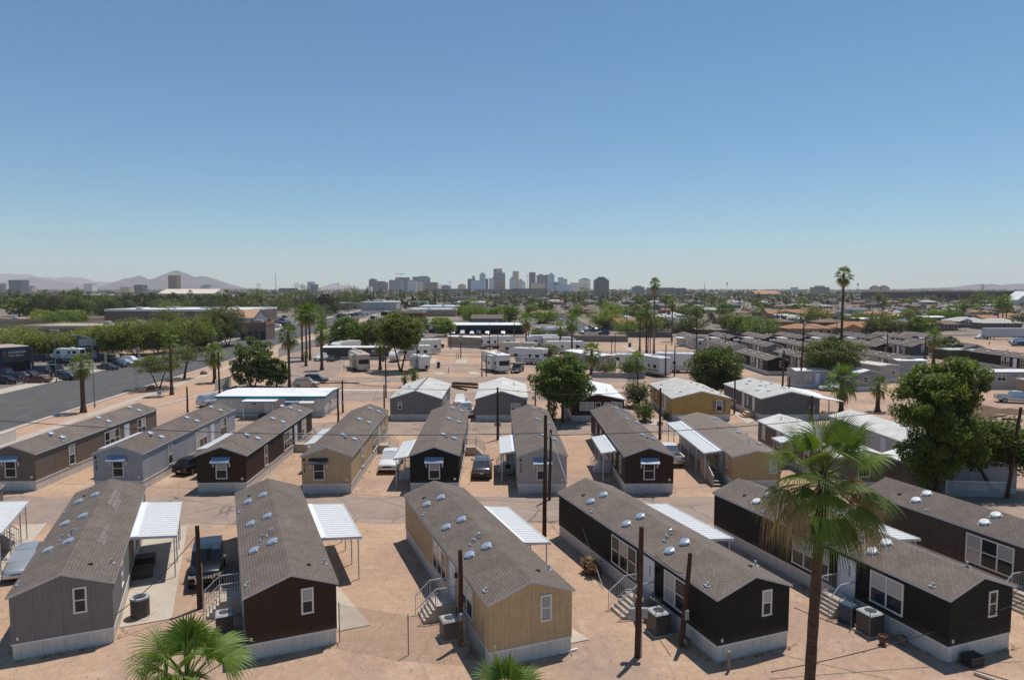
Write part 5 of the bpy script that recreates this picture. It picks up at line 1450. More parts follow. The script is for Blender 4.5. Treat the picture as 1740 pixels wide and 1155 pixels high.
# ================================================================ POLES
PO = [ # base px, top y, radius, lean, label, extras
 (340,1033,893,.14,(0,0),'wooden pole in front of the black off-road car',dict(meter=2.6)),
 (783,1096,934,.13,(0,0),'wooden pole at the front corner of the tan home',dict(boxes=((.0,-.2,1.6,.2,.35),),meter=2.2)),
 (1083,1115,895,.14,(.12,0),'wooden pole with two meter boxes before the black home',dict(boxes=((-.3,-.05,2.2,.32,.6),(.3,-.05,2.25,.3,.5)),meter=2.0)),
 (1158,1097,939,.13,(.35,0),'leaning wooden pole against the wall of the black home',dict(boxes=((.2,-.12,1.7,.2,.5),))),
 (925,911,705,.15,(.06,0),'tallest wooden pole standing in the lane in front of the light grey home',{}),
 (933.5,849,730,.13,(.1,0),'shorter wooden pole right beside the tallest pole at the lane',{}),
 (845.6,747,658,.14,(0,0),'wooden pole between the grey wagon and the second grey double home',dict(boxes=((-.25,-.05,1.9,.22,.5),(.25,-.05,1.9,.22,.5)),meter=1.8)),
 (574.7,717,660,.13,(0,0),'wooden pole at the right end of the white home with teal trim',{}),
 (582.6,701,646,.13,(0,0),'wooden pole with one long crossarm behind the teal trimmed home',dict(cross=((5.0,4.35),),boxes=((0,-.2,1.5,.25,.5),))),
 (373.7,690,598,.15,(0,0),'tall wooden pole at the left end of the teal trimmed home',{}),
 (319,701,657,.13,(0,0),'short wooden pole left of the silver minivan',{}),
 (656,676,590,.12,(0,0),'tall thin pole left of the first grey double home',{}),
 (653,696,653,.11,(0,0),'short pole at the left corner of the first grey double home',{}),
 (932,702,596,.16,(0,0),'tall wooden pole with a transformer and a lamp arm in front of the ash tree',dict(transformer=(-1,7.3),lampd=(1,5.4))),
 (1121,746,659,.14,(0,0),'wooden pole left of the older tan home',dict(boxes=((-.25,0,1.9,.2,.45),(.25,0,1.9,.2,.45)),meter=1.8)),
 (1083,688,632,.12,(0,0),'wooden pole among the oleander bushes',{}),
 (909.5,689,651,.11,(0,0),'thin dark pole left of the ash tree trunk',dict(boxes=((-.3,0,1.2,.3,.5),))),
 (1247.7,703,627,.12,(0,0),'thin wooden pole between the ochre and dark grey double homes',dict(boxes=((0,-.15,2.0,.25,.45),))),
 (1327.7,699,596,.15,(.15,0),'tall wooden pole before the dark grey double home',dict(transformer=(-1,8.0))),
 (1338,694,640,.13,(.2,0),'slightly leaning pole right of the tall pole at the dark grey home',{}),
 (1378.7,715,672,.15,(0,0),'thick short pole in front of the dark grey double home',dict(boxes=((-.3,0,1.9,.16,.4),(.3,0,1.9,.16,.4)),meter=1.9)),
 (1360,659,546,.15,(.3,0),'tall wooden pole with a transformer in front of the pale trailer',dict(transformer=(1,11.2))),
 (1711,847,692,.15,(.75,0),'leaning wooden pole beside the lattice fence on the right',dict(cross=((1.6,6.9),))),
 (1570,632,572,.15,(.1,0),'wooden pole with a transformer left of the big tree top',dict(transformer=(-1,4.9))),
 (1141.6,587,520,.13,(0,0),'tall pole at the left corner of the pale grey homes',{}),
 (1183,600,524,.14,(0,0),'tall pole before the first pale grey home with a blue awning',{}),
 (1104.6,601,543,.13,(0,0),'pole behind the pair of fan palms in the trailer park',{}),
 (1101,608,560,.12,(0,0),'pole right of the pair of fan palms in the trailer park',{}),
 (1131,641,585,.12,(0,0),'pole at the left end of the large white trailer',{}),
 (1146,640,588,.12,(0,0),'pole in front of the large white trailer',{}),
 (1232,604,569,.13,(0,0),'pole above the tree between pale grey homes',{}),
 (1206,574,557,.13,(0,0),'short pole among the furthest park homes, above a blue awning',{}),
 (819,640,597,.12,(0,0),'pole at the left of the white caravan with a dark rear window',{}),
 (826.5,639,604,.11,(0,0),'thinner pole touching the white caravan with a dark rear window',{}),
 (709,630,571,.13,(0,0),'pole before the caravan with a spare wheel',{}),
 (766,593,556,.13,(0,0),'pole in front of the long tan trailer',{}),
 (783,609,573,.12,(0,0),'pole with a wooden box right of the long tan trailer',dict(boxes=((0,-.1,5.2,1.1,1.3),))),
 (832,601,566,.12,(0,0),'pole at the left of the caravan with grey trim',{}),
 (846,597,558,.12,(0,0),'pole in front of the caravan with grey trim',{}),
 (874,585,545,.14,(0,0),'pole behind the caravans, near the navy canopy',{}),
 (898,592,557,.13,(0,0),'pole right of the fan palm with dead fronds',{}),
 (979,616,585,.14,(0,0),'stout pole beside the white mobile home roof',{}),
 (935,589,566,.11,(0,0),'thin pole over the row of white caravans',{}),
 (1039,608,572,.11,(0,0),'pole standing on the bare dirt lot',{}),
 (1045,609,567,.11,(0,0),'second pole on the bare dirt lot, beside the first',{}),
 (1064.5,580,535,.13,(0,0),'tall pole at the end of the block wall',{}),
 (1320,573,533,.13,(0,0),'pole in front of the brown two storey box house',{}),
 (1302,568,535,.13,(0,0),'dark tall pole left of the brown box house',{}),
 (1283,566,530,.12,(0,0),'tall pole in front of the lime green tree',{}),
 (1365.5,574,549,.13,(0,0),'pole behind the transformer pole among park homes',{}),
 (1471,590,552,.14,(0,0),'pole rising among the park homes right of the tallest palm',{}),
 (1506,625,567,.14,(0,0),'pole above the taupe park home',{}),
 (1421.5,573,540,.13,(0,0),'pole left of the tallest palm trunk',{}),
 (1544,574,534,.14,(0,0),'pole beside the bright green tree in the right suburb',{}),
 (1659,618,586,.13,(0,0),'pole before the dark park home on the right',{}),
 (1711,622,594,.13,(0,0),'yellowish pole before the long white trailer',{}),
 (1215,548,528,.13,(0,0),'pole in the suburb left of the lime green tree',{}),
 (1681,586,587-7,.12,(0,0),'short pole in front of the semi trailer',{}),
]
for bx, by, ty, r, ln, lb, ex in PO:
    b = at(bx, by); hh = zat(ty, b.y); pole(lb, b, hh, r, ln, **ex)
def pp(bx, by, f=.95, ty=None):
    b = at(bx, by); return (b.x, b.y, zat(ty, b.y) * f)
# cables
def wv(p): return hloc(*p)
CB = [
 ('long cable over the roofs of the second row', (-62, 66, 6.2), (3.0, 58, 5.6), 1.0), ('long cable from the shorter lane pole over the tan home', (3.2, 58, 5.4), (44, 70, 6.0), .6),
 ('cable from the crossarm pole to the thin pole', pp(582.6,701,.95,646), pp(845.6,747,.97,658), .5), ('cable from the lane pole towards the ash tree', pp(845.6,747,.97,658), pp(1121,746,.97,659), .6),
 ('cable across the trailer park lane', pp(932,702,.9,596), pp(1083,688,.95,632), .8), ('cable from the transformer pole over the ochre home', pp(1083,688,.95,632), pp(1327.7,699,.9,596), .8),
 ('cable over the dark grey double home', pp(1327.7,699,.95,596), pp(1570,632,.95,572), 1.0), ('cable along the left verge from the tall pole', pp(373.7,690,.98,598), (-70, 72, 9.0), 1.2),
 ('cable from the left pole to the crossarm pole', pp(373.7,690,.9,598), pp(582.6,701,.95,646), .5), ('cable behind the grey double homes', pp(656,676,.95,590), pp(932,702,.95,596), .7),
 ('service cable from the front pole to the grey home', pp(340,1033,.9,893), hloc(hA, 2.0, .3, 1.2), .35), ('service cable to the gable of the black home', pp(1158,1097,.78,939), hloc(hC, -2.2, 5.5, 3.4), .2),
 ('thin cable in front of the black homes', hloc(hC, 2.1, -.4, 2.2), (24.0, 27.0, 1.0), .3), ('thin cable low in front of the palm-side black home', (12.0, 30.4, .3), hloc(hE, 2.2, -.6, 2.7), .3),
 ('cable over the far park homes', pp(1183,600,.97,524), pp(1365.5,574,.97,549), .8), ('cable over the park homes right of the tallest palm', pp(1360,659,.97,546), pp(1570,632,.95,572), .9),
 ('cable from the leaning right pole to the big tree', pp(1711,847,.93,692), (38, 66, 6.5), .8),
]
for lb, a, b, sg in CB: cable(lb, a, b, sg, .022 if min(a[1], b[1]) < 45 else .032)
# stay wire from the tallest pole
cable('pale stay wire running down from the shorter lane pole to the yard', pp(933.5,849,.97,730), (*at(1025,1000)[:2], .05), .0, .022, WIREW)
cable('pale stay wire lying from the first pole to the dirt', pp(656,676,.5,590), (*at(633,680)[:2], .0), .0, .02, WIREW)

# ================================================================ TRAILER PARK
def rvp(label, cx, by, **kw):
    p = at(cx, by); rz = kw.pop('rz', 0.0); return rv(label, (p.x, p.y, 0), rz, **kw)
rvp('beige and black fifth wheel caravan with a dark rear wall', 610, 627, rz=.40, L=11.5, h=3.9, w=2.75, body='beige', roof='tan', stripe='black', slide=-1, lower='black', ac=3, awn=True, rear='window')
rvp('white caravan with a swirl front facing the viewer, behind the white truck', 588, 605, rz=math.pi-.42, L=9.5, h=4.0, w=2.7, body='white', roof='tan', stripe='blue', ac=2)
rvp('small white caravan with a spare wheel on its back', 714, 628, rz=.42, L=6.5, h=3.3, w=2.6, body='white', roof='white', stripe='grey', fifth=False, rear='spare', slide=-1)
rvp('rounded white caravan behind the olive tree', 703, 611, rz=math.pi/2+.3, L=8.5, h=3.6, w=2.7, body='white', roof='white', stripe='grey')
rvp('tall white caravan with a grey swirl behind the rounded one', 718, 602, rz=math.pi/2+.6, L=10, h=4.0, w=2.7, body='white', roof='white', stripe='black')
rvp('white caravan with a large dark rear window at the lane', 843, 630, rz=.36, L=10.5, h=4.0, w=2.85, body='white', roof='white', stripe='grey', slide=-1, ac=1, rear='window')
rvp('white caravan with grey trim standing before the navy canopy', 847, 592, rz=-math.pi/2+.25, L=10, h=3.8, w=2.7, body='white', roof='white', stripe='black', lower='black')
rvp('pale caravan with a black underside and black trim', 880, 605, rz=math.pi/2-.2, L=10, h=3.7, w=2.7, body='beige', roof='grey', stripe='black', fifth=False, lower='black', awn=True)
rvp('white caravan with a black window band right of the dead palm', 922, 591, rz=math.pi/2+.3, L=10, h=3.9, w=2.7, body='white', roof='white', stripe='blue', lower='black')
rvp('white caravan behind the ash tree with a dark swirl on its side', 897, 618, rz=math.pi/2-.5, L=9.5, h=3.8, w=2.7, body='white', roof='white', stripe='black')
rvp('long white caravan with a rounded nose beside the tall palm', 963, 601, rz=-math.pi/2+.1, L=11.0, h=3.5, body='white', roof='white', stripe='grey')
rvp('second long white caravan, behind the rounded nose one', 950, 592, rz=-math.pi/2+.1, L=10.0, h=3.4, body='white', roof='white', stripe='brown')
rvp('white caravan with a black swirl on its back, right of the bushes', 1106, 636, rz=.4, L=10, h=4.0, w=2.8, body='white', roof='white', stripe='black', rear='none')
rvp('large white trailer with small square windows', 1158, 632, rz=-math.pi/2-.28, L=11.0, h=4.1, w=2.8, body='white', roof='white', stripe='grey', fifth=False)
rvp('white caravan far behind the block wall', 1157, 559, rz=-math.pi/2+.1, L=10.5, h=3.4, body='white', roof='white', stripe='grey', ac=2)
rvp('white camper van next to the dark trailer home', 671, 614, rz=math.pi, L=5.2, h=2.5, w=2.0, body='white', roof='white', stripe='grey', fifth=False, name='camper_van')
rvp('white caravan behind the bushes left of the swirl back one', 1062, 624, rz=math.pi/2, L=7, h=3.1, body='white', roof='white', stripe='brown')
# homes standing among them
DKW = wallmat('dkgrey')
simple_home('dark grey trailer home with a white roof behind the beige caravan', -31.5, 174.5, -90 + .0, 4.4, 16.8*1.0, .7, 3.1, 3.25, DKW, WR, WMETAL, wins=(('L',3,4,1.4,2.5,1),('L',8,9,1.4,2.5,1)), group='trailer homes in the trailer park')
bpy.context.view_layer.update()
simple_home('long tan trailer home with a white roof', -19.0, 213.0, 118, 4.2, 13.5, .6, 3.2, 3.4, siding('tan_trailer', (.36,.285,.19)), WR, WMETAL, wins=(('F',-1.2,.8,1.4,2.5,2),('L',6,7,1.4,2.5,1)), group='trailer homes in the trailer park')
bpy.data.objects['mobile_home'].location  # (kept in place)
simple_home('white roofed trailer home right of the ash tree', 21.0, 149.5, -23, 4.6, 16.0, .5, 3.15, 3.35, siding('lilac_siding', (.38,.35,.36)), WR, WMETAL, wins=(('F',-.9,.7,1.5,2.4,2),('R',4,5,1.4,2.4,1)), group='trailer homes in the trailer park', vents=((.5,4,'p'),))
car('pickup', 'white', 'white pickup beside a palm trunk in the trailer park', (*at(548,612)[:2], 0), math.pi - .35)
car('sedan', 'dkgrey', 'dark car between the white pickup and a caravan', (*at(566,613)[:2], 0), math.pi - .2)
car('pickup', 'black', 'black pickup facing the viewer beside the white caravan', (*at(879,632)[:2], 0), math.pi - .25)
car('boxy', 'black', 'black off-road car left of the long tan trailer', (*at(744,592)[:2], 0), -.5)
car('suv', 'dkgrey', 'dark car tucked between pale grey park homes', (*at(1196,603)[:2], 0), -.9)
car('hatch', 'silver', 'small silver car beside the camper van', (*at(669,604)[:2], 0), .1)
car('sedan', 'white', 'white car in the shade of the mesquite', (*at(1416,664)[:2], 0), 1.3)
car('pickup', 'silver', 'silver pickup on the bare dirt at the right edge', (*at(1726,684)[:2], 0), -math.pi/2 - .35)
for px_, py_, lb in ((745,625,'blue bin standing alone on the trailer park dirt'),(651,614,'blue bin beside a palm trunk and the beige caravan'),(1070,590,'blue bin on the bare dirt lot by the block wall')):
    p = at(px_, py_); o = bin_(lb, (p.x, p.y, 0), .2); o.scale = (1.25,)*3
for px_, py_, hh, lb in ((762,634,1.2,'short grey service post on the dirt in the trailer park'),(775.5,608,1.2,'left one of two service posts near the long tan trailer'),(779,608.5,1.1,'right one of two service posts near the long tan trailer'),(1030,606,1.2,'service post on the bare dirt lot'),(584.5,630,1.2,'service post left of the beige caravan'),(1051,608,1.2,'service post beside the two poles on the dirt lot')):
    p = at(px_, py_); stake(lb, (p.x, p.y, 0), hh, STEEL, .09)
# logs lying by the double homes
for k, (a, b) in enumerate((((768,656.5),(813,660)), ((768,654.5),(812,657)), ((768,658),(793,664)), ((770,653),(811,655)))):
    A, B = at(*a), at(*b); m = MB(); m.tube([(A.x, A.y, .17 + .18*(k % 2)), (B.x, B.y, .17 + .18*(k % 2))], .17, 8)
    tag(m.build('wooden_log', POLEW), ['lowest of the old poles lying between the grey double homes','upper old pole lying between the grey double homes','shorter old pole lying slightly askew in front','rear old pole lying behind the others'][k], 'log', 'old poles lying on the ground')
# low stone wall and block walls
def wall(name, label, pts, h, th, mat, cat='wall', group=None):
    a0 = Vector(pts[0]); t = thing(name, label, cat, (a0.x, a0.y, 0), 0, group); m = MB(); c = MB()
    for i in range(len(pts) - 1):
        a, b = Vector(pts[i]) - a0, Vector(pts[i+1]) - a0
        d = (b - a).normalized(); n = Vector((-d.y, d.x, 0)) * th/2
        for mm, z0, z1, k in ((m, 0, h, 1.0), (c, h, h + .06, 1.15)):
            q = [a - n*k, b - n*k, b + n*k, a + n*k]
            mm.add([(v.x, v.y, z0) for v in q] + [(v.x, v.y, z1) for v in q], [(0,3,2,1),(4,5,6,7),(0,1,5,4),(1,2,6,5),(2,3,7,6),(3,0,4,7)])
    m.build('masonry', mat, t); c.build('coping', mat, t); return t
BLOCK = pm('grey_block', (.20,.185,.17), .9, var=.18, scale=1.5)
TANB = pm('tan_block', (.40,.31,.22), .9, var=.12, scale=1.0)
wall('stone_wall', 'low pale stone wall in front of the white roofed trailer home', [at(1006,641), at(1096,643)], 1.0, .4, pm('pale_stone', (.36,.32,.28), .9, var=.35, scale=2.5, bump=.5))
wall('block_wall', 'grey block wall closing the end of the street with parked cars', [at(950,580), at(1067,581)], 2.0, .2, BLOCK)
wall('block_wall', 'dark block wall between the dirt lot and the suburb', [at(1066,573), at(1142,573.5)], 2.0, .2, pm('dark_block', (.115,.115,.115), .9, var=.15))
wall('block_wall', 'brown block wall behind the far row of park homes', [at(1142,566), at(1300,572)], 1.9, .2, pm('brown_block', (.13,.095,.08), .9, var=.15))
wall('panel_fence', 'white panel fence along the road behind the palms', [at(474,607), at(500,598.5), at(543,588), at(580,577)], 2.3, .12, siding('fence_white', (.50,.50,.50), step=1.2), 'fence')
wall('sign_wall', 'low white entrance wall beside the tall pole at the verge', [at(367,664), at(392,656.5)], 1.9, .25, CONC_W)
wall('sign_wall', 'white low wall behind the taupe home at the left edge', [at(-30,768), at(26,748)], 1.3, .2, CONC_W)
bush('round oleander at the right of the maroon home', at(1084,691), 2.4, 4.4, 'oliv', 5, 'oleander bushes', n=3200, size=.15)
bush('smaller oleander left of the ochre home corner', at(1096,716), 1.7, 3.1, 'ash', 6, 'oleander bushes', n=2600, size=.12)
bush('pink flowering bush at the stone wall', at(1033,637), 2.4, 3.6, 'mesq', 7, 'bushes at the stone wall', n=1200, size=.2)
bush('dark green bush right of the flowering bush', at(1070,638), 2.6, 4.0, 'ash', 8, 'bushes at the stone wall', n=1500, size=.2)
bush('dark low shrub under the maroon home wall', at(939,712), .9, 2.2, 'dark', 9, n=900)
bush('shrub at the corner of the ochre home', at(1131,712), .7, 1.3, 'ash', 10, n=600)
def rock(label, p, r):
    rng = random.Random(int(p[0]*9)); m = MB()
    m.lathe([(r*.7,0),(r,.35*r),(r*.8,.8*r),(r*.3,1.0*r)], 9, (0,0,-.05)); m.v = [(x*rng.uniform(.8,1.2), y*rng.uniform(.8,1.2), z*rng.uniform(.85,1.15)) for x,y,z in m.v]
    tag(m.build('boulder', pm('boulder_brown', (.20,.13,.09), .9, var=.3, bump=.5), None, (p[0],p[1],0)), label, 'rock', 'boulders on the verge')
for x, y, r, lb in ((242,666.5,.7,'boulder next to the street sign under the small mesquite'),(257,661.5,.8,'boulder beside the trunk of the small mesquite'),(346,636,.8,'boulder alone on the verge near the leaning trunk')): rock(lb, at(x, y), r)
for k, (x, y, r) in enumerate(((1600,688,1.6),(1660,694,2.6),(1665,705,2.2),(1720,700,2.4))):
    p = at(x, y); m = MB(); rng = random.Random(k)
    m.lathe([(r*1.6,0),(r*1.2,.18),(r*.7,.42),(r*.2,.5)], 14, (0,0,-.04)); m.v = [(a*rng.uniform(.85,1.15), b*rng.uniform(.5,.7), c*rng.uniform(.8,1.2)) for a,b,c in m.v]
    tag(m.build('dirt_heap', pm('heap_brown', (.15,.09,.055), .97, var=.3, bump=.8, bscale=10), None, (p.x,p.y,0)), ['small dirt heap beside the big tree','long dirt heap in front of the silver pickup','dirt heap nearest the big tree crown','dirt heap at the right edge'][k], 'dirt heap', 'heaps of dug earth')

# ================================================================ HOMES OF THE RIGHT BLOCK
usedm = {}
def block_home(label, cx, cy, col, flip=False, awn=False, L=20.5, carp=False):
    key = (col, flip, awn, carp)
    grp = 'rows of dark park homes on the right'
    if key not in usedm:
        t = thing('park_home', label, 'mobile home', (0,0,0), 0, grp)
        w = 4.3
        wl, so, ro, za, ze, wo = gable_shell(t, w, L, .8, 3.15, 3.95, wallmat(col), SH, FASCIA)
        F = wallmap('F', w, L)
        if awn: window(t, F, -.5, .5, 1.25, 2.75); window_awning(t, AWN_B)
        else: window(t, F, .3, 1.0, 1.7, 3.0)
        M = wallmap('L', w, L)
        window(t, M, 3, 4.6, 1.1, 2.85, 2); window(t, M, 7.8, 10.3, 1.1, 2.85, 3); door(t, M, 5.6, 6.7, .8, 2.85, lite=False)
        for y in (5, 10, 15.5):
            for x in (-1.5, -.5): vent_dome(ro, x, y, roofz(x, za, ze, wo), 0, False, 1.1)
        if carp:
            b = MB(); b.box(-4.6, -2.2, 8, 13, 2.6, 2.75); c = b.build('porch_roof', WR, t)
            for y in (8.2, 12.8): b = MB(); b.box(-4.5,-4.4,y-.05,y+.05,0,2.6); b.build('post', WMETAL, c)
        usedm[key] = [t, [False]]
    t, u = usedm[key]
    return place(t, u, (cx, cy, 0), 0.0, label, grp)
B1 = [('black',55.3,'black park home with white windows left of the mesquite, nearest row'),('chocolate',64.3,'brown park home behind the pale trailer, nearest row'),('tan',73.6,'tan park home with a small gable window right of the mesquite'),('taupe',82.4,'taupe park home behind the grey sheds, nearest row')]
for c, x, lb in B1: block_home(lb, x, 141.0 if c != 'tan' else 139.5, c)
block_home('grey park home behind the green carport roofs on the right', 117.5, 172, 'grey'); block_home('black park home with white windows at the right edge', 111.5, 141.5, 'black')
cols2 = ['ltgrey','slate','brown','dkgrey','black','navy','navy']
for k, c in enumerate(cols2):
    block_home('%s park home, number %s from the left in the middle row' % ({'ltgrey':'light grey','slate':'slate grey','brown':'dark brown','dkgrey':'charcoal','black':'black','navy':'dark blue'}[c], ['one','two','three','four','five','six','seven'][k]), 58.2 + 9.3*k, 174.5, c)
cols3 = ['ltgrey','black','brown','chocolate','taupe','navy','black','dkgrey']
for k, c in enumerate(cols3):
    block_home('%s park home with a blue awning, %s from the left in the back row' % ({'ltgrey':'pale grey','black':'black','brown':'dark brown','chocolate':'brown','taupe':'taupe','navy':'dark blue','dkgrey':'charcoal'}[c], ['first','second','third','fourth','fifth','sixth','seventh','eighth'][k]), 56.0 + 10.6*k, 202.5, c, awn=True, carp=True)
# trailers and sheds before them
PALE = siding('pale_grey_siding', (.40,.385,.38)); LIL = pm('lilac_wall', (.40,.36,.34), .8, var=.06, dirt=.2)
def shed(label, cx, cy, head, w, L, zw, za, wall=PALE, roof=WR, **kw):
    return simple_home(label, cx, cy, head, w, L, kw.pop('zsk', .7), zw, za, wall, roof, kw.pop('fascia', WMETAL), group='pale trailers and sheds before the dark homes', name='shed', cat='shed', **kw)
p = at(1408,655); shed('pale grey trailer with a white roof behind the mesquite', p.x - .3, p.y - 1.5, -90, 4.0, 7.3, 3.2, 3.45, wins=(('L',1.0,1.9,1.6,2.5,1),('L',4.6,5.6,1.6,2.5,1)), doors=(('L',3.0,3.8),))
p = at(1467,664); shed('grey shed with a pale gabled roof left of the big tree', p.x + 1.0, p.y, -12, 4.6, 8.0, 3.2, 3.7, siding('mid_grey_siding', (.27,.265,.275)), wins=(('F',-1.2,-.3,1.5,2.5,1),('R',3,4,1.5,2.5,1)))
p = at(1520,650); shed('longer pale shed behind the grey gabled one', p.x - 1.0, p.y, -14, 4.2, 9.5, 3.3, 3.5, PALE, wins=(('F',.3,1.3,1.6,2.5,1),), roof=pm('dusty_roof', (.56,.52,.46), .8, var=.2))
p = at(1560,636); shed('small white roofed trailer left of the transformer pole', p.x, p.y - 1, -90, 3.6, 6.0, 3.2, 3.4)
p = at(1740,659); shed('long white trailer with a corrugated roof at the right edge', p.x + 6, p.y + .5, -90, 4.4, 17.5, 3.1, 3.35, LIL, bands('white_ribs', (.74,.73,.70), (.60,.59,.57), .5, 'Y', .3, .5), zsk=.2, fascia=pm('dark_edge', (.09,.07,.06), .7), wins=(('L',10.6,12.2,1.5,2.8,2),('L',8.2,9.9,2.2,2.7,1),('L',6.4,7.1,1.5,2.2,1)))
p = at(1671,663); shed('small lilac box shed attached before the long white trailer', p.x, p.y, -20, 2.4, 3.2, 3.0, 3.25, LIL, zsk=.15, wins=(('R',.9,1.4,1.5,2.4,1),))
p = at(1750,668); shed('tan utility box at the right edge', p.x + .6, p.y, 0, 3.0, 2.0, 2.3, 2.4, TANB, TANB, zsk=.1)
p = at(1722,563)
for (x, y, w, d, lb) in ((1640,612,9,6,'low flat carport roof with green boards behind the big tree'),(1680,614,8,5,'second low flat carport roof with green boards')):
    p = at(x, y); t = thing('flat_carport', lb, 'carport', (p.x, p.y, 0), .1, 'flat carports behind the big tree')
    m = MB(); m.box(-w/2, w/2, 0, d, 2.5, 2.75); m.box(-w/2, w/2, d*.3, d*.5, 2.76, 2.9); m.build('roof_panel', WR, t)
    m = MB(); m.box(-w/2+.1, w/2-.1, .1, .2, 1.2, 2.5); m.box(-w/2+.1,-w/2+.2,.2,d-.1,0,2.5); m.build('side_panel', pm('moss_green', (.07,.085,.03), .9, var=.3), t)
    for xx in (-w/2+.15, w/2-.15): q = MB(); q.box(xx-.06, xx+.06, .2, .32, 0, 2.5); q.build('post', STEEL, t)
p = at(1712,577); t = thing('semi_trailer', 'long pale semi trailer behind the park homes at the right edge', 'trailer', (p.x, p.y, 0), 0)
m = MB(); m.box(-7.5, 7.5, 0, 2.6, 1.1, 4.0); m.build('box', bands('semi_ribs', (.50,.52,.56), (.44,.46,.5), .6, 'X', .8, .5), t, bevel=.05)
m = MB(); m.box(-7.4, 7.4, .1, 2.5, .8, 1.1); m.build('chassis', STEEL, t)
for x in (4.2, 5.5):
    for y in (.2, 2.4): m = MB(); m.lathe([(.3,-.15),(.5,-.13),(.52,0),(.5,.13),(.3,.15)], 14, (x, y, .52), axis='y'); m.build('wheel', TYRE, t)
for x in (-4.5,): m = MB(); m.box(x-.1, x+.1, .4, .6, 0, .8); m.box(x-.1, x+.1, 2.0, 2.2, 0, .8); m.build('landing_leg', STEEL, t)
car('suv', 'white', 'white off-road wagon left of the semi trailer', (*at(1668,576)[:2], 0), math.pi/2)
car('van', 'silver', 'silver van in front of the semi trailer at the right edge', (*at(1727,583)[:2], 0), math.pi/2)
car('sedan', 'navy', 'dark blue car at the right edge of the far lane', (*at(1732,588)[:2], 0), 1.45)
# white storage trailer and lattice fence under the big trees
p = at(1728,838)
hT = simple_home('white trailer in the shade of the big trees behind the lattice fence', p.x + .2, p.y + 1.0, -70, 2.6, 8.5, .45, 2.75, 2.95, siding('shade_white', (.46,.46,.47), groove=.9), WR, WMETAL, wins=(('R',6,7.5,1.3,2.2,1),), group='pale trailers and sheds before the dark homes', name='storage_trailer', cat='trailer')
def lat_mat():
    n = NT('lattice_white'); p = n.xyz('Object')
    u = n.math('ADD', (p, 'X'), (p, 'Z')); v = n.math('SUBTRACT', (p, 'X'), (p, 'Z'))
    k = n.math('MAXIMUM', n.math('LESS_THAN', n.math('FRACT', n.math('DIVIDE', u, .24)), .30), n.math('LESS_THAN', n.math('FRACT', n.math('DIVIDE', v, .24)), .30))
    n.b.inputs['Base Color'].default_value = (.50,.51,.53,1); n.set(n.b, Roughness=.6); n.lnk(k, n.b, 'Alpha'); return n.m
LAT = lat_mat()
q = [at(1590,835), at(1607,843), at(1709,846)]
t = thing('lattice_fence', 'white diagonal lattice fence beside the leaning pole on the right', 'fence', tuple(q[0]))
for i in range(2):
    a, b = q[i], q[i+1]; d = b - a; m = MB(); m.poly([(0,0,.05),(d.length,0,.05),(d.length,0,1.35),(0,0,1.35)]); m.poly([(0,.03,.05),(d.length,.03,.05),(d.length,.03,1.35),(0,.03,1.35)])
    m.build('lattice_panel', LAT, t, tuple(a - q[0]), math.atan2(d.y, d.x), fix=False)
    m = MB(); m.box(-.04,.04,-.04,.08,0,1.45); m.box(0,d.length,-.02,.05,1.35,1.41); m.build('frame', WMETAL, t, tuple(a - q[0]), math.atan2(d.y, d.x))
wall('board_fence', 'grey board fence left of the big tree trunk', [at(1508,818), at(1572,838)], 1.7, .06, siding('fence_boards', (.30,.28,.26), step=.9), 'fence')
shed('dark shed between the palm crown and the big tree', 37.4, 59.0, -12, 3.6, 4.6, 2.5, 2.9, wallmat('slate'), WR, zsk=.1)
t = thing('patio_table', 'round table in the shade behind the lattice fence', 'table', (*at(1643,834)[:2], 0))
m = MB(); m.lathe([(.6,0),(.62,.03),(.6,.05)], 18, (0,0,.72)); m.build('table_top', pm('table_tan', (.45,.36,.25), .6), t); m = MB(); m.lathe([(.25,0),(.05,.05),(.05,.72)], 10); m.build('stand', STEEL, t)
# ================================================================ TREES AND PALMS NEAR BY
def tp(label, bx, by, ty, wpx, style, seed, **kw):
    """tree whose trunk stands at this pixel, crown as wide and tall as shown"""
    p = at(bx, by); r = wpx * .85 / 2 / FPX * p.y; hh = zat(ty, p.y + r*.3)
    return tree('broadleaf_tree', label, p, hh, r, style, seed=seed, **kw)
tp('big dark feathery tree right of the tall fan palm', 1585, 848, 606, 128, 'dark', 11, lobes=[(2.1,.2,10.0,2.1,2.0),(-.7,0,8.6,2.7,2.4),(.6,-.4,6.7,2.6,1.9),(-.6,.2,3.8,2.5,2.2),(1.6,.2,5.0,2.2,1.9),(.3,.8,9.4,2.4,2.0)], tips=240, leaves=60000, size=.14, droop=.3, zc=6.4, trunk_r=.34, stems=2, cl=.30, ragged_=-.02)
tree('broadleaf_tree', 'second dark feathery tree at the right edge, behind the lattice fence', at(1690, 836), 7.1, 4.9, 'dark', seed=12, lobes=[(-1.5,0,4.9,2.2,1.7),(1.0,.2,4.7,2.2,1.8),(2.7,-.2,4.0,1.9,1.6),(-2.8,.1,3.6,1.5,1.3),(.3,.5,4.2,2.3,1.5)], tips=150, leaves=32000, size=.14, droop=.3, zc=4.5, trunk_r=.26, stems=2, cl=.24)
tp('round green ash tree in front of the maroon home', 956, 716, 606, 118, 'ash', 13, tips=130, leaves=20000, size=.19, zc=5.5, trunk_r=.2, cl=.22, ragged_=.2)
tp('green ash tree behind the ochre double home', 1216, 672, 590, 98, 'ash', 14, tips=110, leaves=16000, size=.21, zc=4.4, trunk_r=.2, cl=.26)
tp('feathery mesquite in front of the dark park homes', 1412, 655, 575, 108, 'mesq', 15, tips=110, leaves=16000, size=.21, zc=5.4, trunk_r=.2, cl=.26, stems=2)
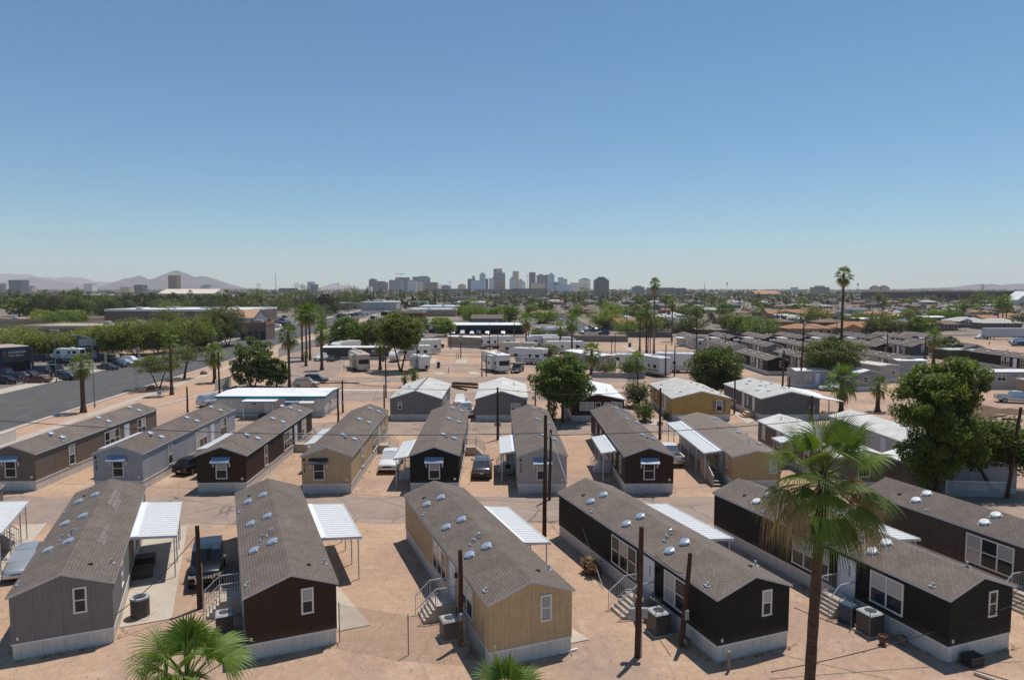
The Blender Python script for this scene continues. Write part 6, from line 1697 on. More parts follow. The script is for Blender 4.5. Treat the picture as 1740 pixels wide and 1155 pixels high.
tp('loose grey green tree left of the white home with teal trim', 430, 658, 577, 80, 'ash', 16, tips=80, leaves=9500, size=.22, zc=4.6, trunk_r=.18, cl=.24, ragged_=.1, stems=2)
tp('darker tree touching the loose grey green one', 470, 658, 612, 52, 'dark', 17, tips=50, leaves=6000, size=.2, zc=2.8, trunk_r=.16, cl=.3)
tp('small spreading mesquite on the verge by the street sign', 270, 660, 604, 92, 'mesq', 18, tips=60, leaves=5500, size=.17, zc=4.5, flat=.45, trunk_r=.15, stems=2, cl=.22)
tree('broadleaf_tree', 'thin crown on a crooked leaning trunk at the road', at(313, 644), 6.2, 3.2, 'mesq', seed=19, tips=30, leaves=2600, size=.18, zc=4.9, trunk_r=.22, lean=.9, cl=.3)
tp('tall olive tree beside the beige caravan', 681, 631, 538, 86, 'palo', 20, tips=110, leaves=15000, size=.28, zc=8.5, trunk_r=.26, stems=2, cl=.25)
tp('wide lime green tree behind the dark trailer home', 590, 592, 541, 78, 'lime', 21, tips=90, leaves=11000, size=.3, zc=4.4, cl=.26)
tp('dull green tree right of the wide lime green one', 634, 590, 547, 62, 'mesq', 22, tips=80, leaves=9000, size=.3, zc=4.2, cl=.27)
LT = [(25,606,556,110,'palo'),(70,604,575,70,'palo'),(105,603,566,80,'palo'),(160,603,558,90,'palo'),(188,606,552,80,'palo'),(230,604,543,96,'palo'),(265,602,546,90,'palo'),(322,597,538,84,'palo'),(346,593,534,74,'mesq'),(285,588,529,70,'oliv'),(365,590,525,70,'oliv'),(387,587,520,66,'oliv'),(338,590,575,28,'oliv')]
LTn = ['first feathery tree from the left edge behind the car lot','low pale tree left of the blue sign board','pale feathery tree behind the blue sign board, lower one','pale tree right above the blue sign board','pale feathery tree right of the blue sign board','broad yellow green tree behind the tall palm trunk','second broad yellow green tree left of the street lamp','bright feathery tree at the corner of the side street','grey green tree behind the bright corner tree','dusky tree behind the broad yellow green ones','tall dusky tree left of the shop with the tan roof','dusky tree touching the shop with the tan roof','small dead reddish tree on the street corner']
for k, (bx, by, ty, w, s) in enumerate(LT): tp(LTn[k], bx, by, ty, w, s, 30 + k, group='trees along the side street', tips=70, leaves=10000, size=.23, droop=.35, zc=(zat(ty, at(bx,by).y))*.58, cl=.3, stems=2, flat=.7)

# tall fan palm in the foreground, its fellows at the lower edge
TALL = dict(seed=4, h=12.5, trunk_r=.185, nf=32, plen=1.12, blade=1.30, nseg=42, cols=7, dead=16, lean=(.5,.1), flare=1.4, low=2.35, dead_az=(-.4, .1, -.2, 2.7, 3.2, -.6), dead_pitch=(-.55, .05))
palm('tall fan palm with brown dead fronds in the right foreground', (9.02, 20.0), 12.5, 'tall', spec=TALL, rz=.4, group=None)
NEAR = dict(top_bias=.2, low=2.0, seed=9, h=7.9, trunk_r=.2, nf=36, plen=1.0, blade=1.1, nseg=28, cols=4, dead=6)
palm('fan palm crown rising at the lower left edge of the photo', (-8.75, 17.6), 7.55, 'near', spec=NEAR, rz=.3, group=None)
palm('small fan palm top peeping in at the bottom edge', (-.15, 18.2), 6.5, 'near2', spec=dict(NEAR, seed=10, nf=26, blade=.95, plen=.8), group=None)
MID = dict(seed=21, nf=34, nseg=12, cols=3, plen=.95, blade=1.1, dead=12, trunk_r=.3)
MID2 = dict(MID, seed=22, nf=28, dead=4)
SKIRT = dict(MID, seed=23, dead=34, tan=True)
FARP = dict(seed=24, nf=22, nseg=7, cols=2, plen=1.0, blade=1.2, dead=8, far=True, trunk_r=.28)
PL = [ (142,701,618,'mid',1.0,'fan palm standing on the verge behind the taupe home'), (292,671,575,'mid2',1.0,'fan palm with a thick flared trunk beside the leaning sign'),
 (365,650,600,'mid',1.25,'bushy fan palm behind the tall pole on the verge'), (360,612,563,'mid2',1.0,'fan palm by the road seen over the bushy one'),
 (492,659,568,'mid',1.25,'fan palm in front of the white panel fence'), (514,613,531,'mid2',1.5,'taller of two palms behind the fan palm at the fence'), (527,612,530,'mid',1.5,'palm right beside the taller one at the fence'), (521,606,534,'mid2',1.3,'third palm between the pair at the fence'),
 (547,629,563,'mid',1.15,'fan palm left of the white pickup in the trailer park'), (548,588,543,'mid',1.2,'fan palm behind the white pickup palm'), (646,628,588,'mid2',1.0,'short fan palm right of the beige caravan'),
 (688,657,640,'mid2',.55,'young palm left of two behind the first double home roof'), (704,655,633,'mid2',.7,'young palm right of two behind the first double home roof'), (520,622,602,'mid2',.5,'young palm in the trailer park by the fence'),
 (894,601,542,'skirt',1.3,'fan palm with a full skirt of dead tan fronds'), (971.5,614,546,'mid',1.3,'tall fan palm behind the white roofed trailer home'), (952,596,556,'mid2',1.2,'fan palm between the caravans and the block wall'),
 (1005,636,596,'mid',1.35,'bushy fan palm at the end of the stone wall'), (1082,642,612,'mid',1.2,'fan palm left of the swirl back caravan'),
 (1087,597,534,'mid2',1.15,'left palm of the pair on the bare dirt lot'), (1098,606,527,'mid',1.2,'right palm of the pair on the bare dirt lot'), (1111,602,480,'skirt',1.0,'very tall slim palm rising above the skyline right of the towers'),
 (1141.5,580,513,'skirt',1.1,'tall palm with a skirt right of the very tall slim palm'), (1429,702,643,'mid2',1.55,'fan palm at the corner of the white patio roof'), (1491,699,654,'mid2',.95,'small fan palm on the bare ground left of the big tree'),
 (1586,618,572,'mid',1.2,'fan palm above the grey carport roofs'), (1427,652,466,'mid',1.0,'tallest slim fan palm standing against the sky on the right'),
 (707,571,548,'mid2',1.1,'fan palm before the brick building in the centre'), (1636,552,515,'mid',1.3,'palm left of the palm trio in the right suburb'), (1695,556,513,'mid2',1.5,'left palm of the trio in the right suburb'), (1703,557,512,'mid',1.6,'middle palm of the trio in the right suburb'), (1709,556,510,'mid2',1.7,'right palm of the trio in the right suburb'),
 (1583,566,553,'mid2',2.0,'date like palm beside a carport in the right suburb'), (1493,532,502,'skirt',1.3,'dark palm left of two in the right suburb'), (1502,536,510,'mid',1.0,'dark palm right of two in the right suburb')]
SPEC_P = {'mid': MID, 'mid2': MID2, 'skirt': SKIRT}
for k, (bx, by, ty, key, cs, lb) in enumerate(PL):
    p = at(bx, by); hh = zat(ty, p.y)
    palm(lb, p, hh, key, 'fan palms around the park', scale=.85 if hh > 9 else 1.1, rz=k*1.3, spec=SPEC_P[key], crown_scale=cs * (1.0 if p.y < 300 else 1.2))

# ================================================================ LEFT: CAR LOT AND SHOPS
BLUE = pm('shop_blue', (.022,.052,.125), .6, var=.08)
DKF = pm('shop_dark', (.06,.062,.06), .6)
def text(parent, s, size, loc, rot, mat, name='lettering', depth=.02):
    cu = bpy.data.curves.new(name, 'FONT'); cu.body = s; cu.size = size; cu.extrude = depth; cu.align_x = 'CENTER'
    o = bpy.data.objects.new(name, cu); C.objects.link(o)
    me = bpy.data.meshes.new_from_object(o); bpy.data.objects.remove(o)
    me.materials.clear(); me.materials.append(mat)
    o = bpy.data.objects.new(name, me); C.objects.link(o); o.parent = parent; o.location = loc; o.rotation_euler = rot
    return o
WT = pm('letter_white', (.75,.75,.75), .5)
p = at(29, 634)
t = thing('car_dealer_shop', 'blue shop with a dark front and white lettering at the left edge', 'shop', (p.x, p.y, 0), R(58)); t.scale = (.80, 1, 1)
b = MB(); b.box(-3.6, 3.4, 0, 9, 0, 5.6); b.box(-5.2, -3.6, 1.0, 9, 0, 5.0); b.build('wall', BLUE, t)
b = MB(); b.box(-3.3, 3.1, -.12, -.003, 2.6, 5.0); b.build('sign_panel', DKF, t)
b = MB(); b.box(-3.2, 3.0, -.08, -.003, .1, 2.5); g_ = b.build('shop_front', GLASS, t)
b = MB()
for k in range(7): b.box(-3.2 + k*1.03, -3.12 + k*1.03, -.14, -.08, .1, 2.5)
b.build('mullion', BLACK, g_)
b = MB(); b.box(3.0, 3.5, -1.2, -.9, 0, 5.3); b.box(3.0, 3.5, -.9, 0, 5.0, 5.3); b.build('corner_post', DKF, t)
b = MB(); b.hexa((-11.8,3.3,.2,8.9),(-11.5,3.0,.4,8.6), 5.61, 5.75); b.build('roof', pm('tan_flat_roof', (.42,.33,.25), .9, var=.12), t)
text(t, 'AUTOMOTIVE', .62, (.2,-.13,4.3), (math.pi/2,0,0), WT); text(t, 'SALES  SERVICE', .5, (-.1,-.13,3.65), (math.pi/2,0,0), WT)
b = MB(); b.box(-3.1, -2.4, -.14, -.12, 4.2, 4.8); b.build('logo', pm('logo_red', (.3,.07,.03), .5), t)
p = at(150, 609)
t = thing('pylon_sign', 'blue framed sign board beside the street lamp at the car lot', 'sign', (p.x, p.y, 0), R(12))
b = MB()
for x in (-2.3, 2.1): b.box(x, x+.25, -.2, .2, 0, 5.4)
b.box(-2.3, 2.35, -.2, .2, 5.15, 5.45); b.build('frame', pm('sign_frame_navy', (.03,.06,.12), .5), t)
b = MB(); b.box(-2.05, 2.1, -.1, .1, 3.3, 5.15); b.build('sign_face', pm('sign_grey', (.33,.33,.31), .5, var=.12, scale=1.2), t)
b = MB(); b.box(-2.05, 2.1, -.12, .12, 2.2, 3.25); b.build('name_board', BLACK, t); text(t, 'LABOR', .62, (.1,-.14,2.5), (math.pi/2,0,0), WT)
b = MB(); b.box(.6, 2.3, -.15, .15, .3, 1.7); b.build('lower_board', pm('sign_pale', (.30,.36,.42), .5), t)
CARS_L = [ (8,652,'sedan','black',1.5),(22,648,'suv','black',1.4),(34,644,'sedan','grey',1.5),(49,643,'hatch','navy',1.3),(63,651,'sedan','brown',1.75),(66,635,'suv','dkgrey',1.6),(86,633,'suv','black',1.5),(104,641,'sedan','black',-1.75),(104,621,'pickup','black',1.5),(68,614,'suv','black',1.6),(88,612,'sedan','silver',1.5),(100,606,'hatch','white',1.5),(176,615,'suv','black',1.7),(186,613,'van','tan',1.55),(184,628,'sedan','dkgrey',-1.75),(200,624,'sedan','navy',-1.7),(212,620,'sedan','silver',-1.7),(222,617,'suv','white',-1.65),(204,612,'suv','black',-1.6),(116,645,'hatch','navy',1.2),(2,640,'suv','navy',1.4),(78,600,'sedan','grey',1.5),(133,586,'suv','blue',1.5),(85,588,'sedan','black',1.5)]
DSC = ['nearest to the left edge','second from the left edge','half hidden behind the first ones','in front of the blue shop','beside the small yellow posts','behind the rust coloured one','right of the shop door','nearest the kerb under the light pole','before the white box truck','behind the dark fence','on the far side of the lot','beside the box truck','at the side street kerb','parked behind the sign board','first at the kerb right of the palm','second at the kerb right of the palm','third at the kerb right of the palm','last at the kerb right of the palm','behind the kerb row','left of the light pole base','at the lot corner by the shop','at the back fence','behind the yellow flag','under the pale trees']
for k, (x, y, kd, c, rz) in enumerate(CARS_L):
    p = at(x, y); car(kd, c, '%s %s in the car lot, %s' % ({'black':'black','navy':'dark blue','dkgrey':'charcoal','brown':'rust brown','grey':'grey','silver':'silver','white':'white','tan':'beige','blue':'blue'}[c], {'sedan':'sedan','suv':'wagon','hatch':'hatchback','van':'minivan','pickup':'pickup'}[kd], DSC[k]), (p.x, p.y, 0), rz, 'cars for sale in the lot beside the wide road', detail=p.y < 160)
p = at(118, 612); rv('white box truck body with faded pictures behind the black pickup', (p.x, p.y, 0), 1.5, L=7, h=3.0, w=2.3, fifth=False, stripe='brown', group=None, name='box_trailer')
for x, y, lb in ((84,646,'left yellow post beside the rust brown sedan'),(91,645,'right yellow post beside the rust brown sedan')):
    p = at(x, y); stake(lb, (p.x, p.y, 0), 1.1, pm('yellow_post', (.5,.33,.12), .6), .13)
for x, y, ty, c, lb in ((80,606,583,(.45,.38,.03),'yellow feather flag behind the dealer cars'),(178,629,600,(.42,.34,.2),'pale feather flag at the kerb cars'),(187,574,560,(.5,.04,.02),'red feather flag among the pale trees')):
    p = at(x, y); t = thing('feather_flag', lb, 'flag', (p.x, p.y, 0), .2, 'feather flags in the car lot'); hh = zat(ty, p.y)
    m = MB(); m.tube([(0,0,0),(0,0,hh*.9),(.15,0,hh)], .03, 6); m.build('pole', STEEL, t); m = MB(); m.prism([(.03,hh*.35),(.45,hh*.4),(.6,hh*.8),(.2,hh),(.03,hh*.95)], -.015, .015); m.build('cloth', pm('flag_%d' % int(c[0]*100 + c[1]*1000), c, .8), t)
for x, y, ty, d, lb in ((161,692,576,-1,'street lamp with an arm behind the fan palm on the verge'),(96,649,561,0,'tall lamp post with two heads in the car lot'),(28,600,535,0,'double headed lamp post behind the pale trees'),(278,600,545,-1,'lamp post at the corner behind the broad trees'),(332,600,543,-1,'lamp post left of the road junction'),(405,590,543,-1,'curved arm street lamp before the shop with the tan roof'),(447,575,540,0,'slim lamp post right of the shop with the tan roof'),(113,551,521,0,'distant double lamp above the tan flat roof'),(222,545,511,0,'distant double lamp near the white flat roof'),(643,540,516,-1,'street lamp beside the road near the bus')):
    p = at(x, y); street_lamp(lb, p, zat(ty, p.y), d, arm=2.4)
# signs on posts
def sign(label, p, h, w, hh, col, rz=0.0, n=1, words=None):
    t = thing('street_sign', label, 'sign', (p.x, p.y, 0), rz, 'signs on posts')
    m = MB(); m.tube([(0,0,0),(0,0,h)], .04, 6); m.build('post', STEEL, t)
    for k in range(n):
        z = h - hh*(k+1)*1.1 + .1; m = MB(); m.box(-w/2, w/2, -.06, -.04, z, z+hh); m.build('plate', col, t)
        if words: text(t, words, hh*.8, (0,-.065,z+hh*.1), (math.pi/2,0,0), pm('sign_ink', (.05,.05,.06), .6))
    return t
SW = pm('sign_white', (.45,.47,.50), .5, var=.2, scale=4)
sign('double white street sign under the small mesquite', at(233,668), 3.7, .8, .95, SW, n=2)
p = at(271, 672); t = thing('notice_board', 'small grey notice board on the orange verge', 'sign', (p.x, p.y, 0)); m = MB(); m.box(-.35,.35,-.03,.03,.2,.72); m.build('plate', SW, t); m = MB(); m.tube([(0,.05,0),(0,.05,.5)], .03, 6); m.build('post', STEEL, t)
sign('small white sign by the side street trees', at(236,612), 3.3, .8, .9, SW); sign('second white sign on the orange strip', at(237,620), 2.5, .6, .8, SW)
RUST = pm('sign_rust', (.10,.028,.016), .6)
p = at(553, 560); t = thing('pylon_sign', 'tall brown red sign with two pale lines of script', 'sign', (p.x, p.y, 0), .1); k = p.y/FPX
m = MB(); m.tube([(0,0,0),(0,0,zat(515,p.y))], .3, 8); m.build('post', STEEL, t)
z0_, z1_ = zat(515,p.y), zat(501,p.y); m = MB(); m.box(-7.4*k,7.4*k,-.3,.3,z0_+(z1_-z0_)*.38,z1_); m.box(-7.4*k,7.4*k,-.3,.3,z0_,z0_+(z1_-z0_)*.27); m.build('board', RUST, t)
text(t, 'Pyo Pays', 4.0*k, (0,-.32,z0_+(z1_-z0_)*.70), (math.pi/2,0,0), pm('script_pale', (.42,.38,.36), .6)); m = MB(); m.box(-6.4*k,6.2*k,-.33,-.31,z0_+.2,z0_+(z1_-z0_)*.2); m.build('reader_board', BLACK, t)
p = at(455, 566); sign('plain red brown board right of the shop with the tan roof', p, zat(542,p.y), 12*p.y/FPX, 11*p.y/FPX, RUST)
p = at(653, 568); t = sign('black billboard beside the road above the trees', p, zat(529,p.y), 11*p.y/FPX, 7.5*p.y/FPX, BLACK)
# flat buildings
def hall(label, x0, x1, ytop, Y, depth, wallm, roofm=None, rz=0.0, name='low_building', group=None, para=.5, bay=None, hh=None, dz=0):
    X0, X1 = xat(x0, Y, 3), xat(x1, Y, 3); h = hh or zat(ytop, Y); w = X1 - X0
    t = thing(name, label, 'building', ((X0+X1)/2, Y, 0), rz, group)
    b = MB(); b.box(-w/2, w/2, 0, depth, 0, h); b.build('wall', wallm, t)
    b = MB(); b.box(-w/2+.3, w/2-.3, .3, depth-.3, h, h+.05)
    b.box(-w/2-.1,w/2+.1,-.1,.28,h-.5,h+para); b.box(-w/2-.1,w/2+.1,depth-.28,depth+.1,h-.5,h+para); b.box(-w/2-.1,-w/2+.28,.28,depth-.28,h-.5,h+para); b.box(w/2-.28,w/2+.1,.28,depth-.28,h-.5,h+para); ro = b.build('roof', roofm or WR, t)
    r = random.Random(int(Y*7+x0))
    for k in range(max(1, int(w/16))):
        x = r.uniform(-w*.4, w*.4); y = r.uniform(depth*.2, depth*.7); s = r.uniform(.7, 1.4); b = MB(); b.box(x-s, x+s, y-s, y+s, h+.05, h+1.3); b.build('rooftop_cooler', pm('cooler_grey', (.42,.42,.41), .6, var=.2), ro)
    if bay:
        for k in range(bay):
            u = -w/2 + w*(k+.5)/bay; b = MB(); q = w/bay*.33; b.box(u-q, u+q, -.03, -.005, .3, min(3.0, h-.8)); b.build('window', GLASS, t)
    return t
TANW = pm('tan_stucco', (.33,.24,.18), .9, var=.1, scale=.3); BRN = pm('brown_stucco', (.20,.145,.12), .9, var=.1, scale=.3); BRICK = pm('red_brick', (.12,.045,.03), .9, var=.15); GREYW = pm('grey_stucco', (.22,.215,.21), .9, var=.1, scale=.3); PALEW = pm('pale_stucco', (.50,.46,.42), .9, var=.08, scale=.3)
hall('long brown flat building behind the car lot trees', 25, 225, 556, 222, 26, BRN, pm('tan_flat_roof', (.42,.33,.25), .9))
hall('pinkish block building at the right end of the brown one', 196, 226, 551, 236, 14, pm('pink_brick', (.33,.21,.16), .9, var=.12), pm('tan_flat_roof', (.42,.33,.25), .9))
hall('second tan flat building further left', -20, 110, 543, 310, 30, TANW, pm('tan_flat_roof', (.42,.33,.25), .9))
hall('grey brown warehouse with a white roof behind the bright trees', 178, 420, 527, 350, 45, BRN, WR)
t = hall('low shop with a tan pitched roof and brown front', 408, 452, 550, 238, 9, BRN, pm('terracotta_low', (.30,.17,.10), .9), bay=4)
t = simple_home('two storey shop with a pale terracotta roof at the road', xat(447, 258), 256, -84, 11, 15, .3, 7.2, 10.2, pm('shop_wall', (.30,.29,.29), .8), pm('terracotta_pale', (.52,.31,.19), .9, var=.1), pm('slate_edge', (.07,.10,.14), .6), wins=(('L',1,4,3.8,6.2,1),('L',5.5,8,3.8,6.2,1),('L',9.5,13,3.8,6.2,1)), name='corner_shop', cat='shop')
b = MB(); b.box(-5.62,-5.53,7,11.8,6.3,7.15); b.box(-5.62,-5.53,1,3.2,6.4,7.1); b.build('sign_panel', SW, t)
hall('pale storage building with striped doors beyond the parked cars', 560, 675, 515, 600, 20, pm('striped_store', (.30,.27,.27), .8), WR); hall('striped pale hall at the end of the pale storage building', 651, 676, 512, 610, 14, bands('hall_stripe', (.62,.5,.42), (.28,.24,.22), 2.2, 'X', .5, .8), WR)
hall('red brick building with a flat roof in the centre', 664, 718, 531, 372, 16, BRICK, pm('tan_flat_roof', (.42,.33,.25), .9)); hall('tan building with a bright white roof behind the brick one', 694, 775, 526, 440, 30, TANW, WR); hall('white roofed market hall further back', 712, 800, 521, 520, 40, TANW, WR)
hall('pale tan box building with a rooftop of machines', 773, 822, 514, 570, 45, pm('pale_tan', (.42,.30,.24), .9), WR); hall('brown stucco shed before the parked cars in the centre', 688, 728, 550, 300, 8, pm('brown_low', (.17,.10,.07), .9), WR)
t = simple_home('grey two storey house with a brown roof behind the navy canopy', xat(855, 290), 288, -90, 9, 13.2, .3, 5.5, 7.0, GREYW, pm('brown_roof', (.16,.115,.09), .9, var=.1), BLACK, wins=(('L',2,3,3.2,4.4,2),), name='grey_house', cat='house')
# navy canopies over parked vehicles
for k, (x0, x1) in enumerate(((766, 832), (832, 894))):
    Y = 268; X0, X1 = xat(x0, Y, 3), xat(x1, Y, 3); t = thing('vehicle_canopy', ['left half of the long white topped canopy with a navy front','right half of the long white topped canopy with a navy front'][k], 'canopy', (X0, Y, 0), 0, 'long canopy over parked vehicles')
    w = X1 - X0 - .15; m = MB(); m.add([(0,0,3.7),(w,0,3.7),(w,7,4.3),(0,7,4.3),(0,0,3.55),(w,0,3.55),(w,7,4.15),(0,7,4.15)], [(0,1,2,3),(7,6,5,4),(0,4,5,1),(3,2,6,7),(1,5,6,2),(0,3,7,4)]); m.build('roof_panel', WR, t)
    m = MB(); m.box(.05, w-.05, -.02, .03, 1.75, 3.54); m.build('shade_cloth', pm('navy_cloth', (.022,.032,.05), .9), t); m = MB(); m.box(0,w,6.8,6.9,0,4.1); m.build('back_panel', BLACK, t)
    for j in range(4): m = MB(); x = .1+(w-.2)*j/3; m.box(x-.06,x+.06,.05,.17,0,3.6); m.build('post', WMETAL, t)
hall('white roofed shed right of the navy canopy', 915, 965, 559, 262, 10, pm('grey_sheet', (.20,.20,.21), .7), WR)
CARS_M = [(770,'suv','silver'),(786,'suv','white'),(802,'sedan','white'),(814,'suv','blue'),(828,'sedan','silver'),(855,'sedan','silver')]
for k, (x, kd, c) in enumerate(CARS_M): car(kd, c, '%s car standing under the navy canopy, %s' % (c, ['first from its left end','second from its left end','third from its left end','fourth from its left end','fifth from its left end','alone under the right half'][k]), (xat(x, 266), 265.5, 0), math.pi, 'cars under the navy canopy', detail=False)
rng = random.Random(77)
def many_cars(lst, group, fmt):
    pal = ['white','silver','grey','black','blue','red','white','dkgrey']
    for k, (x, y, rz) in enumerate(lst):
        p = at(x, y); c = pal[(k*5) % 8]; kd = ['suv','sedan','pickup','van'][(k*3) % 4]
        car(kd, c, fmt % (c.replace('dk', 'dark '), {'suv':'wagon','van':'minivan'}.get(kd, kd), ['first','second','third','fourth','fifth','sixth','seventh','eighth','ninth','tenth','eleventh','twelfth','thirteenth','fourteenth'][k]), (p.x, p.y, 0), rz, group, detail=False)
many_cars([(470,557,1.4),(480,553,1.4),(490,556,1.4),(468,549,1.3),(478,546,1.3),(488,549,1.4),(470,541,1.3),(482,540,1.3),(503,553,1.3)], 'cars parked behind the shop with the tan roof', '%s %s behind the tan roofed shop, %s of the group')
many_cars([(570,537,1.3),(578,537.5,1.3),(587,538,1.3),(596,536.5,1.3),(604,536,1.4),(612,535,1.4),(620,534,1.4),(576,540,1.3),(590,541,1.3)], 'cars in the lot across the road', '%s %s in the lot across the road, %s from the left')
many_cars([(690,547,.2),(697,546,.3),(704,547,.2),(713,545,.2),(722,546,.3),(704,563,1.3),(716,566,1.4),(728,565,1.3),(712,572,1.4),(741,545,1.2)], 'cars around the brick building', '%s %s near the brick building, %s from the left')
many_cars([(996,562,.0),(1001,560,.0),(1007,563,.05),(1012,562,.0),(1026,569,1.4),(988,567,0),(955,536,.02),(953,545,3.1),(966,569,1.5),(920,550,1.5)], 'cars along the street in the centre', '%s %s on the central street, %s in line')
many_cars([(685,521,-.07),(690,525,-.07),(678,528,3.07),(660,534,-.07),(700,518,-.07)], 'cars driving on the wide road', '%s %s driving on the wide road far away, %s in line')
p = at(633, 546); t = thing('city_bus', 'white bus with a dark windscreen on the wide road', 'bus', (p.x, p.y + 4, 0), math.pi + .07)
m = MB(); m.box(-1.3,1.3,-6,6,.4,3.3); m.build('body', PAINT['white'], t, bevel=.12); m = MB(); m.box(-1.2,1.2,6,6.03,1.3,3.0); m.build('windscreen', CARGLASS, t)
for s in (-1,1):
    m = MB(); m.box(s*1.3, s*1.32, -5.5, 5.5, 1.6, 2.7); m.build('side_window', CARGLASS, t)
    for y in (-3.6, 3.8): m = MB(); m.lathe([(.3,-.15),(.48,-.13),(.5,0),(.48,.13),(.3,.15)], 14, (s*1.2, y, .5), axis='x'); m.build('wheel', TYRE, t)
p = at(945, 556); street_lamp('tall pale pole rising beside the central street', p, zat(492, p.y), 0)
# ================================================================ SUBURB
LM = [(0,'the slab at the left edge'),(26,'the square dark block'),(90,'the near hills'),(150,'the cream tower'),(238,'the dark slab'),(294,'the brown shaft'),(345,'the mountain slope'),(410,'the mountain foot'),(469,'the radio mast'),(528,'the pale pair of towers'),(590,'the small peak'),(640,'the left tower group'),(682,'the banded block'),(722,'the mast tower'),(760,'the low crane'),(800,'the glass slab'),(848,'the tallest tower'),(876,'the tan shaft'),(905,'the dark shaft'),(938,'the arched tower'),(960,'the striped tower'),(994,'the cream block'),(1023,'the nearest tower'),(1070,'the low blue block'),(1117,'the very tall palm'),(1197,'the thin mast'),(1240,'the floodlight mast'),(1297,'the orange hall'),(1350,'the small pale block'),(1395,'the grey block'),(1432,'the tallest palm'),(1457,'the second floodlight mast'),(1497,'the two tan blocks'),(1540,'the tan roofed hall'),(1590,'the overpass end'),(1640,'the far hills'),(1669,'the power pylon'),(1712,'the billboard'),(1740,'the white tent')]
def below(x, y):
    p = 870 + FPX * x / y
    return 'below ' + min(LM, key=lambda q: abs(q[0] - p))[1]
rng = random.Random(2024)
HC = {'tan': pm('house_tan', (.34,.25,.185), .9, var=.1, scale=.5), 'brown': pm('house_brown', (.19,.135,.11), .9, var=.1, scale=.5), 'white': pm('house_white', (.55,.53,.50), .9, var=.06, scale=.5), 'grey': pm('house_grey', (.20,.20,.205), .9, var=.08, scale=.5), 'blue': pm('house_blue', (.13,.17,.21), .9, var=.08)}
RC = {'terracotta': pm('tile_terracotta', (.34,.175,.095), .9, var=.14, scale=1.5), 'grey': pm('tile_grey', (.17,.165,.165), .9, var=.12, scale=1.2), 'pale': pm('tile_pale', (.44,.42,.39), .9, var=.1, scale=1.0), 'white': WR, 'brown': pm('tile_brown', (.19,.13,.10), .9, var=.14, scale=1.2), 'dark': pm('tile_dark', (.09,.085,.085), .9, var=.1)}
def house(name, label, loc, rz, w, d, h, rise, wc, rc, hip=True, wing=True, carpt=True, cooler_=True):
    t = thing(name, label, 'house', loc, rz, 'houses of the suburb')
    b = MB(); b.box(-w/2, w/2, 0, d, 0, h)
    if wing: b.box(-w/2 + .5, -w/2 + w*.42, -3.0, 0, 0, h - .02)
    b.build('wall', HC[wc], t)
    r = MB(); o = .6; i = d*.5 + o if hip else 0.0
    A = [(-w/2-o,-o,h),(w/2+o,-o,h),(w/2+o,d+o,h),(-w/2-o,d+o,h)]; q = min(i, w/2-.5)
    T = [(-w/2-o+q, d/2, h+rise), (w/2+o-q, d/2, h+rise)]
    lo = [(x,y,z-.18) for x,y,z in A]
    r.add(A + T + lo, [(0,1,5,4),(1,2,5),(2,3,4,5),(3,0,4),(0,6,7,1),(1,7,8,2),(2,8,9,3),(3,9,6,0),(9,8,7,6)])
    if wing: r.prism([(-w/2+.1,h-.05),(-w/2+w*.42+.4,h-.05),(-w/2+w*.21+.25,h+rise*.72)], -3.6, d*.5)
    ro = r.build('roof', RC[rc], t)
    if cooler_: b = MB(); b.box(w*.1,w*.1+1.5,d*.5-.7,d*.5+.7,h+rise*.6,h+rise+1.0); b.build('rooftop_cooler', pm('cooler_dark', (.12,.125,.13), .6) if rc != 'white' else pm('cooler_grey', (.42,.42,.41), .6, var=.2), ro)
    for u in (-.02, .2, .38): 
        f = MB(); f.box(w*u-.1, w*u+1.5, -.03, -.003, 1.0, 2.3); wf = f.build('window', WHITE, t); f = MB(); f.box(w*u, w*u+1.4, -.045, -.03, 1.08, 2.22); f.build('pane', GLASS, wf)
    if carpt:
        b = MB(); b.box(w/2+.1, w/2+4.5, .5, d-.5, 2.5, 2.7); c = b.build('carport_roof', RC[rc], t)
        for y in (.8, d-.8): b = MB(); b.box(w/2+4.2,w/2+4.35,y-.08,y+.08,0,2.5); b.build('post', WHITE, c)
    return t
HV = [('tan','terracotta',True,True),('grey','pale',True,False),('brown','brown',False,True),('white','grey',True,True),('tan','white',False,False),('grey','dark',False,True),('white','pale',True,False),('blue','grey',True,True),('tan','brown',True,False),('brown','terracotta',False,False)]
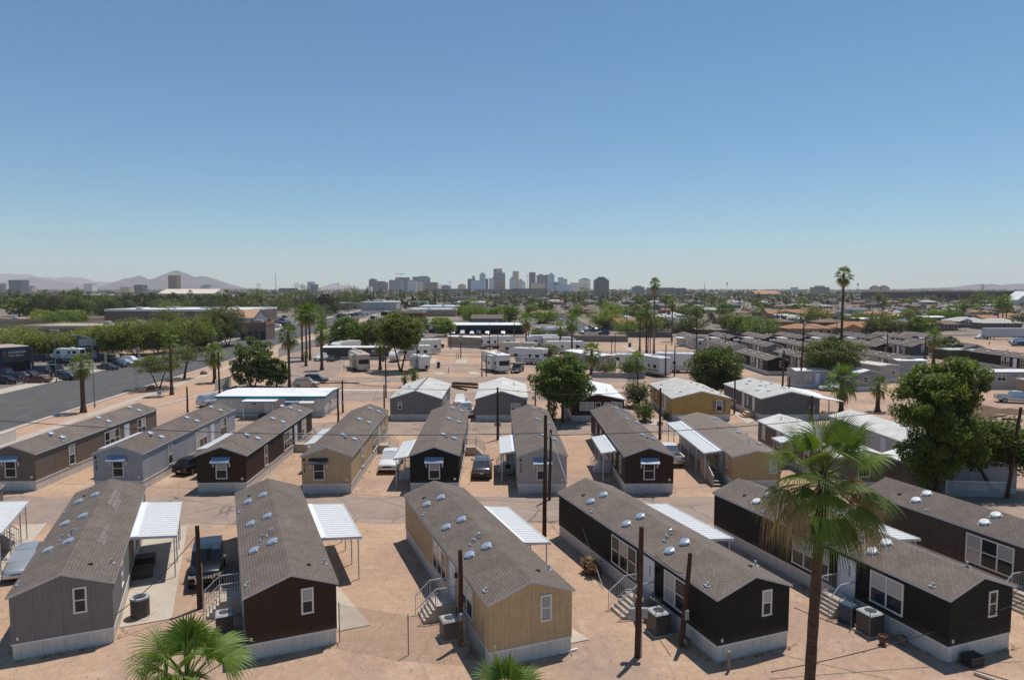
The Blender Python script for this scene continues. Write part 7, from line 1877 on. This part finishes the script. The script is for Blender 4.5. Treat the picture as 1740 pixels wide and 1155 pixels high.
# the nearest ones, singled out
NH = [((1331,566),(8.5,8,4.6,1.2,'brown','brown',True,False,False,True),'tall brown box house with a dark cooler on its flat roof',None),
 ((1418,566),(12,9,4.4,1.3,'brown','brown',True,False,False,True),'brown house with a dark cooler left of the tallest palm',None),
 ((1376,571),(17,9,2.9,1.6,'tan','terracotta',True,False,False,False),'low terracotta roof between the two brown box houses',None),
 ((1462,570),(17,10,3.0,2.2,'tan','terracotta',True,True,False,False),'wide terracotta hip roof right of the tallest palm',None),
 ((1362,543),(38,12,3.6,2.2,'tan','terracotta',False,True,False,False),'long terracotta roofed building with gabled bays',None),
 ((1075,562),(13,10,2.8,2.4,'tan','terracotta',False,True,False,False),'house with a steep terracotta gable behind the block wall',.5),
 ((1118,555),(30,9,3.0,1.4,'white','grey',False,False,False,False),'long low house with a dark roof behind the palm pair',0.0),
 ((1060,550),(14,10,2.8,1.6,'grey','pale',True,False,True,True),'pale roofed house behind the steep terracotta gable',.2),
 ((1650,556),(16,10,2.9,1.8,'grey','pale',True,True,True,True),'pale roofed house above the semi trailer',0.0),
 ((1705,560),(16,10,2.9,1.9,'brown','pale',True,False,True,False),'brown house with a pale roof above the semi trailer',0.0),
 ((1600,562),(15,10,2.8,1.5,'brown','brown',False,True,True,True),'brown gabled house behind the date like palm',0.1),
 ((1570,548),(22,9,2.9,.5,'tan','white',False,False,False,True),'low house with a bright white roof right of the pole',0.0),
 ((1640,545),(17,10,2.9,2.2,'grey','dark',True,True,False,True),'dark roofed house behind the single palm in the suburb',0.0),
 ((1500,541),(20,10,2.8,1.6,'tan','terracotta',True,False,True,False),'terracotta roofed house left of the bright green tree',0.0)]
for (bx, by), a, lb, rz in NH:
    p = at(bx, by); house('suburban_house', lb, (p.x, p.y, 0), rz or 0.0, *a)
protos = []
for wc, rc, hp, wg in HV: protos.append([(wc, rc, hp, wg), None])
def word(rc): return {'terracotta':'terracotta','grey':'grey','pale':'pale grey','white':'white','brown':'brown','dark':'dark'}[rc]
def bghouse(x, y, zone, rz, k):
    (wc, rc, hp, wg), pr = protos[k]
    lb = '%s house with a %s roof %s %s' % (wc, word(rc), zone, below(x, y))
    if pr is None:
        q = house('suburban_house', lb, (x, y, 0), rz, 14 + (k % 3)*2, 9.5, 2.9, 1.4 + .25*(k % 4) if rc != 'white' else .5, wc, rc, hp, wg, k % 2 == 0, k % 3 != 1); protos[k][1] = q; q['group'] = 'houses of the suburb ' + zone
    else:
        o = copy_tree(pr); o.location = (x, y, 0); o.rotation_euler = (0,0,rz); o['label'] = lb; o['group'] = 'houses of the suburb ' + zone
        s = rng.uniform(.85, 1.2); o.scale = (s, s, rng.uniform(.9, 1.1))
ROWS = [(292,0),(345,1),(386,0),(436,1),(492,0),(585,1),(640,0),(760,1),(840,0),(960,1),(1100,0)]
taken = [at(*q[0]) for q in NH]
for Y, odd in ROWS:
    x = 48.0 + rng.uniform(0, 10); sp = 21 + Y*.022
    while x < .79*Y + 12:
        if rng.random() < .86 and not any(abs(x-t.x) < 17 and abs(Y-t.y) < 16 for t in taken) and not (x < 150 and Y < 300):
            zone = ('behind the park homes' if Y < 400 else 'in mid suburb' if Y < 700 else 'in the far suburb')
            bghouse(x, Y + rng.uniform(-5, 5), zone, (0 if odd else math.pi) + rng.choice((0, 0, math.pi/2)) + rng.uniform(-.06, .06), rng.randrange(10))
        x += sp * rng.uniform(.85, 1.2)
for Y in (420, 500, 600, 720, 860):      # left of the central street
    x = 20.0
    while x > -.02*Y - 40:
        if Y > 560 or x > -14: bghouse(x, Y + rng.uniform(-8, 8), 'by the central street', rng.choice((0, math.pi/2, math.pi)), rng.randrange(10))
        x -= 24 + rng.uniform(0, 8)

# trees of the town: a few meshes, many copies
BGK = {'ash': 4.2, 'dark': 4.2, 'mesq': 4.2, 'lime': 4.2, 'oliv': 4.2, 'palo': 4.2}
def bgtree(x, y, h, r, style, label, group, far):
    v = rng.randrange(2)
    return tree('broadleaf_tree', label, (x, y), h, r, style, rz=rng.uniform(0, 6.28), group=group, seed=100 + v, key=('bg', style, v, far), tips=34 if not far else 22, leaves=2200 if not far else 620, size=.44 if not far else .85, zc=h*.55, cl=.33, trunk_r=.22)
ADJ = {'ash':'green','dark':'dark green','mesq':'grey green','lime':'bright green','oliv':'olive green','deep':'deep green','palo':'yellow green'}
def on_road(x, y): return -80 < x + .08*y < -52 or (24 < x < 41 and y > 250) or any(abs(x-t.x) < 9 and abs(y-t.y-5) < 9 for t in taken)
def scatter(n, x0, x1, y0, y1, hh, rr, styles, where, far=None, roads=True):
    k = 0; tries = 0
    while k < n and tries < n*20:
        tries += 1
        p = at(rng.uniform(x0, x1), y0 + (y1 - y0) * rng.random()**1.0)
        if roads and on_road(p.x, p.y): continue
        s = rng.choice(styles); h = rng.uniform(*hh); r = rng.uniform(*rr)
        f = p.y > 420 if far is None else far
        bgtree(p.x, p.y, h, r, s, '%s %s tree %s, %s' % ('tall' if h > hh[0]*.35 + hh[1]*.65 else 'low' if h < hh[0]*.65 + hh[1]*.35 else 'broad' if r > sum(rr)/2 else 'slim', ADJ[s], where, below(p.x, p.y)), 'trees ' + where, f); k += 1
scatter(60, -10, 430, 521, 546, (9, 13.5), (6, 10), ['deep','deep','deep','dark','oliv'], 'in the dark belt')
scatter(20, 420, 640, 516, 540, (8, 13), (6, 9), ['deep','dark','oliv','deep'], 'near the red brown sign')
scatter(10, 60, 180, 548, 562, (5, 7), (4, 6), ['lime','palo','ash'], 'by the brown flat building')
scatter(26, 780, 930, 512, 556, (6, 9), (4, 7), ['ash','dark','lime','mesq'], 'behind the navy canopy')
scatter(7, 640, 760, 552, 566, (5, 7), (3.5, 5), ['ash','mesq','lime'], 'around the brick building')
scatter(12, 975, 1050, 520, 566, (5, 8), (4, 6), ['lime','ash','palo'], 'along the central street')
scatter(46, 1050, 1740, 520, 566, (4.5, 7.5), (3, 5.5), ['ash','dark','lime','mesq','palo'], 'among the nearer roofs')
scatter(32, 960, 1740, 506, 522, (6, 10), (4, 7), ['ash','dark','oliv','mesq'], 'among the farther roofs', True)
for bx, by, ty, w, s, lb in ((440,530,487,34,'dark','tall dark tree standing over the left tree belt'),(515,535,484,40,'oliv','tall rounded tree left of the red brown sign'),(592,537,488,44,'oliv','tall reddish dark tree right of the red brown sign'),(540,548,520,46,'dark','dark tree under the red brown sign'),(132,528,492,24,'dark','tall dark tree near the white tower on the left'),
    (992,514,486,20,'dark','tall slim dark tree before the tan towers'),(1232,556,513,30,'ash','tall pale green tree in the suburb'),(1290,572,543,66,'lime','lime green tree left of the brown box house'),(1385,556,521,46,'palo','yellow green tree behind the low terracotta roof'),(1170,567,540,40,'mesq','grey green round tree by the far caravan'),(1030,560,527,70,'palo','wide olive green tree by the central street'),(1065,567,546,46,'lime','bright small tree beside the street cars'),
    (1490,570,536,44,'mesq','feathery tree right of the wide terracotta roof'),(1520,570,545,40,'mesq','flat topped tree over parked cars in the suburb'),(1558,572,538,34,'lime','bright green tree beside a pole in the suburb'),(1620,548,520,34,'lime','vivid green tree behind the single palm'),(1608,608,578,50,'oliv','green tree behind the grey park home on the right'),(1665,524,498,36,'dark','tall dark tree before the long dark overpass'),(757,571,543,34,'lime','bright tree left of the navy canopy'),(790,536,520,40,'lime','bright tree before the pale tan box building'),(935,610,585,34,'ash','small tree behind the white roofed trailer home'),(915,585,560,36,'mesq','shrubby tree behind the caravans')):
    p = at(bx, by); r = w/2/FPX*p.y; tree('broadleaf_tree', lb, p, zat(ty, p.y), r, s, seed=300 + bx, rz=bx, key=('one', s, bx % 3), tips=36, leaves=2600, size=.36, cl=.3, group=None)
# palms of the town
palm('slim palm', (0, 0), 12.0, 'farp', spec=FARP); bpy.data.objects.remove([o for o in bpy.data.objects if o.get('label') == 'slim palm'][0])
for o in [o for o in bpy.data.objects if o.parent is None and o.name in ('crown','trunk','dead_fronds') or (o.parent is None and o.name.split('.')[0] in ('crown','trunk','dead_fronds'))]: bpy.data.objects.remove(o)
def palms(n, x0, x1, y0, y1, hh, where):
    k = 0
    while k < n:
        p = at(rng.uniform(x0, x1), rng.uniform(y0, y1))
        if on_road(p.x, p.y): continue
        h = rng.uniform(*hh); palm('%s distant fan palm %s, %s' % ('tall' if h > sum(hh)/2 else 'short', where, below(p.x, p.y)), p, h, 'farp', 'fan palms ' + where, scale=.9, rz=rng.uniform(0, 6), spec=FARP, crown_scale=rng.uniform(1.1, 1.7)); k += 1
palms(22, 0, 420, 516, 540, (9, 15), 'in the dark belt'); palms(18, 620, 760, 510, 528, (12, 18), 'by the wide road'); palms(12, 760, 1000, 505, 520, (10, 15), 'in the central greenery'); palms(6, 960, 1000, 515, 530, (9, 13), 'along the central street')
palms(26, 1010, 1740, 504, 535, (8, 13), 'over the roofs')

# low town farther out
pr4 = []
def lowbuild(x, y, w, d, h, wm, rm, label, group):
    t = thing('low_building', label, 'building', (x, y, 0), 0, group); b = MB(); b.box(-w/2,w/2,0,d,0,h); b.build('wall', wm, t)
    b = MB(); b.box(-w/2-.2,w/2+.2,-.2,d+.2,h,h+.5); b.build('roof', rm, t); return t
for k, (wm, rm, nm) in enumerate(((PALEW, WR, 'white'),(TANW, WR, 'tan'),(GREYW, pm('roof_far_grey', (.40,.39,.37), .9), 'grey'),(BRN, pm('tan_flat_roof', (.42,.33,.25), .9), 'brown'))):
    pr4.append((lowbuild, wm, rm, nm))
for k in range(86):
    zone = k % 3
    y = 560 * math.exp(rng.random()*1.75); x = rng.uniform(-.78*y, .78*y)
    if on_road(x, y) or (x > 40 and y < 1150): x = -rng.uniform(.12, .75)*y
    _, wm, rm, nm = pr4[rng.randrange(4)]
    lowbuild(x, y, rng.uniform(18, 60) * (.55 if y < 1000 else 1), rng.uniform(15, 40) * (.6 if y < 1000 else 1), rng.uniform(4, 9), wm, rm, '%s low %s building in the haze %s' % ('distant' if y > 1500 else 'nearer', nm, below(x, y)), 'distant low buildings')
# tree cover reaching to the horizon: one mass
fw = MB(); r2 = random.Random(8)
for k in range(900):
    y = 285 * math.exp(r2.random()*1.25); x = r2.uniform(40, .80*y) if r2.random() < .8 else r2.uniform(-.10*y, 26)
    if on_road(x, y) or (y < 420 and x < 26): continue
    h = r2.uniform(2.2, 6.0); s = h * r2.uniform(.45, .7)
    for j in range(5): leaf_cloud(fw, r2, (x + r2.uniform(-s,s)*.6, y + r2.uniform(-s,s)*.6, h*r2.uniform(.35, .9)), s*.7, 9, s*.22, 0, .75)
for k in range(6500):
    y = 640 * math.exp(r2.random()*2.25); x = r2.uniform(-.80*y, .80*y if y > 820 else -.12*y)
    if on_road(x, y): continue
    s = r2.uniform(3.0, 6.5) * (1 + y/6000)
    for j in range(6): leaf_cloud(fw, r2, (x + r2.uniform(-s,s), y + r2.uniform(-s,s), s*.75*r2.uniform(.5,1.2)), s*.6, 2, s*.5, 0, .7)
tag(fw.build('far_trees', leafmat('leaf_far', (.045,.060,.022), (.100,.110,.045), .1), None, fix=False), 'dark green tree cover of the town reaching to the horizon', 'trees', kind='stuff')

# ================================================================ TOWERS
DT = 3400.0
F_ = {'blue': facade('tower_blue', (.16,.22,.29), (.04,.09,.15), 3.4, 3.8, .7, .6), 'dark': facade('tower_dark', (.06,.075,.09), (.02,.035,.05), 4, 3.8, .7, .6), 'pale': facade('tower_pale', (.60,.64,.70), (.20,.30,.40), 3.6, 4, .5, .6), 'tan': facade('tower_tan', (.68,.50,.36), (.20,.17,.15), 3.0, 3.8, .4, .5),
      'brown': facade('tower_brown', (.21,.145,.10), (.09,.065,.05), 4, 4, .55, .5), 'glass': facade('tower_glass', (.45,.56,.70), (.32,.44,.60), 5, 4, .86, .8), 'grey': facade('tower_grey', (.24,.235,.225), (.06,.07,.08), 4, 3.8, .5, .5), 'white': facade('tower_white', (.85,.78,.69), (.40,.38,.36), 5, 4.5, .4, .4), 'slab': facade('tower_slab', (.15,.20,.24), (.05,.085,.11), 60, 3.9, .98, .62)}
CN = {'blue':'blue grey','dark':'dark','pale':'pale grey','tan':'tan','brown':'brown','glass':'pale blue glass','grey':'grey','white':'cream','slab':'banded blue'}
def tower(x0, x1, yt, col, label, dist=DT, crown=None, depth=None, cat='tower', name='tower_block'):
    X0, X1 = xat(x0, dist), xat(x1, dist); w = X1 - X0; h = zat(yt, dist); d = depth or max(18, min(w, 45))
    t = thing(name, label, cat, ((X0+X1)/2, dist, 0), 0, 'towers on the skyline')
    b = MB(); b.box(-w/2, w/2, 0, d, 0, h); b.build('shaft', F_[col], t)
    b = MB(); b.box(-w/2-.4, w/2+.4, -.4, d+.4, h, h+1.2); b.build('parapet', MC['tower_cap'] if 'tower_cap' in MC else pm('tower_cap', (.25,.25,.25), .8), t)
    if crown == 'box': b = MB(); b.box(-w*.25, w*.25, d*.2, d*.8, h+1.2, h+1.2+max(4,h*.07)); b.build('plant_room', pm('tower_cap', (.25,.25,.25), .8), t)
    elif crown == 'step': q = max(3, h*.06); b = MB(); b.box(-w*.40, w*.40, d*.1, d*.9, h+1.2, h+q+1.2); b.box(-w*.24, w*.24, d*.25, d*.75, h+q+1.2, h+2*q+1.2); b.build('stepped_top', F_[col], t)
    elif crown == 'gable': b = MB(); b.prism([(-w*.5,h+1.2),(w*.5,h+1.2),(w*.22,h+9),(0,h+15),(-w*.22,h+9)], 0, d*.8); b.build('gabled_top', F_[col], t)
    elif crown == 'round': b = MB(); b.lathe([(w*.45,0),(w*.45,h*.16),(w*.4,h*.17)], 20, (0,d*.5,h+1.2)); b.build('round_top', F_[col], t)
    elif crown == 'mast': b = MB(); b.tube([(0,d*.5,h),(0,d*.5,h+35)], [.8,.4], 6); b.build('mast', STEEL, t)
    return t
TW = [(627,639,475,'dark','box',3300,'left end of the left tower group'),(639.5,653,478,'dark',None,3350,'behind the left end tower, long and low'),(653,658.8,480,'brown',None,3380,'narrow one beside a gap in the left group'),(623,631.6,487,'white',None,3000,'tiny one at the foot of the left group'),(661,682.5,476,'blue',None,3200,'broad one in the left group'),(672,695,471.5,'slab',None,3450,'under the tower crane'),(692.5,708,478,'pale','box',3250,'with narrow fins in the left group'),(701,712,470.5,'blue',None,3500,'behind the tower with a mast'),(712,727,469.5,'blue','mast',3420,'carrying a mast, tallest of the left group'),(727,731,472,'blue',None,3440,'narrow wing beside the mast tower'),(708.8,716.5,479,'tan',None,3150,'stepped small one before the mast tower'),(723,743,480,'brown',None,3100,'long one at the right end of the left group'),
 (750.5,765.5,486,'blue','box',3000,'low one alone between the tower groups'),(778,791,485,'tan','step',3000,'low stepped one left of the central group'),
 (794.5,807,474,'dark',None,3400,'left end of the central group'),(802,807,469,'tan',None,3600,'slim one rising behind the left end of the centre'),(800,824,476.5,'glass',None,3150,'broad glass slab low in the centre'),(815,825,467,'pale','gable',3500,'with a tapered top in the centre'),(825,829.7,474,'dark',None,3380,'thin dark one right of the tapered top'),(831,838.5,473,'pale',None,3300,'half height one left of the tallest tower'),(837,844,471,'blue',None,3450,'thin one against the tallest tower'),(838.5,845,457,'blue',None,3620,'left part of the tallest pair'),(844,854,462,'tan','round',3600,'tallest of all, with a round top'),(841,858.5,464,'blue','box',3350,'broad one before the tallest pair'),(843.5,858,478.5,'brown','box',2900,'brown box at the foot of the tallest pair'),(865.5,875.5,475,'pale','gable',3100,'wedge topped one in the centre'),(871,881.3,461,'tan',None,3550,'slender tan shaft in the centre'),(881,888,476.5,'pale','step',3300,'small stepped one right of the tan shaft'),(886,893,480,'white','step',3150,'cream stepped one right of the tan shaft'),
 (899,910,463,'dark',None,3300,'dark shaft right of the second crane'),(912,926.5,468,'grey','box',3350,'broad shouldered one right of the dark shaft'),(926,931.5,467,'dark',None,3450,'thin one between the broad shouldered and the arched towers'),(931,942,468,'glass','gable',3300,'pale glass one with an arched top'),(942,948.5,479.5,'dark',None,3250,'low dark link right of the arched tower'),(948.4,957,471.5,'pale',None,3400,'striped pale one near the right end of the centre'),(957,963.8,474,'pale',None,3450,'lower striped pale one at the right end of the centre'),(945,979,484,'glass',None,2900,'long low glass hall with a white roof'),(903,926.5,481,'tan',None,2850,'low tan block before the dark shaft'),
 (970,985,481,'white',None,2500,'low cream wing left of the cream tower'),(985,1003,475,'white','box',2550,'broad cream tower right of the centre'),(1011,1034.7,477,'grey','step',1250,'nearest tower, dark grey brown with a stepped top'),
 (0,5.7,482.5,'slab',None,2700,'cut off by the left edge'),(15.7,36,476.5,'slab',None,2000,'square dark block near the left edge'),(49,55,488,'tan','box',2100,'small tan one near the left edge'),(143,157,483,'white',None,2100,'cream one with a grid of windows on the left'),(205,220,488,'tan',None,2400,'low one before the near end of the mountain'),(228,243,484.5,'slab',None,2000,'dark slab before the mountain'),(286.5,301,468,'brown',None,2300,'brown shaft standing before the mountain'),(341,357,486,'pale','box',2600,'low pale one before the mountain foot'),(474,500,490,'dark',None,2600,'long dark low one right of the mountain'),(522.5,533,479.5,'pale',None,2400,'pale one of a pair right of the mast'),(528,538.5,483.5,'grey',None,2300,'grey one of a pair right of the mast'),
 (1104,1146,489.5,'grey',None,1700,'long low grey block right of the very tall palm'),(1148,1166,490,'slab',None,1800,'low block right of the long grey one'),(1076,1095,488,'blue','box',2300,'low blue grey block left of the very tall palm'),(1347,1356,488.5,'pale',None,2900,'small pale block far right'),(1386,1409,488.5,'grey','box',2000,'long grey block left of the tallest palm'),(1483,1495,489,'tan','step',1900,'left of two tan stepped blocks right of the tallest palm'),(1498,1511,489,'tan','step',1900,'right of two tan stepped blocks right of the tallest palm'),(870,930,491,'grey',None,1500,'long low parking block under the towers'),(806,870,492,'grey',None,1800,'long grey block under the brown box'),(730,800,491,'slab',None,2400,'long low band of blocks between the groups')]
for x0, x1, yt, c, cr, d, lb in TW: tower(x0, x1, yt, c, '%s tower, %s' % (CN[c], lb), d, cr)
# cranes, masts, pylon
def mast(label, px_, ytop, dist, r=1.2, arm=None, name='radio_mast', cat='mast'):
    X = xat(px_, dist); h = zat(ytop, dist); t = thing(name, label, cat, (X, dist, 0)); m = MB(); m.tube([(0,0,0),(0,0,h)], [r, r*.5], 5); m.build('shaft', STEEL, t)
    if arm: m = MB(); m.box(-arm, arm*.45, -.8, .8, h-4, h-2); m.box(arm*.3, arm*.45, -1.5, 1.5, h-7, h-4); m.build('jib', STEEL, t)
mast('radio mast right of the mountain', 469, 463, 2600, 1.4); mast('tower crane over the banded block of the left group', 681.5, 464, 3460, 1.3, 36, 'tower_crane', 'crane'); mast('tower crane left of the dark shaft', 896, 467, 3300, 1.3, 8, 'tower_crane', 'crane'); mast('tower crane standing low between the groups', 764.5, 478, 3100, 1.1, 10, 'tower_crane', 'crane')
mast('mast right of the very tall palm', 1197, 478, 2200, 1.2); mast('floodlight mast right of the towers', 1235, 479, 1500, .6, 3); mast('floodlight mast right of the tallest palm', 1457, 480, 1500, .6, 3); mast('floodlight mast left of the left tower group', 575, 480, 2400, 1.0, 4)
X = xat(1669, 1300); t = thing('power_pylon', 'lattice power pylon before the far hills on the right', 'pylon', (X, 1300, 0)); h = zat(483, 1300); m = MB()
for sx in (-1,1):
    for sy in (-1,1): m.tube([(sx*3.5,sy*3.5,0),(sx*.8,sy*.8,h*.7),(sx*.3,sy*.3,h)], .22, 4)
for z in (.15,.3,.45,.6): 
    q = 3.5 - 2.7*z/.7; m.tube([(-q,-q,h*z),(q-.3,q-.3,h*(z+.13))], .15, 4); m.tube([(q,-q,h*z),(-q+.3,q-.3,h*(z+.13))], .15, 4)
m.build('lattice_tower', STEEL, t); m = MB()
for z in (.72,.84): m.box(-6,6,-.3,.3,h*z,h*z+.5)
m.build('crossarm', STEEL, t)
# arena, overpass, tan roofed halls, white tent
t = simple_home('large cream roofed arena before the mountain', xat(376, 1250), 1250, -90, 60, 100, 1, 9, 17, PALEW, pm('cream_roof', (.66,.56,.44), .8, var=.05, scale=.02), WMETAL, name='arena_hall', cat='hall')
t = simple_home('orange roofed hall on the horizon right of the towers', xat(1318, 1150), 1150, -90, 40, 40, 1, 9, 14, TANW, pm('orange_roof', (.42,.22,.13), .9), TANW, name='arena_hall', cat='hall')
hall('wide tan roofed hall left of the dark overpass', 1494, 1573, 496, 950, 50, pm('dusk_wall', (.12,.105,.10), .9), pm('tan_roof_far', (.42,.30,.22), .9))
t = thing('road_overpass', 'long dark road overpass on the right horizon', 'bridge', (xat(1573, 900), 900, 0)); w = xat(1760, 900) - xat(1573, 900); z1 = zat(494.5, 900)
m = MB(); m.box(0, w, 0, 14, z1-5.0, z1-1.0); m.build('deck', pm('overpass_dark', (.085,.085,.09), .9), t); m = MB(); m.box(0, w, -.3, .2, z1-1.0, z1); m.build('parapet', pm('overpass_edge', (.34,.31,.28), .9), t); m = MB(); m.box(0, w, 12, 14, 0, z1-5); m.build('embankment', pm('embankment_tan', (.25,.20,.16), .9), t)
for k in range(7): m = MB(); m.box(w*k/7+4, w*k/7+6, 4, 10, 0, z1-5); m.build('pier', CONC, t)
X = xat(1712, 860); t = thing('billboard', 'dark billboard with an orange and a blue patch before the overpass', 'billboard', (X, 860, 0)); za, zb = zat(500.5, 860), zat(495, 860)
m = MB(); m.box(-7.6,7.6,0,.6,za,zb); m.build('board', pm('board_dark', (.035,.04,.045), .6), t); m = MB(); m.box(-7,-3.5,-.05,-.003,za+.6,zb-.3); m.build('left_picture', pm('board_orange', (.17,.07,.03), .6), t); m = MB(); m.box(2.2,4,-.05,-.003,za+1.4,zb-.5); m.build('right_picture', pm('board_blue', (.12,.16,.22), .6), t); m = MB(); m.tube([(0,.3,0),(0,.3,za)], .6, 8); m.build('post', STEEL, t)
t = simple_home('bright white tent roof at the right edge of the suburb', xat(1748, 720), 720, 0, 24, 20, .3, 6, 15, PALEW, WR, WMETAL, name='tent_hall', cat='hall')
# ================================================================ MOUNTAINS
ROCK = pm('rock', (.095,.082,.085), .95, var=.35, scale=.004)
def ridge(name, prof, dist, depth, seed, mat=ROCK):
    m = MB(); nx, ny = 150, 13; x0, x1 = prof[0][0], prof[-1][0]
    for j in range(ny):
        tt = j/(ny-1)*2 - 1; f0 = max(0.0, 1 - abs(tt)) ** .85
        for i in range(nx + 1):
            q = x0 + (x1 - x0) * i / nx
            for (a, ya), (b_, yb) in zip(prof, prof[1:]):
                if a <= q <= b_: yy = ya + (yb - ya) * (q - a) / max(1e-6, b_ - a); break
            hz = max(0, zat(yy, dist)); X = xat(q, dist); Yd = dist + tt*depth
            nz = noise.fractal(Vector((X*.0022, Yd*.0022, seed)), 1.0, 2.0, 4)
            k = f0 * (1 + (.32*nz if tt != 0 else .02*nz))
            m.v.append((X, Yd, max(-.5, hz*k) if abs(tt) < 1 else -.5))
    for j in range(ny-1):
        for i in range(nx): a = j*(nx+1)+i; m.f.append((a, a+1, a+nx+2, a+nx+1)); m.m.append(0)
    tag(m.build(name, mat, None, smooth=False, fix=False), kind='structure')
ridge('mountain', [(185,489),(194,485),(206,484),(217,481.8),(228.6,471.4),(233,468.6),(238,468),(245,470.6),(248.5,475.8),(258,475),(270,471.7),(285,464.6),(292,461),(301,459),(307,461),(318,466),(331,470.6),(344.6,469),(353.6,470.6),(368.5,475),(379,481),(390,488),(396,490)], 8600, 900, 3)
ridge('hills', [(-20,480),(0,485),(14,481),(30,473.6),(46,472),(57,471.4),(70,472.6),(82,474.7),(104,479.6),(120,481),(139,483.3),(164,486),(180,487.5),(200,489.5)], 9800, 900, 5)
ridge('hills', [(-30,472),(0,468),(14,465),(40,466),(62,470),(90,475),(104,471),(114,469.5),(128,472),(142,477),(180,479),(217,481),(240,486),(260,489)], 14500, 1500, 7)
ridge('hills', [(540,489.8),(556,486),(565,482),(570,480.5),(576,483),(590,487),(604,489.8)], 14500, 1200, 9)
ridge('hills', [(740,489.8),(746,484),(750,482),(757,486),(764,489.8)], 13500, 900, 11)
ridge('hills', [(1570,489.8),(1589,489),(1621,487.5),(1642,486.7),(1660,482.5),(1668,482),(1676,483.8),(1684,482),(1695,484.4),(1708,485),(1722,482.5),(1735,481.5),(1760,483),(1790,487)], 9000, 900, 13)
# ================================================================ AIR
hz = MB(); hz.box(-14500, 14500, -90, 16500, -1.0, 560)
HAZE = bpy.data.materials.new('haze'); HAZE.use_nodes = True; ht = HAZE.node_tree; ht.nodes.clear()
ho = ht.nodes.new('ShaderNodeOutputMaterial'); hv = ht.nodes.new('ShaderNodeVolumePrincipled')
hv.inputs['Color'].default_value = (1.0, .965, .99, 1); hv.inputs['Density'].default_value = 6.5e-5; hv.inputs['Anisotropy'].default_value = 0.0
ht.links.new(hv.outputs['Volume'], ho.inputs['Volume'])
tag(hz.build('haze', HAZE), kind='stuff')
